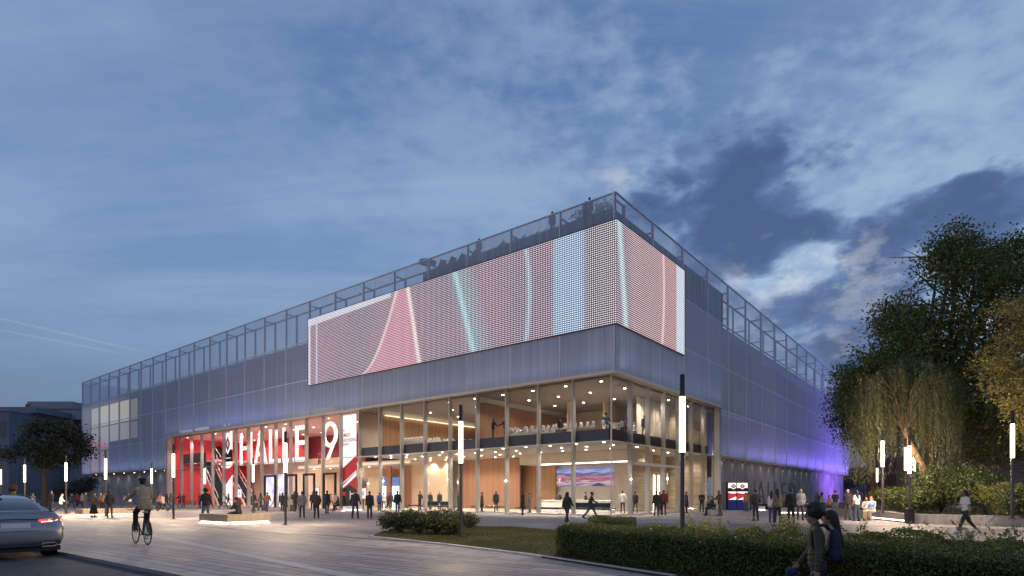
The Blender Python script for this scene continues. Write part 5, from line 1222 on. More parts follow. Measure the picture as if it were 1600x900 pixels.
# ------------------------------------------------------------------ bicycles and cyclist, wheelchair, luggage
def bicycle(P, rz, label, group=None, colr=(.03, .03, .04), cat='bicycle'):
    e = empty('bicycle', P, rz, label, cat, group); r = .34; f = MB()
    W0, W1 = Vector((0, -.52, r)), Vector((0, .52, r)); BB = Vector((0, -.08, .29)); ST = Vector((0, -.22, .80)); HT = Vector((0, .34, .80)); HB = Vector((0, .38, .66)); SD = Vector((0, -.255, .93))
    for a, b in ((BB, ST), (ST, HT), (BB, HB), (HB, HT), (ST, SD)): f.tube(a, b, .017)
    for s in (-1, 1):
        f.tube(BB + Vector((s * .03, 0, 0)), W0 + Vector((s * .06, 0, 0)), .010); f.tube(ST, W0 + Vector((s * .06, 0, 0)), .009); f.tube(HB, W1 + Vector((s * .05, 0, 0)), .012)
    f.build('frame', cm(colr, .35, 'enamel'), e)
    for Wc in (W0, W1):
        w = MB().ring(Wc, (1, 0, 0), r - .018, .018, 32, 8).build('wheel', M['black'], e)
        s_ = MB().ring(Wc, (1, 0, 0), r - .042, .008, 28, 6)
        s_.build('rim', M['frame'], w)
        k_ = MB()
        for q in range(18):
            t = 2 * math.pi * q / 18; k_.tube(Wc + Vector((.02 if q % 2 else -.02, 0, 0)), Wc + Vector((0, math.cos(t), math.sin(t))) * (r - .045) - Wc * 0 if False else Wc + Vector((0, math.cos(t) * (r - .045), math.sin(t) * (r - .045))), .0022, n=4)
        k_.tube(Wc - Vector((.04, 0, 0)), Wc + Vector((.04, 0, 0)), .018, n=8); k_.build('spokes', M['frame'], w)
        pts = [Wc + Vector((0, math.cos(R(a)) * (r + .022), math.sin(R(a)) * (r + .022))) for a in range(15, 176, 16)]; MB().path(pts, .016, 6).build('mudguard', M['dark'], e)
    s_ = MB().ell(SD + Vector((0, -.05, .03)), (.075, .10, .03)); s_.ell(SD + Vector((0, .09, .03)), (.025, .09, .022)); s_.build('saddle', mat('pale saddle', (.45, .42, .38), .6), e)
    MB().path([HT + Vector((-.30, -.06, .22)), HT + Vector((-.16, .03, .22)), HT + Vector((0, .05, .20)), HT + Vector((.16, .03, .22)), HT + Vector((.30, -.06, .22))], .012, 8).tube(HT, HT + Vector((0, .03, .21)), .014).build('handlebar', M['dark'], e)
    MB().tube(BB + Vector((-.09, 0, 0)), BB + Vector((.09, 0, 0)), .015).tube(BB + Vector((.09, 0, 0)), BB + Vector((.09, .08, -.14)), .010).tube(BB + Vector((-.09, 0, 0)), BB + Vector((-.09, -.08, .14)), .010).box(.09, .19, .04, .12, .14, .165).box(-.19, -.09, -.12, -.04, .42, .445).build('crank', M['dark'], e)
    MB().box(-.025, .025, -.60, -.57, .62, .67).build('rear_light', M['red'], e)
    return e
hdg = math.atan2(D1.y, D1.x) - math.pi / 2
bP = (gp(230, 852) + gp(213, 848.5)) / 2
bicycle(bP, hdg - .05, 'black city bicycle ridden by the cyclist on the square')
sx = Matrix.Rotation(hdg - .05, 3, 'Z')
person(bP + sx @ Vector((0, -.27, .0)), math.degrees(hdg - .05), 'bike', (.34, .27, .19), (.012, .012, .015), 'cyclist in a beige jacket and black beret riding away', h=1.84, hair='hat', hi=True, skin=0)
for i, (x, y, rz, lb) in enumerate(((276, 793.2, 88, 'parked bicycle furthest from the poster by the entrance'), (293, 793, 84, 'parked bicycle in the middle by the red hall glazing'), (302, 793.2, 92, 'parked bicycle nearest the poster by the entrance'))):
    bicycle(gp(x, y), R(rz), lb, 'bicycles parked at the entrance', (.10, .07, .06))
def wheelchair(P, rz):
    e = empty('wheelchair', P, rz, 'black wheelchair with large spoked wheels at the side doors', 'wheelchair')
    for s in (-1, 1):
        w = MB().ring((s * .29, -.05, .31), (1, 0, 0), .295, .014, 32, 8).build('wheel', M['black'], e)
        h = MB().ring((s * .33, -.05, .31), (1, 0, 0), .255, .009, 28, 6)
        for q in range(14):
            t = 2 * math.pi * q / 14; h.tube((s * .29, -.05, .31), (s * .29, -.05 + math.cos(t) * .285, .31 + math.sin(t) * .285), .003, n=4)
        h.build('rim', M['frame'], w)
        MB().ring((s * .22, .38, .09), (1, 0, 0), .075, .016, 18, 6).tube((s * .22, .36, .10), (s * .22, .33, .42), .012).build('caster', M['dark'], e)
        MB().path([(s * .22, -.26, .92), (s * .22, -.20, .45), (s * .22, .30, .45), (s * .20, .46, .14), (s * .14, .60, .12)], .013, 8).build('side_frame', M['dark'], e)
    MB().bbox(-.21, .21, -.18, .28, .43, .475, .01).build('seat', cm(BK), e); MB().add([(-.21, -.23, .5), (.21, -.23, .5), (.21, -.27, .88), (-.21, -.27, .88), (-.21, -.21, .5), (.21, -.21, .5), (.21, -.25, .88), (-.21, -.25, .88)], [(0, 1, 2, 3), (4, 7, 6, 5), (0, 4, 5, 1), (3, 2, 6, 7), (0, 3, 7, 4), (1, 5, 6, 2)]).build('backrest', cm(BK), e)
wheelchair(Dp(1112, 41.6), R(82))
def suitcase(P, rz, label, c=(.03, .035, .06)):
    e = empty('suitcase', P, rz, label, 'suitcase'); MB().bbox(-.2, .2, -.13, .13, .06, .62, .03).build('shell', cm(c, .5, 'shell'), e)
    h = MB().path([(-.1, -.1, .62), (-.1, -.12, .98), (.1, -.12, .98), (.1, -.1, .62)], .008, 6); h.build('handle', M['frame'], e)
    for s in (-1, 1): MB().tube((s * .16, -.1, .035), (s * .19, -.1, .035), .035, n=10).build('wheel', M['black'], e)
suitcase(G(412.5, 799), .4, 'dark blue rolling case beside the man in the brown jacket'); suitcase(G(457, 799.5), .1, 'tall dark case before the large man in black', (.03, .025, .02)); suitcase(G(400.5, 794), .1, 'black case left standing behind the man in grey trousers', BK)
# ------------------------------------------------------------------ silver car
def subd(o, lv=2):
    m = o.modifiers.new('s', 'SUBSURF'); m.levels = lv; m.render_levels = lv
    for p in o.data.polygons: p.use_smooth = True
    return o
def make_car(P, rz):
    e = empty('parked_car', P, rz, 'silver saloon car seen from behind at the kerb with its tail lights on', 'car')
    paint = mat('silver paint', (.33, .32, .335), .30, .7, coat=.7); gls = mat('dark car glass', (.012, .014, .02), .06, spec=.9, coat=.6); trim = mat('black trim', (.012, .012, .014), .35); rub = mat('tyre rubber', (.02, .02, .02), .85)
    # y, zb, zs, zt, wb, wm, wt
    st = [(-2.42, .40, .52, .66, .62, .74, .66), (-2.39, .33, .52, .72, .74, .84, .74), (-2.30, .26, .56, .90, .82, .905, .80), (-2.22, .24, .60, 1.03, .84, .92, .80), (-2.12, .22, .62, 1.075, .85, .925, .78), (-1.75, .20, .62, 1.07, .86, .93, .77),
          (-1.2, .19, .62, 1.02, .86, .93, .80), (-.4, .19, .60, 1.0, .86, .93, .82), (.5, .19, .60, .99, .86, .93, .82), (1.1, .20, .60, .97, .86, .93, .80), (1.6, .20, .58, .92, .86, .92, .76), (2.05, .22, .55, .82, .82, .89, .66), (2.3, .26, .50, .70, .72, .80, .50), (2.4, .34, .48, .58, .5, .6, .36)]
    v = []; n = 0
    for y, zb, zs, zt, wb, wm, wt in st:
        half = [(0, zb), (wb * .7, zb), (wb, zb + .03), (wm, zb + (zs - zb) * .55), (wm, zs + (zt - zs) * .25), (wm * .965, zs + (zt - zs) * .62), (wt, zt - .035), (wt * .88, zt), (wt * .45, zt + .012), (0, zt + .018)]
        ring = half + [(-x, z) for x, z in half[-2:0:-1]]; n = len(ring); v += [(x, y, z) for x, z in ring]
    f = [(i * n + k, i * n + (k + 1) % n, (i + 1) * n + (k + 1) % n, (i + 1) * n + k) for i in range(len(st) - 1) for k in range(n)] + [tuple(range(n - 1, -1, -1)), tuple(range((len(st) - 1) * n, len(st) * n))]
    subd(MB().add(v, f, 0, True).build('body', paint, e))
    # greenhouse: roof in paint, glass in between
    gs = [(-1.92, 1.055, 1.065, .70, .68), (-1.55, 1.04, 1.235, .74, .62), (-1.05, 1.01, 1.385, .77, .585), (-.5, 1.0, 1.44, .79, .585), (.1, .99, 1.445, .79, .585), (.55, .98, 1.36, .78, .60), (.95, .97, 1.16, .76, .64), (1.2, .96, .985, .72, .68)]
    v = []
    for y, z0, z1, w0, w1 in gs:
        half = [(w0, z0 - .03), (w0 * .97 + w1 * .03, z0 + (z1 - z0) * .3), (w1 * 1.03, z1 - .05 if z1 - z0 > .1 else z0 + (z1 - z0) * .7), (w1 * .9, z1 - .008), (w1 * .45, z1 + .006), (0, z1 + .01)]
        ring = half + [(-x, z) for x, z in half[-2::-1]]; n = len(ring); v += [(x, y, z) for x, z in ring]
    f = []; mi = []
    for i in range(len(gs) - 1):
        for k in range(n - 1):
            f.append((i * n + k, i * n + k + 1, (i + 1) * n + k + 1, (i + 1) * n + k)); top = k in (2, 3, 4, 5, 6, 7)
            mi.append(0 if (top and 2 <= i <= 3) or (k in (2, 7)) else 1)
    mb = MB(); mb.v = v; mb.f = f; mb.m = mi; mb.s = [True] * len(f); subd(mb.build('cabin', [paint, gls], e), 2)
    # tail lights
    tl = mat('tail lamp', (.35, .01, .01), .15, emis=(1, .05, .02), es=1.6, coat=.5); tl2 = emit('tail lamp bar', (1, .35, .22), 4.5)
    for s in (-1, 1):
        m = MB()
        pts = [(.40, -2.315, .875), (.66, -2.29, .90), (.86, -2.20, .945), (.915, -2.05, .97)]; lo = [(.44, -2.335, .795), (.66, -2.315, .785), (.87, -2.235, .79), (.935, -2.06, .82)]
        vv = [(s * a, b - .012, c) for a, b, c in pts] + [(s * a * 1.005, b - .012, c) for a, b, c in lo] + [(s * a, b + .06, c) for a, b, c in pts] + [(s * a, b + .06, c) for a, b, c in lo]
        fs = [(i, i + 1, 5 + i, 4 + i) for i in range(3)] + [(i, i + 1, 9 + i, 8 + i) for i in range(3)] + [(4 + i, 5 + i, 13 + i, 12 + i) for i in range(3)] + [(0, 4, 12, 8), (3, 7, 15, 11)]
        h = m.add(vv, fs).build('tail_light', tl, e)
        MB().path([(s * .46, -2.345, .83), (s * .66, -2.325, .835), (s * .84, -2.255, .86), (s * .915, -2.10, .90)], .010, 6).path([(s * .60, -2.330, .87), (s * .70, -2.318, .83), (s * .78, -2.30, .875)], .007, 6).build('light_bar', tl2, h)
    # boot lid seams, plate recess and blank plate
    MB().path([(-.84, -2.315, .74), (-.70, -2.375, .655), (-.40, -2.405, .63), (0, -2.41, .625), (.40, -2.405, .63), (.70, -2.375, .655), (.84, -2.315, .74)], .012, 6).path([(-.72, -2.20, 1.052), (-.3, -2.235, 1.062), (0, -2.24, 1.065), (.3, -2.235, 1.062), (.72, -2.20, 1.052)], .006, 6).path([(-.42, -2.35, .885), (0, -2.362, .90), (.42, -2.35, .885)], .012, 6).build('seam', trim, e)
    MB().bbox(-.26, .26, -.01, .01, -.055, .055, .004).build('number_plate', mat('blank plate', (.55, .55, .56), .5), e); pl_ = [o for o in KIDS(e) if o.name.startswith('number_plate')][0]; pl_.location = (0, -2.392, .755); pl_.rotation_euler = (R(-10), 0, 0)
    # lower bumper, diffuser, exhaust trims, reflectors
    MB().path([(-.80, -2.40, .36), (-.60, -2.44, .33), (-.35, -2.45, .29), (.35, -2.45, .29), (.60, -2.44, .33), (.80, -2.40, .36)], .045, 8).box(-.60, .60, -2.44, -2.1, .17, .33).box(-.84, .84, -2.28, -1.6, .165, .28).build('diffuser', trim, e)
    for s in (-1, 1):
        MB().path([(s * .42, -2.47, .30), (s * .46, -2.475, .345), (s * .68, -2.46, .355), (s * .73, -2.44, .31), (s * .68, -2.46, .275), (s * .46, -2.475, .27), (s * .42, -2.47, .30)], .012, 6).build('exhaust_trim', M['frame'], e)
        MB().path([(s * .62, -2.385, .49), (s * .74, -2.36, .50), (s * .84, -2.30, .52)], .010, 6).build('reflector', mat('reflector', (.3, .01, .01), .3), e)
        MB().path([(s * .74, -1.95, 1.06), (s * .655, -1.5, 1.25), (s * .61, -1.05, 1.39), (s * .60, .1, 1.45), (s * .64, .6, 1.36), (s * .72, 1.15, 1.0)], .014, 6).build('window_trim', trim, e)
        for y in (-1.42, 1.42):
            w = MB().tube((s * .70, y, .33), (s * .935, y, .33), .335, n=32); w = w.build('wheel', rub, e)
            MB().tube((s * .936, y, .33), (s * .945, y, .33), .23, n=24).build('rim', M['frame'], w)
            pts = [(s * .935, y + math.cos(R(a)) * .375, .33 + math.sin(R(a)) * .375) for a in range(0, 181, 15)]
            MB().path(pts, .022, 6).build('wheel_arch', trim, e)
        MB().ell((s * 1.0, .55, 1.02), (.10, .06, .07)).tube((s * .84, .55, .98), (s * .95, .55, 1.0), .02).build('mirror', paint, e)
    MB().ell((0, -1.0, 1.45), (.03, .10, .03)).build('antenna', trim, e)
    e.scale = (1.06, 1.06, 1.06)
    return e
corner = at(105, 14.65); rc = corner - D2 * .93
make_car(Vector((rc.x, rc.y, -.069)) - D2 * .06 + D1 * 2.55, math.atan2(D1.y, D1.x) - math.pi / 2)

# ------------------------------------------------------------------ benches, planter, pillars, furniture
timber = planks('bench timber', (.30, .20, .11), (.42, .29, .17), .14, rough=.6)
def block(P, lt, lw, label, h=.48, face=None):
    e = empty('bench_block', P, ROT, label, 'bench')
    MB().bbox(-lt, 0, 0, lw, .10, h, .012).build('seat_block', face or concrete('bench concrete', (.34, .27, .19), .2), e)
    MB().box(-lt + .15, -.15, .15, lw - .15, .002, .099).build('recess', M['dark'], e)
    MB().box(-lt + .06, -.06, .06, .075, .06, .098).box(-.075, -.06, .08, lw - .08, .06, .098).box(-lt + .06, -lt + .075, .08, lw - .08, .06, .098).build('light_strip', M['strip'], e)
    l = bpy.data.lights.new('bench_glow', 'AREA'); l.shape = 'RECTANGLE'; l.size = lt; l.size_y = .06; l.energy = 45; l.color = (1, .85, .65)
    o = bpy.data.objects.new('bench_glow', l); C.objects.link(o); o.parent = e; o.location = (-lt / 2, .04, .09); o.rotation_euler = (R(-35), 0, 0)
    l2 = l.copy(); l2.size = lw; o2 = bpy.data.objects.new('bench_glow', l2); C.objects.link(o2); o2.parent = e; o2.location = (-.04, lw / 2, .09); o2.rotation_euler = (R(-35), 0, R(90))
    return e
block(gp(355, 819.3), 3.1, 2.3, 'low ochre concrete bench block with light under it, in front of the letters')
block(gp(129, 806.3) - D1 * .0, 1.6, 3.4, 'long ochre bench block with light under it behind the cyclist')
block(gp(1262, 803), 2.2, 5.5, 'low dark bench block glowing underneath, near the violet wall', .42, M['conc'])
block(gp(540.5, 798.3), .5, 1.9, 'small white seat block at the foot of the entrance stairs', .42, M['white'])
block(gp(1190, 797.5), .5, 1.3, 'small white block by the lettered concrete wall', .4, M['white'])
# planter walls
pw = [Vector((23.4, 44.0, 0)), Vector((21.55, 35.4, 0)), Vector((20.4, 30.5, 0)), Vector((22.0, 28.3, 0)), Vector((24.6, 26.0, 0)), Vector((30, 22.5, 0)), Vector((44, 16, 0))]
pe = empty('planter', (0, 0, 0), 0, 'long low concrete planter wall holding the trees, bench light under one side', 'planter')
def wallrun(a, b, h0, h1, th, name, m, gap=.012):
    d = (b - a).normalized(); nn = Vector((-d.y, d.x, 0)) * th
    if nn.dot(Vector((1, .6, 0))) < 0: nn = -nn
    a2, b2 = a + d * gap, b - d * gap
    return MB().prism([a2[:2], b2[:2], (b2 + nn)[:2], (a2 + nn)[:2]], h0, h1).build(name, m, pe)
pcon = concrete('planter concrete', (.36, .34, .32), .25)
for i, (a, b) in enumerate(zip(pw[:-1], pw[1:])):
    L_ = (b - a).length; k = max(1, int(L_ / 2.6))
    for q in range(k):
        A_, B_ = a.lerp(b, q / k), a.lerp(b, (q + 1) / k)
        wallrun(A_, B_, .16 if i == 1 else 0.0, .50, .35, 'wall_block', pcon)
a, b = pw[1], pw[2]; d = (b - a).normalized(); inn = Vector((-d.y, d.x, 0)); inn = inn if inn.x > 0 else -inn
MB().prism([(a + inn * .12)[:2], (b + inn * .12)[:2], (b + inn * .3)[:2], (a + inn * .3)[:2]], .002, .155).build('recess', M['dark'], pe)
MB().prism([(a + inn * .05)[:2], (b + inn * .05)[:2], (b + inn * .08)[:2], (a + inn * .08)[:2]], .10, .15).build('light_strip', M['strip'], pe)
MB().prism([(a + inn * -.03)[:2], (a.lerp(b, .55) + inn * -.03)[:2], (a.lerp(b, .55) + inn * .42)[:2], (a + inn * .42)[:2]], .505, .55).build('timber_seat', timber, pe)
l = bpy.data.lights.new('planter_glow', 'AREA'); l.shape = 'RECTANGLE'; l.size = 5; l.size_y = .08; l.energy = 60; l.color = (1, .85, .66); o = bpy.data.objects.new('planter_glow', l); C.objects.link(o); o.parent = pe; o.location = a.lerp(b, .5) + Vector((-.02, 0, .13)) - inn * .02; o.rotation_euler = (-inn + Vector((0, 0, -.8))).to_track_quat('-Z', 'Z').to_euler()
soil = [(p + Vector((.30, .12, 0)))[:2] for p in pw] + [(90, 30), (90, 90), (30, 80)]
MB().prism(soil, .0, .44).build('planting_soil', M['earth'], kind='structure')
# poster pillars
def text_mesh(s, size, name='lettering', depth=.01, sx=1.0, bold=0.0, align='LEFT'):
    cu = bpy.data.curves.new(name, 'FONT'); cu.body = s; cu.size = size; cu.extrude = depth; cu.align_x = align; cu.offset = bold; cu.space_line = .9
    o = bpy.data.objects.new('t', cu); C.objects.link(o); dg = bpy.context.evaluated_depsgraph_get(); dg.update()
    me = bpy.data.meshes.new_from_object(o.evaluated_get(dg)); bpy.data.objects.remove(o)
    me.materials.clear()
    if sx != 1.0: me.transform(Matrix.Diagonal((sx, 1, 1, 1)))
    me.name = name; return me
def flatpoly(parent, pts, m, name, y=0.0):      # pts in (x,z) on a vertical sheet facing -y
    return MB().add([(p[0], y, p[1]) for p in pts], [tuple(range(len(pts)))]).build(name, m, parent)
def circ(cx, cz, r, a0, a1, n=14, ry=None): return [(cx + r * math.cos(R(a0 + (a1 - a0) * i / n)), cz + (ry or r) * math.sin(R(a0 + (a1 - a0) * i / n))) for i in range(n + 1)]
blueE = emit('backlit blue print', (.03, .04, .20), .5); blackE = mat('printed black', (.02, .015, .02), .5)
def poster_design(e, w, h, y, big=False):        # abstract poster: white field with diamond, black bowl, red, white slant, base
    x0, x1 = -w / 2, w / 2; k = h
    zs = dict(top=1.0, bl=.66 if big else .70)
    flatpoly(e, [(x0, k * .62), (x1, k * .62), (x1, k), (x0, k)], M['wemit'], 'print_field', y)
    flatpoly(e, [(x0, k * .58), (x1, k * .58), (x1, k * .76), (x1 * .5, k * .77), (0, k * .70), (x0 * .5, k * .77), (x0, k * .76)], blackE, 'print_bowl', y - .004)
    flatpoly(e, [(0, k * .74), (w * .24, k * .83), (w * .20, k * .87), (0, k * .95), (-w * .20, k * .87), (-w * .24, k * .83)], mat('print maroon', (.20, .015, .02), .5, emis=(.3, .01, .02), es=.35), 'print_diamond', y - .008)
    flatpoly(e, [(0, k * .80), (w * .09, k * .845), (0, k * .89), (-w * .09, k * .845)], M['wemit'], 'print_diamond_ring', y - .012)
    flatpoly(e, [(0, k * .82), (w * .05, k * .845), (0, k * .87), (-w * .05, k * .845)], M['remit'], 'print_diamond_core', y - .016)
    flatpoly(e, [(x0, k * .55)] + [(x0 + w * i / 10, k * (.55 - .045 * math.sin(math.pi * i / 10))) for i in range(11)] + [(x1, k * .60), (x0, k * .60)], M['wemit'], 'print_arc', y - .008)
    flatpoly(e, [(x0, k * .22), (x1, k * .22), (x1, k * .55)] + [(x0 + w * i / 10, k * (.55 - .045 * math.sin(math.pi * i / 10))) for i in range(10, -1, -1)], M['remit'], 'print_red', y)
    flatpoly(e, [(x0, k * .22), (x1, k * .22), (x1, k * .42), (x0 + w * .1, k * .24)], M['wemit'], 'print_slant', y - .004)
def pillar(x, lb):
    P = gp(x, 797.0); e = empty('poster_pillar', P, ROT - R(90), lb, 'advertising pillar', 'poster pillars'); w, h = 1.05, 2.75
    e.rotation_euler = (0, 0, math.atan2(P.x, -P.y) * 0 + ROT + R(40)); 
    MB().bbox(-w / 2 - .08, w / 2 + .08, 0, .35, 0, h, .01).build('housing', mat('pillar housing', (.02, .02, .03), .4), e)
    q = empty('poster_face', (0, -.01, .55)); q.parent = e
    poster_design(q, w, h - .62, -.002)
    flatpoly(e, [(-w / 2, .08), (w / 2, .08), (w / 2, .95), (-w / 2, .95)], blueE, 'blue_base', -.022)
    return e
pillar(1146, 'poster pillar with diamond emblem, the one nearer the glazed corner'); pillar(1160, 'poster pillar with diamond emblem, behind the orange backpack')
# tall hanging banners in the entrance
def banner(xa, xb, w, z0, z1, label):
    a, b = T(xa, w), T(xb, w); P = B((a + b) / 2, w, z0); e = empty('banner', P, ROT, label, 'banner'); return e, abs(a - b), z1 - z0
e, bw, bh = banner(348.6, 363.5, GW + .55, .2, 9.55, 'tall red, black and white poster with a diamond emblem in the entrance glazing'); MB().box(-bw / 2, bw / 2, .0, .06, 0, bh).build('panel', M['red'], e)
q = empty('poster_face', (0, -.01, 0)); q.parent = e; poster_design(q, bw, bh, -.002, True)
flatpoly(e, [(-bw / 2, .0), (bw / 2, .0), (bw / 2, bh * .22), (-bw / 2, bh * .22)], M['wemit'], 'print_foot', -.012)
flatpoly(e, [(-bw * .4, bh * .645), (bw * .3, bh * .645), (bw * .3, bh * .655), (-bw * .4, bh * .655)], M['wemit'], 'print_line', -.02)
e, bw, bh = banner(534.5, 557, GW + .50, .2, 9.7, 'tall white banner with red slanting corner beside the stairs'); MB().box(-bw / 2, bw / 2, .0, .06, 0, bh).build('panel', M['red'], e)
flatpoly(e, [(-bw / 2, bh * .42), (bw / 2, bh * .56), (bw / 2, bh), (-bw / 2, bh)], M['wemit'], 'print_field', -.006)
flatpoly(e, [(-bw / 2, bh * .20), (bw / 2, bh * .34), (bw / 2, bh * .40), (-bw / 2, bh * .26)], M['wemit'], 'print_stripe', -.006)
flatpoly(e, [(-bw / 2, bh * .25), (bw / 2, bh * .39), (bw / 2, bh * .385), (-bw / 2, bh * .225)], M['remit'], 'print_stripe', -.009)
flatpoly(e, [(-bw / 2, 0), (bw / 2, 0), (bw / 2, bh * .19), (0, bh * .25), (-bw / 2, bh * .19)], blackE, 'print_foot', -.012)
for zz, ww in ((.14, .26), (.115, .2), (.09, .26)): flatpoly(e, [(bw * .12, bh * zz), (bw * (.12 + ww), bh * zz), (bw * (.12 + ww), bh * (zz + .012)), (bw * .12, bh * (zz + .012))], M['wemit'], 'print_bar', -.02)
flatpoly(e, [(bw * .06, bh * .07), (bw * .09, bh * .07), (bw * .09, bh * .18), (bw * .06, bh * .18)], M['wemit'], 'print_bar', -.02); flatpoly(e, [(-bw * .42, bh * .13), (-bw * .22, bh * .13), (-bw * .22, bh * .17), (-bw * .42, bh * .17)], M['remit'], 'print_block', -.02)
for s_, z_, sz in (('THE', 8.05, .22), ('SMART', 7.45, .55), ('GROUNDING', 6.95, .50), ('EVENTS', 6.55, .40)):
    me = text_mesh(s_, sz, 'lettering', .002, .72, .006); me.materials.append(mat('banner ink', (.45, .06, .09), .6)); o = bpy.data.objects.new('lettering', me); C.objects.link(o); o.parent = e; o.location = (-bw * .43, -.012, z_ - .2); o.rotation_euler = (R(90), 0, 0)
# HALLE 9 behind the glass: every letter cut in white
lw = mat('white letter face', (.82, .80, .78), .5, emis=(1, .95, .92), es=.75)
le = hallroot('giant_lettering', label='giant white letters HALLE 9 standing behind the entrance glass', cat='lettering')
LWW = GW + .50
def stroke_poly(t0, t1, pts): pass
def letter(ch, xa, xb, z0=5.22, z1=9.28):
    a, b = -T(xa, LWW), -T(xb, LWW); w = b - a; h = z1 - z0; th = .52; m = MB(); y0, y1 = LWW, LWW + .12
    def bar(p):                                # convex polygon in unit coords -> thick plate
        n = len(p); vv = [(a + q[0] * w, y0, z0 + q[1] * h) for q in p] + [(a + q[0] * w, y1, z0 + q[1] * h) for q in p]
        m.add(vv, [tuple(range(n)), tuple(range(2 * n - 1, n - 1, -1))] + [(i, n + i, n + (i + 1) % n, (i + 1) % n) for i in range(n)])
    s = th / w; v = .50 / h
    R4 = lambda x0, x1, u0, u1: bar([(x0, u0), (x1, u0), (x1, u1), (x0, u1)])
    if ch == 'H': R4(0, s, 0, 1); R4(1 - s, 1, 0, 1); R4(s, 1 - s, .46, .46 + v)
    if ch == 'L': R4(0, s, 0, 1); R4(s, 1, 0, v)
    if ch == 'E': R4(0, s, 0, 1); R4(s, 1, 0, v); R4(s, 1, 1 - v, 1); R4(s, .85, .46, .46 + v)
    if ch == 'A': bar([(0, 0), (s, 0), (.5 + s * .35, 1), (.5 - s * .5, 1)]); bar([(1 - s, 0), (1, 0), (.5 + s * .5, 1), (.5 - s * .35, 1)]); R4(.26, .74, .24, .24 + v)
    if ch == '9':
        cx, cy, ro, ry = .5, .66, .5, .34; ri, rj = .5 - s, .34 - v * .9; n = 28
        for i in range(n):
            t0, t1 = 2 * math.pi * i / n, 2 * math.pi * (i + 1) / n
            bar([(cx + ri * math.cos(t0), cy + rj * math.sin(t0)), (cx + ro * math.cos(t0), cy + ry * math.sin(t0)), (cx + ro * math.cos(t1), cy + ry * math.sin(t1)), (cx + ri * math.cos(t1), cy + rj * math.sin(t1))])
        bar([(.22, 0), (.22 + s * 1.05, 0), (1, .60), (1 - s * .95, .56)])
    return m.build('letter', lw, le)
letter('H', 374.5, 393); letter('A', 396.5, 416.5); letter('L', 420, 437.5); letter('L', 441, 458); letter('E', 461, 480.5); letter('9', 503.5, 526.5)
# HALLE 9 on the concrete side wall: slim dark letters fading with their ribs
we = hallroot('wall_lettering', label='slim dark letters HALLE 9 on the violet lit concrete side wall', cat='lettering')
dk = mat('dark letter steel', (.135, .125, .15), .6, .1)
us = [(U(xa, -.0), U(xb, -.0)) for xa, xb in ((1174, 1187), (1190, 1203), (1207, 1214), (1217, 1225), (1228, 1236), (1240.5, 1249))]
for ch, (ua, ub) in zip('HALLE9', us):
    me = text_mesh(ch, 4.1, 'letter', .03, 1.0, -.055); me.materials.append(dk); xs = [v.co.x for v in me.vertices]; x0, x1 = min(xs), max(xs)
    me.transform(Matrix.Translation((ua, 0, 0)) @ Matrix.Diagonal(((ub - ua) / (x1 - x0), 1, 1, 1)) @ Matrix.Translation((-x0, 0, 0)))
    o = bpy.data.objects.new('letter', me); C.objects.link(o); o.parent = we; o.location = (-.51, 0, .35); o.rotation_euler = (R(90), 0, R(90))
# small signs at the doors
for x, w_, z_, lb in ((494.5, .3, 1.7, 'small lit sign with a diamond between the beige entrance doors'), (567.5, .3, 1.55, 'small lit picture sign left of the foyer'), (374.5, .3, 1.6, 'small white sign at the foot of the inner stairs')):
    P = B(T(x, 2.4), 2.4, .05); e = empty('sign_stand', P, ROT, lb, 'sign'); MB().box(-.55, .55, 0, .05, z_ - .55, z_ + .65).build('frame', M['red'], e); MB().box(-.48, .48, -.01, -.001, z_ - .48, z_ + .58).build('face', M['wemit'], e); MB().box(-.05, .05, .0, .05, 0, z_ - .551).box(-.3, .3, -.1, .15, 0, .02).build('stand', M['dark'], e)
    flatpoly(e, [(0, z_ - .2), (.2, z_ + .05), (0, z_ + .3), (-.2, z_ + .05)], blackE, 'diamond', -.015); flatpoly(e, [(0, z_ - .08), (.1, z_ + .05), (0, z_ + .18), (-.1, z_ + .05)], M['wemit'], 'diamond_core', -.02)
# sofas and benches in the lobby
def bench_sofa(x, w, length, label, back=False, group=None):
    e = empty('lobby_bench', B(T(x, w), w, .052), ROT, label, 'sofa' if back else 'bench', group); nv = mat('navy upholstery', (.012, .018, .035), .6)
    MB().bbox(-length / 2, length / 2, -.32, .32, .34, .48, .03).build('seat', nv, e)
    if back: MB().bbox(-length / 2 + .3, length / 2 - .3, .14, .34, .482, .86, .03).build('backrest', nv, e)
    for sx_ in (-1, 1):
        for sy in (-1, 1): MB().tube((sx_ * (length / 2 - .15), sy * .26, 0), (sx_ * (length / 2 - .15), sy * .26, .34), .016, n=8).build('leg', M['frame'], e)
bench_sofa(817, 1.9, 1.1, 'short navy bench behind the man in the long coat'); bench_sofa(857, 1.9, 2.3, 'low navy bench in front of the reception desk'); bench_sofa(920, 2.0, 4.2, 'long navy sofa with a backrest at the corner of the lobby', True)
bench_sofa(664, 2.4, 1.6, 'navy sofa before the pale ash wall, behind the man on his phone', True); bench_sofa(676, 3.0, 1.6, 'navy sofa in front of the man with the red folder', True); bench_sofa(694, 2.4, 1.9, 'navy sofa in front of the man in the navy suit', True); bench_sofa(762, 3.6, 3.6, 'long dark bench before the brown veneer wall'); bench_sofa(650, 4, 1.8, 'dark bench at the edge of the oak panel')
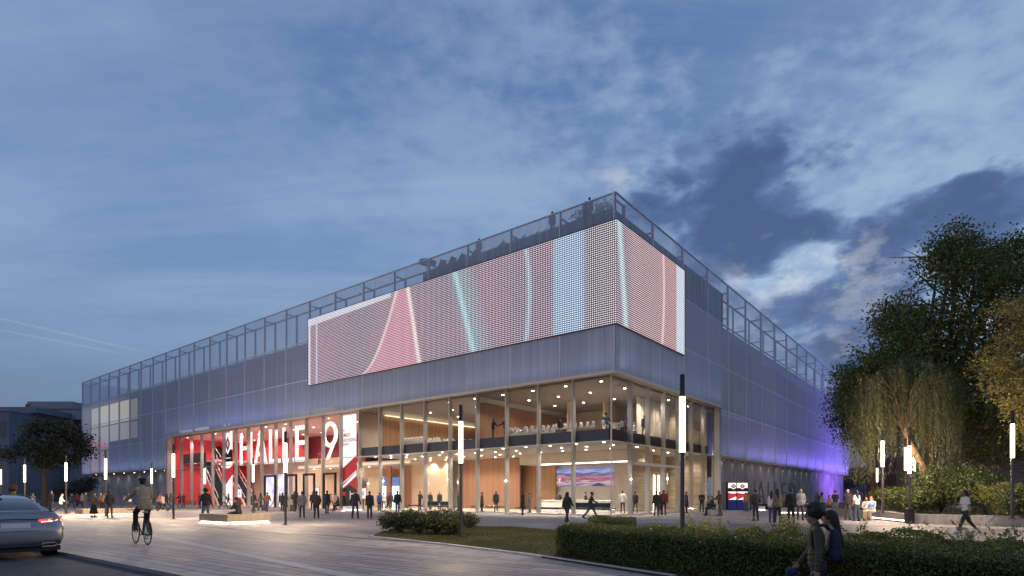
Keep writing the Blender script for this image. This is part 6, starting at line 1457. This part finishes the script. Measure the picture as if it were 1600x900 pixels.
# chairs
def make_chair(P, rz, label, group, shell, leg):
    e = empty('shell_chair', P, rz, label, 'chair', group)
    pr = [(.21, .44), (.10, .425), (-.08, .43), (-.18, .47), (-.225, .56), (-.25, .70), (-.27, .83)]; wd = [.20, .23, .235, .225, .22, .21, .15]; v = []; n = 7
    for (y, z), w_ in zip(pr, wd):
        for k in range(n):
            s = -1 + 2 * k / (n - 1); v.append((s * w_, y + .03 * s * s * (1 if z > .5 else 0), z + .035 * s * s))
    m = MB().add(v, [(i * n + k, i * n + k + 1, (i + 1) * n + k + 1, (i + 1) * n + k) for i in range(len(pr) - 1) for k in range(n - 1)], 0, True).build('shell', shell, e)
    so_ = m.modifiers.new('s', 'SOLIDIFY'); so_.thickness = .018
    for a in ((-1, -1), (1, -1), (-1, 1), (1, 1)): MB().tube((a[0] * .20, a[1] * .20 - .02, 0), (a[0] * .12, a[1] * .11 - .02, .42), .011, n=6).build('leg', leg, e)
    return e
wsh = mat('white chair shell', (.62, .63, .66), .45); osh = mat('orange chair shell', (.60, .26, .06), .5)
proto = None
rows = []
for t0, t1, wv in ((2.9, 3.9, 1.6), (2.9, 4.0, 2.6)): pass
spots = []
for x in (895, 904.5, 914, 924): spots.append((T(x, 2.0), 2.0, 'A', 'white shell chair in the row behind the corner mullion of the upper room'))
for w_, xs in ((1.9, (846, 853, 862, 880)), (2.6, (792, 800, 808, 816, 826, 836)), (3.4, (795, 803, 811, 820, 830, 840, 850, 860)), (4.4, (800, 810, 820, 830, 842, 852, 862)), (1.5, (795, 802, 818, 828))):
    for x in xs: spots.append((T(x, w_), w_, 'B', 'white shell chair in the rows of the big upper room'))
for w_, xs in ((2.0, (626, 631, 636, 641, 646, 651, 656)), (3.4, (640, 646, 652, 658, 664, 670, 676, 682)), (5.0, (668, 674, 680, 686, 692, 698, 704)), (6.4, (672, 679, 686, 693, 700, 708, 716, 724, 732))):
    for x in xs: spots.append((T(x, w_), w_, 'C', 'white shell chair in the oak panelled upper room'))
for i, (t, w_, g_, lb) in enumerate(spots):
    lb2 = lb; gr = {'A': 'white chairs in the corner room', 'B': 'white chairs in the big upper room', 'C': 'white chairs in the oak panelled room'}[g_]
    rz = ROT + R(90 + (i * 37 % 11) - 5)
    if proto is None: proto = make_chair(B(t, w_, 6.052), rz, lb2, gr, wsh, M['frame'])
    else: copy_tree(proto, None, B(t, w_, 6.052), rz, lb2, gr)
for (t, w_, rz, lb) in ((1.5, 3.4, 40, 'white chair at the upper corner table, near side'), (2.2, 4.2, 200, 'white chair at the upper corner table, far side'), (1.9, 6.4, 90, 'white chair near the person in white at the upper corner'), (1.9, 2.0, -30 - 38, 'white chair under the man in the grey jacket'), (5.9, 1.9, -75, 'white chair under the person in black')):
    copy_tree(proto, None, B(t, w_, 6.052), R(rz), lb, 'white chairs at the corner table')
oc = None
for i, (x, w_, rz, lb) in enumerate(((1012, 14.2, 120, 'orange chair left of the side door mullion'), (1060, 17.4, 60, 'yellowish orange chair seen by the near light column'), (1077, 18.6, 150, 'orange chair behind the person in the long black coat'), (1088, 19.2, 220, 'orange chair by the stone end wall'))):
    P = B(2.6, U(x, 2.6), .052); 
    if oc is None: oc = make_chair(P, R(rz), lb, 'orange lobby chairs', osh, M['frame'])
    else: copy_tree(oc, None, P, R(rz), lb)
def table(P, rz, label, r=.45, h=.72):
    e = empty('round_table', P, rz, label, 'table'); MB().tube((0, 0, h - .03), (0, 0, h), r, n=28).build('tabletop', M['white'], e); MB().tube((0, 0, 0), (0, 0, h - .03), .03).tube((0, 0, 0), (0, 0, .015), .22, n=20).build('stand', M['frame'], e)
table(B(1.7, 3.2, 6.052), 0, 'round white table in the upper corner room'); table(Dp(1256, 54), 0, 'white round table before the violet wall', .9); table(B(2.6, U(1050, 2.6), .052), 0, 'low round table among the orange chairs', .35, .45)
e = empty('flip_chart', B(1.2, 18.4, 6.052), ROT + R(90), 'thin black stand the person in the white shirt points at', 'stand'); MB().tube((0, 0, 0), (0, 0, 1.7), .02).tube((0, 0, 1.7), (.3, 0, 1.6), .015).build('pole', M['dark'], e); MB().tube((0, 0, 0), (0, 0, .02), .2, n=16).build('foot', M['dark'], e)
# roof terrace loungers
proto = None
for i, x in enumerate((688, 702, 716, 735, 776, 793, 806, 826, 838)):
    t = T(x, 1.4); P = B(t, 1.4, 21.152); rz = ROT + R(70 + i * 9)
    if proto is None:
        e = empty('deck_chair', P, rz, 'dark reclining deck chair on the roof terrace behind the mesh', 'deck chair', 'deck chairs on the roof terrace')
        MB().add([(-.28, .6, .30), (.28, .6, .30), (.28, -.1, .34), (-.28, -.1, .34), (.28, -.75, .95), (-.28, -.75, .95)], [(0, 1, 2, 3), (3, 2, 4, 5)]).build('sling', cm((.35, .36, .40)), e)
        f = MB()
        for s in (-.3, .3): f.tube((s, .65, .30), (s, -.1, .34), .02).tube((s, -.1, .34), (s, -.8, 1.0), .02)
        f.build('frame', M['dark'], e)
        for s in (-.3, .3):
            for y in (.55, -.3): MB().tube((s, y, 0), (s, y * .8, .32), .018).build('leg', M['dark'], e)
        proto = e
    else: copy_tree(proto, None, P, rz)
e = empty('roof_parasol', B(T(668, 1.6), 1.6, 21.152), 0, 'closed grey parasol box on the roof terrace', 'parasol'); MB().tube((0, 0, 0), (0, 0, 1.6), .04).build('pole', M['dark'], e); MB().tube((0, 0, 1.45), (0, 0, 1.62), .9, .75, 6).build('canopy', cm((.2, .2, .23)), e)
for x, lb in ((352, 'tall white folded parasol inside the red hall, nearer the stairs'),): pass
# ------------------------------------------------------------------ vegetation
def leaf_mat(name, c1, c2, rough=.5):
    m = bpy.data.materials.new(name); m.use_nodes = True; t = m.node_tree; L = t.links.new; t.nodes.clear()
    g = t.nodes.new('ShaderNodeNewGeometry'); mx = t.nodes.new('ShaderNodeMix'); mx.data_type = 'RGBA'; L(g.outputs['Random Per Island'], mx.inputs[0]); mx.inputs[6].default_value = tuple(c1) + (1,); mx.inputs[7].default_value = tuple(c2) + (1,)
    p = t.nodes.new('ShaderNodeBsdfPrincipled'); p.inputs['Roughness'].default_value = rough; L(mx.outputs[2], p.inputs['Base Color'])
    tl = t.nodes.new('ShaderNodeBsdfTranslucent'); L(mx.outputs[2], tl.inputs[0])
    ms = t.nodes.new('ShaderNodeMixShader'); ms.inputs[0].default_value = .35; L(p.outputs[0], ms.inputs[1]); L(tl.outputs[0], ms.inputs[2])
    o = t.nodes.new('ShaderNodeOutputMaterial'); L(ms.outputs[0], o.inputs[0]); return m
LM = {'dark': leaf_mat('dark leaves', (.045, .068, .022), (.11, .145, .045)), 'olive': leaf_mat('olive leaves', (.09, .11, .025), (.24, .22, .05)), 'willow': leaf_mat('willow leaves', (.07, .085, .03), (.21, .20, .09)),
      'gold': leaf_mat('golden leaves', (.12, .105, .025), (.28, .23, .06)), 'hedge': leaf_mat('hedge leaves', (.03, .048, .011), (.16, .18, .04)), 'far': leaf_mat('far leaves', (.035, .042, .035), (.065, .075, .05)), 'weed': leaf_mat('weed leaves', (.08, .11, .03), (.26, .27, .08))}
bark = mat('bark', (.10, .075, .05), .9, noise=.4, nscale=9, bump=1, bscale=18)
def leaves(centers, name, mat_, parent, size=(.1, .18), asp=.55, flat=0.0, **tags):
    n = len(centers); c = np.asarray(centers, float)
    u = rng.normal(size=(n, 3)); u[:, 2] *= (1 - flat); u /= np.linalg.norm(u, axis=1)[:, None]
    r2 = rng.normal(size=(n, 3)); v = np.cross(u, r2); v /= np.linalg.norm(v, axis=1)[:, None]
    s = rng.uniform(size[0], size[1], n)[:, None] * .5
    nn = np.cross(u, v) * s * .35
    V = np.stack([c - u * s, c + v * s * asp + nn * .5, c + u * s, c - v * s * asp + nn * .5], 1).reshape(-1, 3)
    return np_mesh(name, V, np.arange(4 * n).reshape(-1, 4), mat_, parent, **tags)
def blob_points(blobs, n, clump=9, cs=.35, shell=.75):
    pts = []; w = np.array([b[3] ** 2.2 for b in blobs]); w /= w.sum()
    for (x, y, z, r), k in zip(blobs, (w * n / clump).astype(int) + 1):
        d = rng.normal(size=(k, 3)); d /= np.linalg.norm(d, axis=1)[:, None]
        rad = r * np.where(rng.random(k) < shell, rng.uniform(.72, 1.06, k), rng.uniform(.2, .75, k))
        # irregular outline
        ph = rng.uniform(0, 6.28, 3); bump = 1 + .16 * np.sin(d[:, 0] * 5 + ph[0]) * np.cos(d[:, 2] * 6 + ph[1]) + .10 * np.sin(d[:, 1] * 9 + ph[2])
        q = np.array([x, y, z]) + d * (rad * bump)[:, None] * np.array([1, 1, .85])
        off = rng.normal(size=(k, clump, 3)) * cs * np.array([1, 1, .55])
        pts.append((q[:, None, :] + off).reshape(-1, 3))
    return np.concatenate(pts)
def limbs(root, base, tips, r0, mb=None, seed=1):
    rr = random.Random(seed); mb = mb or MB()
    for tp in tips:
        a = Vector(base); b = Vector(tp); mid = a.lerp(b, .5) + Vector((rr.uniform(-.5, .5), rr.uniform(-.5, .5), rr.uniform(-.1, .6)))
        q = a.lerp(b, .25) + Vector((rr.uniform(-.3, .3), rr.uniform(-.3, .3), .1)); L_ = (b - a).length
        mb.path([a, q, mid, b.lerp(mid, .35), b], [r0, r0 * .75, r0 * .5, r0 * .3, r0 * .1], 7)
        for s in range(5):
            c = mid.lerp(b, rr.uniform(0, .8)); e2 = c + Vector((rr.uniform(-1, 1), rr.uniform(-1, 1), rr.uniform(-.2, .9))) * L_ * .28; mb.path([c, c.lerp(e2, .5) + Vector((0, 0, .1)), e2], [r0 * .28, r0 * .18, r0 * .05], 5)
    return mb
def tree(name, base, blobs, lm, n, size, label, trunk_r=.3, split=.35, cat='tree', clump=9, cs=.35, group=None, lean=(0, 0), shell=.75, second=None, sub=None):
    e = empty(name, base, 0, label, cat, group); b = Vector(base)
    zs = [q[2] for q in blobs]; top = Vector((sum(q[0] for q in blobs) / len(blobs), sum(q[1] for q in blobs) / len(blobs), max(zs)))
    sp = b.lerp(Vector((b.x + lean[0], b.y + lean[1], top.z)), split)
    loc = lambda v: Vector(v) - b
    tr = MB().path([(0, 0, -.05), (.03, 0, .4), loc(b.lerp(sp, .5)) + Vector((.12, 0, 0)), loc(sp)], [trunk_r * 1.5, trunk_r * 1.1, trunk_r * .9, trunk_r * .7], 12)
    tr.build('trunk', bark, e)
    limbs(None, loc(sp), [loc(q[:3]) for q in blobs], trunk_r * .55, seed=len(blobs)).build('limbs', bark, e)
    P = blob_points(blobs, n, clump, cs, shell) - np.array(b)
    if second: 
        k = rng.random(len(P)) < second[1]; leaves(P[k], 'foliage', LM[second[0]], e, size); P = P[~k]
    leaves(P, 'crown', LM[lm], e, size)
    return e
def PB(x, y, r, Yd, dy=0): p = at(x, Yd); return (p.x, Yd + dy, EYE + (HY - y) / F * Yd, r / F * Yd)
rb = random.Random(3)
Yt = 44
bl = [PB(x, y, r, Yt, rb.uniform(-2.5, 2.5)) for x, y, r in ((1470, 388, 30), (1500, 400, 34), (1455, 425, 32), (1545, 415, 40), (1600, 410, 42), (1490, 450, 48), (1560, 480, 58), (1425, 480, 36), (1400, 520, 34), (1450, 520, 52), (1520, 540, 62), (1595, 560, 60), (1390, 560, 38), (1430, 590, 50), (1375, 600, 30), (1490, 610, 60), (1560, 630, 60), (1620, 480, 45), (1580, 392, 32), (1520, 385, 30), (1408, 500, 34), (1372, 560, 34), (1355, 590, 28), (1470, 650, 50), (1530, 690, 50), (1600, 690, 50), (1350, 620, 26), (1415, 640, 40))]
tree('broadleaf_tree', at(1452, Yt, .4), bl, 'dark', 84000, (.14, .30), 'huge dark broadleaf tree towering over the planter', .55, .32, clump=11, cs=.42, second=('olive', .42), shell=.82)
bl = [PB(x, y, r, 49, rb.uniform(-1.5, 1.5)) for x, y, r in ((1330, 580, 18), (1345, 600, 26), (1325, 625, 20), (1350, 650, 32), (1335, 680, 24), (1375, 640, 30), (1375, 575, 26), (1318, 655, 12))]
tree('broadleaf_tree', at(1362, 49, .4), bl, 'dark', 11000, (.14, .28), 'loose dark tree against the violet end of the mesh wall', .28, .3, clump=8, cs=.45, shell=.6)
# willow: leaning trunk and hanging strands
wb = at(1452, 38, .42); we_ = empty('willow_tree', wb, 0, 'willow with long hanging strands lit by the light columns', 'tree')
lo = lambda x, y, Yd=38.0: at(x, Yd, EYE + (HY - y) / F * Yd) - wb
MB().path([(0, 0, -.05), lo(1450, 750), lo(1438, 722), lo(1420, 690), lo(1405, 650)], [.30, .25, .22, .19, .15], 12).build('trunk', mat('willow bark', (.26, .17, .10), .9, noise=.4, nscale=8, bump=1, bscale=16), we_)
lm_ = MB(); rw = random.Random(11); strands = []; ends = []
for i in range(30):
    x = 1335 + 165 * i / 29 + rw.uniform(-6, 6); y = 640 - 62 * math.sin(math.pi * (x - 1320) / 210) + rw.uniform(-12, 18); Yd = 38 + rw.uniform(-3.2, 3.2)
    e_ = lo(x, y, Yd); ends.append((x, y, Yd)); s0 = lo(1415, 672); lm_.path([s0, s0.lerp(e_, .5) + Vector((0, 0, .7)), e_], [.09, .05, .02], 6)
lm_.build('limbs', bark, we_)
P_ = []; tw = MB()
for i in range(430):
    x, y, Yd = ends[int(30 * rw.random() ** 1.0) % 30]; x += rw.gauss(0, 7); Yd += rw.uniform(-1.2, 1.2); y += rw.uniform(-16, 20)
    lenm = rw.choice((1.2, 2.2, 3.2, 4.4, 5.2)) * rw.uniform(.8, 1.2) * (0.75 + .5 * abs((x - 1415) / 100)); p = lo(x, y, Yd); sway = Vector((rw.uniform(-.25, .25), rw.uniform(-.25, .25), 0)); zmin = 1.3 - wb.z + .42
    k = int(lenm / .085); last = None
    for j in range(k):
        s = j / k; q = p + sway * math.sin(s * 2.2) * 1.6 + Vector((0, 0, -lenm * s + .25 * math.sin(min(1, s * 4) * 3.14)))
        if q.z < zmin + rw.uniform(0, .8): break
        P_.append(q + Vector((rw.gauss(0, .045), rw.gauss(0, .045), rw.gauss(0, .03)))); P_.append(q + Vector((rw.gauss(0, .06), rw.gauss(0, .06), rw.gauss(0, .03))))
# leaves of the strands hang down: built as narrow quads
Pn = np.array([tuple(v) for v in P_]); n = len(Pn); u = np.stack([rng.normal(0, .35, n), rng.normal(0, .35, n), -np.ones(n)], 1); u /= np.linalg.norm(u, axis=1)[:, None]
r2 = rng.normal(size=(n, 3)); v_ = np.cross(u, r2); v_ /= np.linalg.norm(v_, axis=1)[:, None]; s = rng.uniform(.11, .20, n)[:, None] * .5
V = np.stack([Pn - u * s, Pn + v_ * s * .24, Pn + u * s, Pn - v_ * s * .24], 1).reshape(-1, 3); np_mesh('crown', V, np.arange(4 * n).reshape(-1, 4), LM['willow'], we_)
bl = [tuple((Vector(PB(x, y, r, 39)[:3]) - Vector((0, 0, 0)))) + (PB(x, y, r, 39)[3],) for x, y, r in ((1380, 610, 24), (1415, 590, 30), (1450, 600, 28), (1475, 625, 22), (1350, 640, 18))]
leaves(blob_points(bl, 12000, 9, .38) - np.array(wb), 'foliage', LM['dark'], we_, (.12, .22), .5)
# golden tree at the picture edge
bl = [PB(x, y, r, 27.5, rb.uniform(-1, 1)) for x, y, r in ((1600, 470, 26), (1578, 495, 24), (1620, 520, 46), (1568, 530, 20), (1590, 560, 40), (1560, 570, 18), (1555, 605, 16), (1590, 620, 34), (1630, 600, 50), (1600, 665, 22), (1575, 640, 20), (1625, 680, 30))]
tree('golden_tree', at(1655, 27.5, .42), bl, 'gold', 11000, (.09, .17), 'golden leaved tree lit by the edge light column', .2, .35, clump=7, cs=.22, shell=.55, second=('olive', .3))
# understorey shrubs in the planter
def shrub(P, w, d, h, n, lm, label, size=(.06, .12), group='shrubs in the planter', name='shrub', second=None, spiky=0):
    e = empty(name, P, 0, label, 'shrub', group); bs = []; q = random.Random(int(abs(P[0] * 100)))
    for i in range(7): bs.append((q.uniform(-w, w) * .32, q.uniform(-d, d) * .32, h * q.uniform(.42, .66), h * q.uniform(.28, .42)))
    bs.append((0, 0, h * .35, h * .4)); s = MB()
    for b_ in bs: s.path([(0, 0, -.05), (b_[0] * .4, b_[1] * .4, b_[2] * .5), (b_[0] * 1.25, b_[1] * 1.25, b_[2] + b_[3] * .8)], [.025, .016, .005], 5)
    s.build('stems', bark, e)
    pts = blob_points([(a * (w / h if w > h else 1), b_ * (d / h if d > h else 1), c, r) for a, b_, c, r in bs], n, 6, .07 * h)
    pts[:, 2] = np.abs(pts[:, 2]) + .02
    if second: k = rng.random(len(pts)) < second[1]; leaves(pts[k], 'foliage', LM[second[0]], e, size); pts = pts[~k]
    leaves(pts, 'leaves', LM[lm], e, size)
    return e
for x, Yd, w, h, lm, lb in ((1402, 36.5, 2.6, 1.75, 'olive', 'rounded shrub behind the lit planter bench'), (1437, 33.0, 2.4, 1.5, 'dark', 'low dark shrub beside the plinth column'), (1470, 33.5, 3.4, 2.7, 'dark', 'big leafy shrub with bright leaves under the willow'), (1505, 32.5, 3.4, 3.0, 'dark', 'dark rounded shrub behind the walking woman'), (1540, 31, 3.2, 2.7, 'dark', 'dark shrub beyond the walking woman, toward the edge column'), (1575, 28.5, 2.4, 1.8, 'olive', 'shrub glowing by the foot of the edge light column'), (1598, 27, 2.0, 1.6, 'dark', 'shrub cut by the picture edge in the planter')):
    shrub(at(x, Yd, .43), w, w * .8, h, 5200, lm, lb, (.08, .17), second=('weed', .12))
# dark shrubs at the lawn tip
for x, Yd, w, h, lb in ((622, 22.3, 1.5, .85, 'sprawling dark shrub at the sharp tip of the lawn'), (655, 21.8, 1.3, .95, 'dark shrub in the middle of the lawn tip group'), (683, 21.6, 1.5, 1.0, 'tallest dark shrub left of the light column on the lawn'), (707, 21.3, 1.3, .85, 'dark shrub wrapped round the light column on the lawn')):
    shrub(at(x, Yd, .03), w, 1.1, h, 4200, 'far', lb, (.05, .10), 'shrubs at the lawn tip', second=('hedge', .4))
# clipped hedges: leaf shell over a dark core
def hedge(path, width, h, label, dens, lm='hedge', seed=1, size=(.028, .055), name='clipped_hedge', wob=.022, z0=.03):
    a = Vector(path[0]); e = empty(name, a, 0, label, 'hedge'); pts = []
    rr = np.random.default_rng(seed); core = MB()
    for p, q in zip(path[:-1], path[1:]):
        p, q = Vector(p) - a, Vector(q) - a; d = (q - p); L_ = d.length; d.normalize(); nn = Vector((-d.y, d.x, 0)); w2 = width / 2
        ins = .09; c0, c1 = p + d * ins, q - d * ins
        core.prism([(c0 - nn * (w2 - ins))[:2], (c1 - nn * (w2 - ins))[:2], (c1 + nn * (w2 - ins))[:2], (c0 + nn * (w2 - ins))[:2]], 0, h - ins)
        def add(n, fn): 
            U_, V_ = rr.random(n), rr.random(n); pts.append(fn(U_, V_))
        D_, N_, P0 = np.array(d), np.array(nn), np.array(p)
        wv = lambda s, t: wob * (np.sin(s * 2.3 + seed) + .6 * np.sin(s * 5.1 + t * 3) + .5 * np.sin(s * 11 + t * 7))
        jit = lambda n: rr.normal(0, .022, (n, 3))
        n = int(L_ * width * dens); add(n, lambda U_, V_: P0 + D_ * (U_ * L_)[:, None] + N_ * ((V_ - .5) * width)[:, None] + np.array([0, 0, 1]) * (h + wv(U_ * L_, V_) - .10 * np.abs(2 * V_ - 1) ** 6)[:, None] + jit(len(U_)))
        for sd in (-1, 1):
            n = int(L_ * h * dens); add(n, lambda U_, V_: P0 + D_ * (U_ * L_)[:, None] + N_ * (sd * (w2 + wv(U_ * L_, V_ * 3) - .10 * V_ ** 6))[:, None] + np.array([0, 0, 1]) * (V_ * h)[:, None] + jit(len(U_)))
        for en in (0, 1):
            n = int(width * h * dens); add(n, lambda U_, V_: P0 + D_ * (L_ * en + (wv(U_ * 3, V_) + .0) * (1 if en else -1))[..., None] + N_ * ((U_ - .5) * width)[:, None] + np.array([0, 0, 1]) * (V_ * h)[:, None] + jit(len(U_)))
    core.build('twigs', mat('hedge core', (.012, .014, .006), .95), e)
    leaves(np.concatenate(pts) + np.array([0, 0, z0]), 'leaves', LM[lm], e, size, .6)
    e.location = (a.x, a.y, z0 * 0 + .03); return e
hn2 = -hn
h0 = HEDGE0 + hn2 * .78 + hd * .1; h1 = HEDGE1 + hn2 * .78
hedge([h0, h0.lerp(h1, .36)], 1.5, .66, 'long clipped hedge section starting at the lawn, with the rounded near end', 3400, seed=2)
hedge([h0.lerp(h1, .36), h1 + hd * 3.2], 1.5, .66, 'long clipped hedge section behind the foreground couple', 3600, seed=5)
hedge([at(930, 19.6), at(984, 18.9)], 1.0, .66, 'short clipped box hedge block behind the long hedge, next to the lawn', 2600, seed=8)
hedge([at(1015, 17.0), at(1105, 15.6)], .8, .52, 'low clipped hedge strip at the foot of the near light column', 1300, seed=9)
hedge([at(1110, 15.9), at(1240, 13.6)], .9, .48, 'low loose hedge strip between the light column and the foreground couple', 1300, seed=10, wob=.08)
hedge([at(1330, 13.2), at(1620, 11.0)], 1.2, .50, 'low loose hedge strip along the cycle path near the picture edge', 1500, seed=12, wob=.10)
# weeds and loose plants sticking out of the hedge bed
def weed(P, h, n, label, group, lm='weed', arch=0.0):
    e = empty('leafy_plant', P, 0, label, 'plant', group); q = random.Random(int(abs(P[0] * 331 + P[1] * 77))); s = MB(); pts = []
    for i in range(n):
        a = q.uniform(0, 6.28); sp = q.uniform(.12, .42) * h * (1 + arch); hh = h * q.uniform(.6, 1.0); tip = Vector((math.cos(a) * sp, math.sin(a) * sp, hh)); mid = tip * .5 + Vector((0, 0, hh * .18)); s.path([(0, 0, -.03), mid, tip], [.008, .006, .002], 4)
        for k in range(16):
            t = .2 + .8 * k / 15; b_ = (1 - t) ** 2 * Vector((0, 0, 0)) + 2 * t * (1 - t) * mid * 1.05 + t * t * tip; pts.append(b_ + Vector((q.gauss(0, .03), q.gauss(0, .03), q.gauss(0, .02)))); pts.append(b_ + Vector((q.gauss(0, .045), q.gauss(0, .045), q.gauss(0, .02))))
    s.build('stems', LM[lm], e); leaves([tuple(p) for p in pts], 'leaves', LM[lm], e, (.045, .095), .45); return e
rr = random.Random(21)
for i in range(26):
    x = rr.choice([1120, 1150, 1185, 1200, 1215, 1225, 1235, 1245, 1330, 1345, 1360, 1380, 1410, 1430, 1470, 1500, 1520, 1560, 1590]) + rr.uniform(-10, 10); Yd = 15.2 - (x - 1100) / 500 * 4.6 + rr.uniform(-.7, .5)
    weed(at(x, Yd, .03), rr.uniform(.62, 1.0), rr.randint(5, 9), 'loose leafy plant poking above the hedge along the cycle path', 'loose plants in the hedge bed')
for x, Yd, h, lb in ((1093, 15.8, .95, 'thin upright sprig just right of the near light column'), (1076, 15.6, .75, 'short sprig at the base of the near light column'), (1587, 10.2, 1.05, 'tall arching plant at the picture edge in the hedge bed'), (1533, 10.8, .98, 'arching fern like plant rising before the planter'), (1228, 13.8, .98, 'bushy sprig standing left of the foreground couple')): weed(at(x, Yd, .03), h, 8, lb, None, arch=.3)
# lawn blades: stuff
def inside(P, poly):
    x, y = P[:, 0], P[:, 1]; c = np.zeros(len(P), bool); n = len(poly)
    for i in range(n):
        x0, y0 = poly[i]; x1, y1 = poly[(i + 1) % n]
        k = ((y0 > y) != (y1 > y)) & (x < (x1 - x0) * (y - y0) / (y1 - y0 + 1e-9) + x0); c ^= k
    return c
lp = np.array([tuple(p) for p in lawn_poly]); mn, mxx = lp.min(0), lp.max(0); Q = rng.uniform(mn, mxx, (150000, 2)); Q = Q[inside(Q, [tuple(p) for p in lawn_poly])][:70000]; n = len(Q)
hgt = rng.uniform(.02, .06, n) * (1 + .5 * np.sin(Q[:, 0] * 2.1) * np.sin(Q[:, 1] * 1.7)); an = rng.uniform(0, 6.28, n); bx_ = np.stack([np.cos(an), np.sin(an)], 1) * .007; lean_ = rng.normal(0, .018, (n, 2))
V = np.zeros((n, 3, 3)); V[:, 0, :2] = Q - bx_; V[:, 1, :2] = Q + bx_; V[:, 2, :2] = Q + lean_; V[:, :2, 2] = .028; V[:, 2, 2] = .03 + hgt
np_mesh('lawn_grass', V.reshape(-1, 3), np.arange(3 * n).reshape(-1, 3), leaf_mat('grass blades', (.06, .068, .018), (.13, .13, .035)), None, kind='stuff', label='short cut lawn grass in the wedge before the hall', cat='grass')
# planter mulch cover plants left out; far trees
bl = [PB(x, y, r, 78, rb.uniform(-3, 3)) for x, y, r in ((65, 672, 18), (45, 668, 14), (90, 672, 17), (30, 682, 12), (105, 688, 15), (15, 695, 10), (60, 690, 18), (85, 700, 18), (112, 705, 10), (40, 703, 14), (5, 705, 8), (70, 720, 13), (95, 718, 10), (30, 712, 8))]
tree('spreading_tree', at(68, 78, 0), bl, 'far', 9000, (.28, .55), 'dark spreading tree before the grey buildings beyond the square', .34, .45, clump=8, cs=.6, shell=.85)
bl = [PB(x, y, r, 100, rb.uniform(-2, 2)) for x, y, r in ((128, 755, 9), (120, 762, 10), (136, 762, 8), (112, 768, 7))]
tree('spreading_tree', at(126, 100, 0), bl, 'far', 1800, (.3, .5), 'small round tree at the far end of the concrete wall', .2, .4, clump=8, cs=.5)
# roof plants at the corner
for t, w_, lb in ((.2, 1.4, 'green roof plant right above the hall corner'), (1.6, 1.4, 'small roof plant beside the corner one')):
    shrub(B(t + 1.6, w_, 21.152), 1.6, 1.2, 1.55 if t < 1 else 1.25, 900, 'olive', lb, (.08, .16), 'plants on the roof terrace')
# ------------------------------------------------------------------ buildings far behind
grey = mat('grey render', (.24, .25, .30), .8, noise=.12, nscale=.15); grey2 = mat('dark render', (.15, .16, .20), .8, noise=.12, nscale=.2); win = mat('dark window', (.02, .022, .03), .1, spec=.8)
def building(name, xa, xb, Yd, depth, ytop, label, m, steps=(), wins=(), cornice=True):
    A_, B_ = at(xa, Yd), at(xb, Yd); e = empty(name, (0, 0, 0), 0, label, 'building'); zt = EYE + (HY - ytop) / F * Yd
    MB().box(A_.x, B_.x, Yd, Yd + depth, -.45, zt).build('wall', m, e)
    MB().box(A_.x - .2, B_.x + .2, Yd - .25, Yd + depth + .2, zt + .003, zt + .35).build('cornice', grey2 if m is grey else grey, e)
    for (xa2, xb2, yt2, dd) in steps:
        z2 = EYE + (HY - yt2) / F * Yd; r = MB().box(at(xa2, Yd).x, at(xb2, Yd).x, Yd + dd, Yd + depth - 2, zt + .36, z2); r.build('roof_storey', m, e)
    for (xa2, xb2, y1, y2) in wins:
        z1, z2 = EYE + (HY - y2) / F * Yd, EYE + (HY - y1) / F * Yd; x1, x2 = at(xa2, Yd).x, at(xb2, Yd).x
        f = MB().box(x1, x2, Yd - .05, Yd - .002, z1, z2).build('window', win, e); MB().box(x1 - .12, x1 - .003, Yd - .12, Yd - .001, z1, z2).box(x2 + .003, x2 + .12, Yd - .12, Yd - .001, z1, z2).box(x1, x2, Yd - .12, Yd - .001, z2 + .003, z2 + .14).box(x1, x2, Yd - .18, Yd - .001, z1 - .14, z1 - .003).build('frame', grey2, f)
    return e
building('apartment_block', 14, 150, 135, 24, 640, 'grey flat roofed block behind the spreading tree, dark windows by the mesh corner', grey, steps=((26, 98, 624, 3), (50, 97, 622, 7)), wins=((114, 127, 656, 678), (116, 127, 708, 724), (20, 60, 748, 756), (41, 47, 632, 638), (70, 78, 690, 700), (90, 98, 690, 700)))
building('apartment_block', -90, 14, 120, 24, 642, 'darker block at the picture edge behind the silver car', grey2, steps=((-80, 26, 630, 5),), wins=((-60, -48, 660, 680), (-30, -18, 660, 680), (-4, 8, 660, 680), (-4, 8, 700, 718)))
building('apartment_block', 150, 420, 240, 20, 735, 'low long block hidden behind the far wing', grey2)
# stone retaining wall and houses beyond the trees
building('boundary_building', 1400, 1800, 72, 6, 640, 'dark stone building behind the willow and the big tree', concrete('dark stone', (.13, .095, .08), .4, board=1.0))
building('boundary_building', 1800, 2600, 90, 20, 690, 'dark block beyond the picture edge behind the planter', grey2)

building('apartment_block', 1290, 1500, 190, 20, 738, 'distant low block glimpsed under the willow strands', grey2)
bl = [PB(x, y, r, 120, rb.uniform(-2, 2)) for x, y, r in ((1335, 750, 14), (1352, 742, 16), (1370, 752, 14), (1322, 760, 9))]
tree('spreading_tree', at(1350, 120, 0), bl, 'far', 2600, (.3, .6), 'far dark tree behind the end of the violet wall', .25, .4, clump=8, cs=.6)
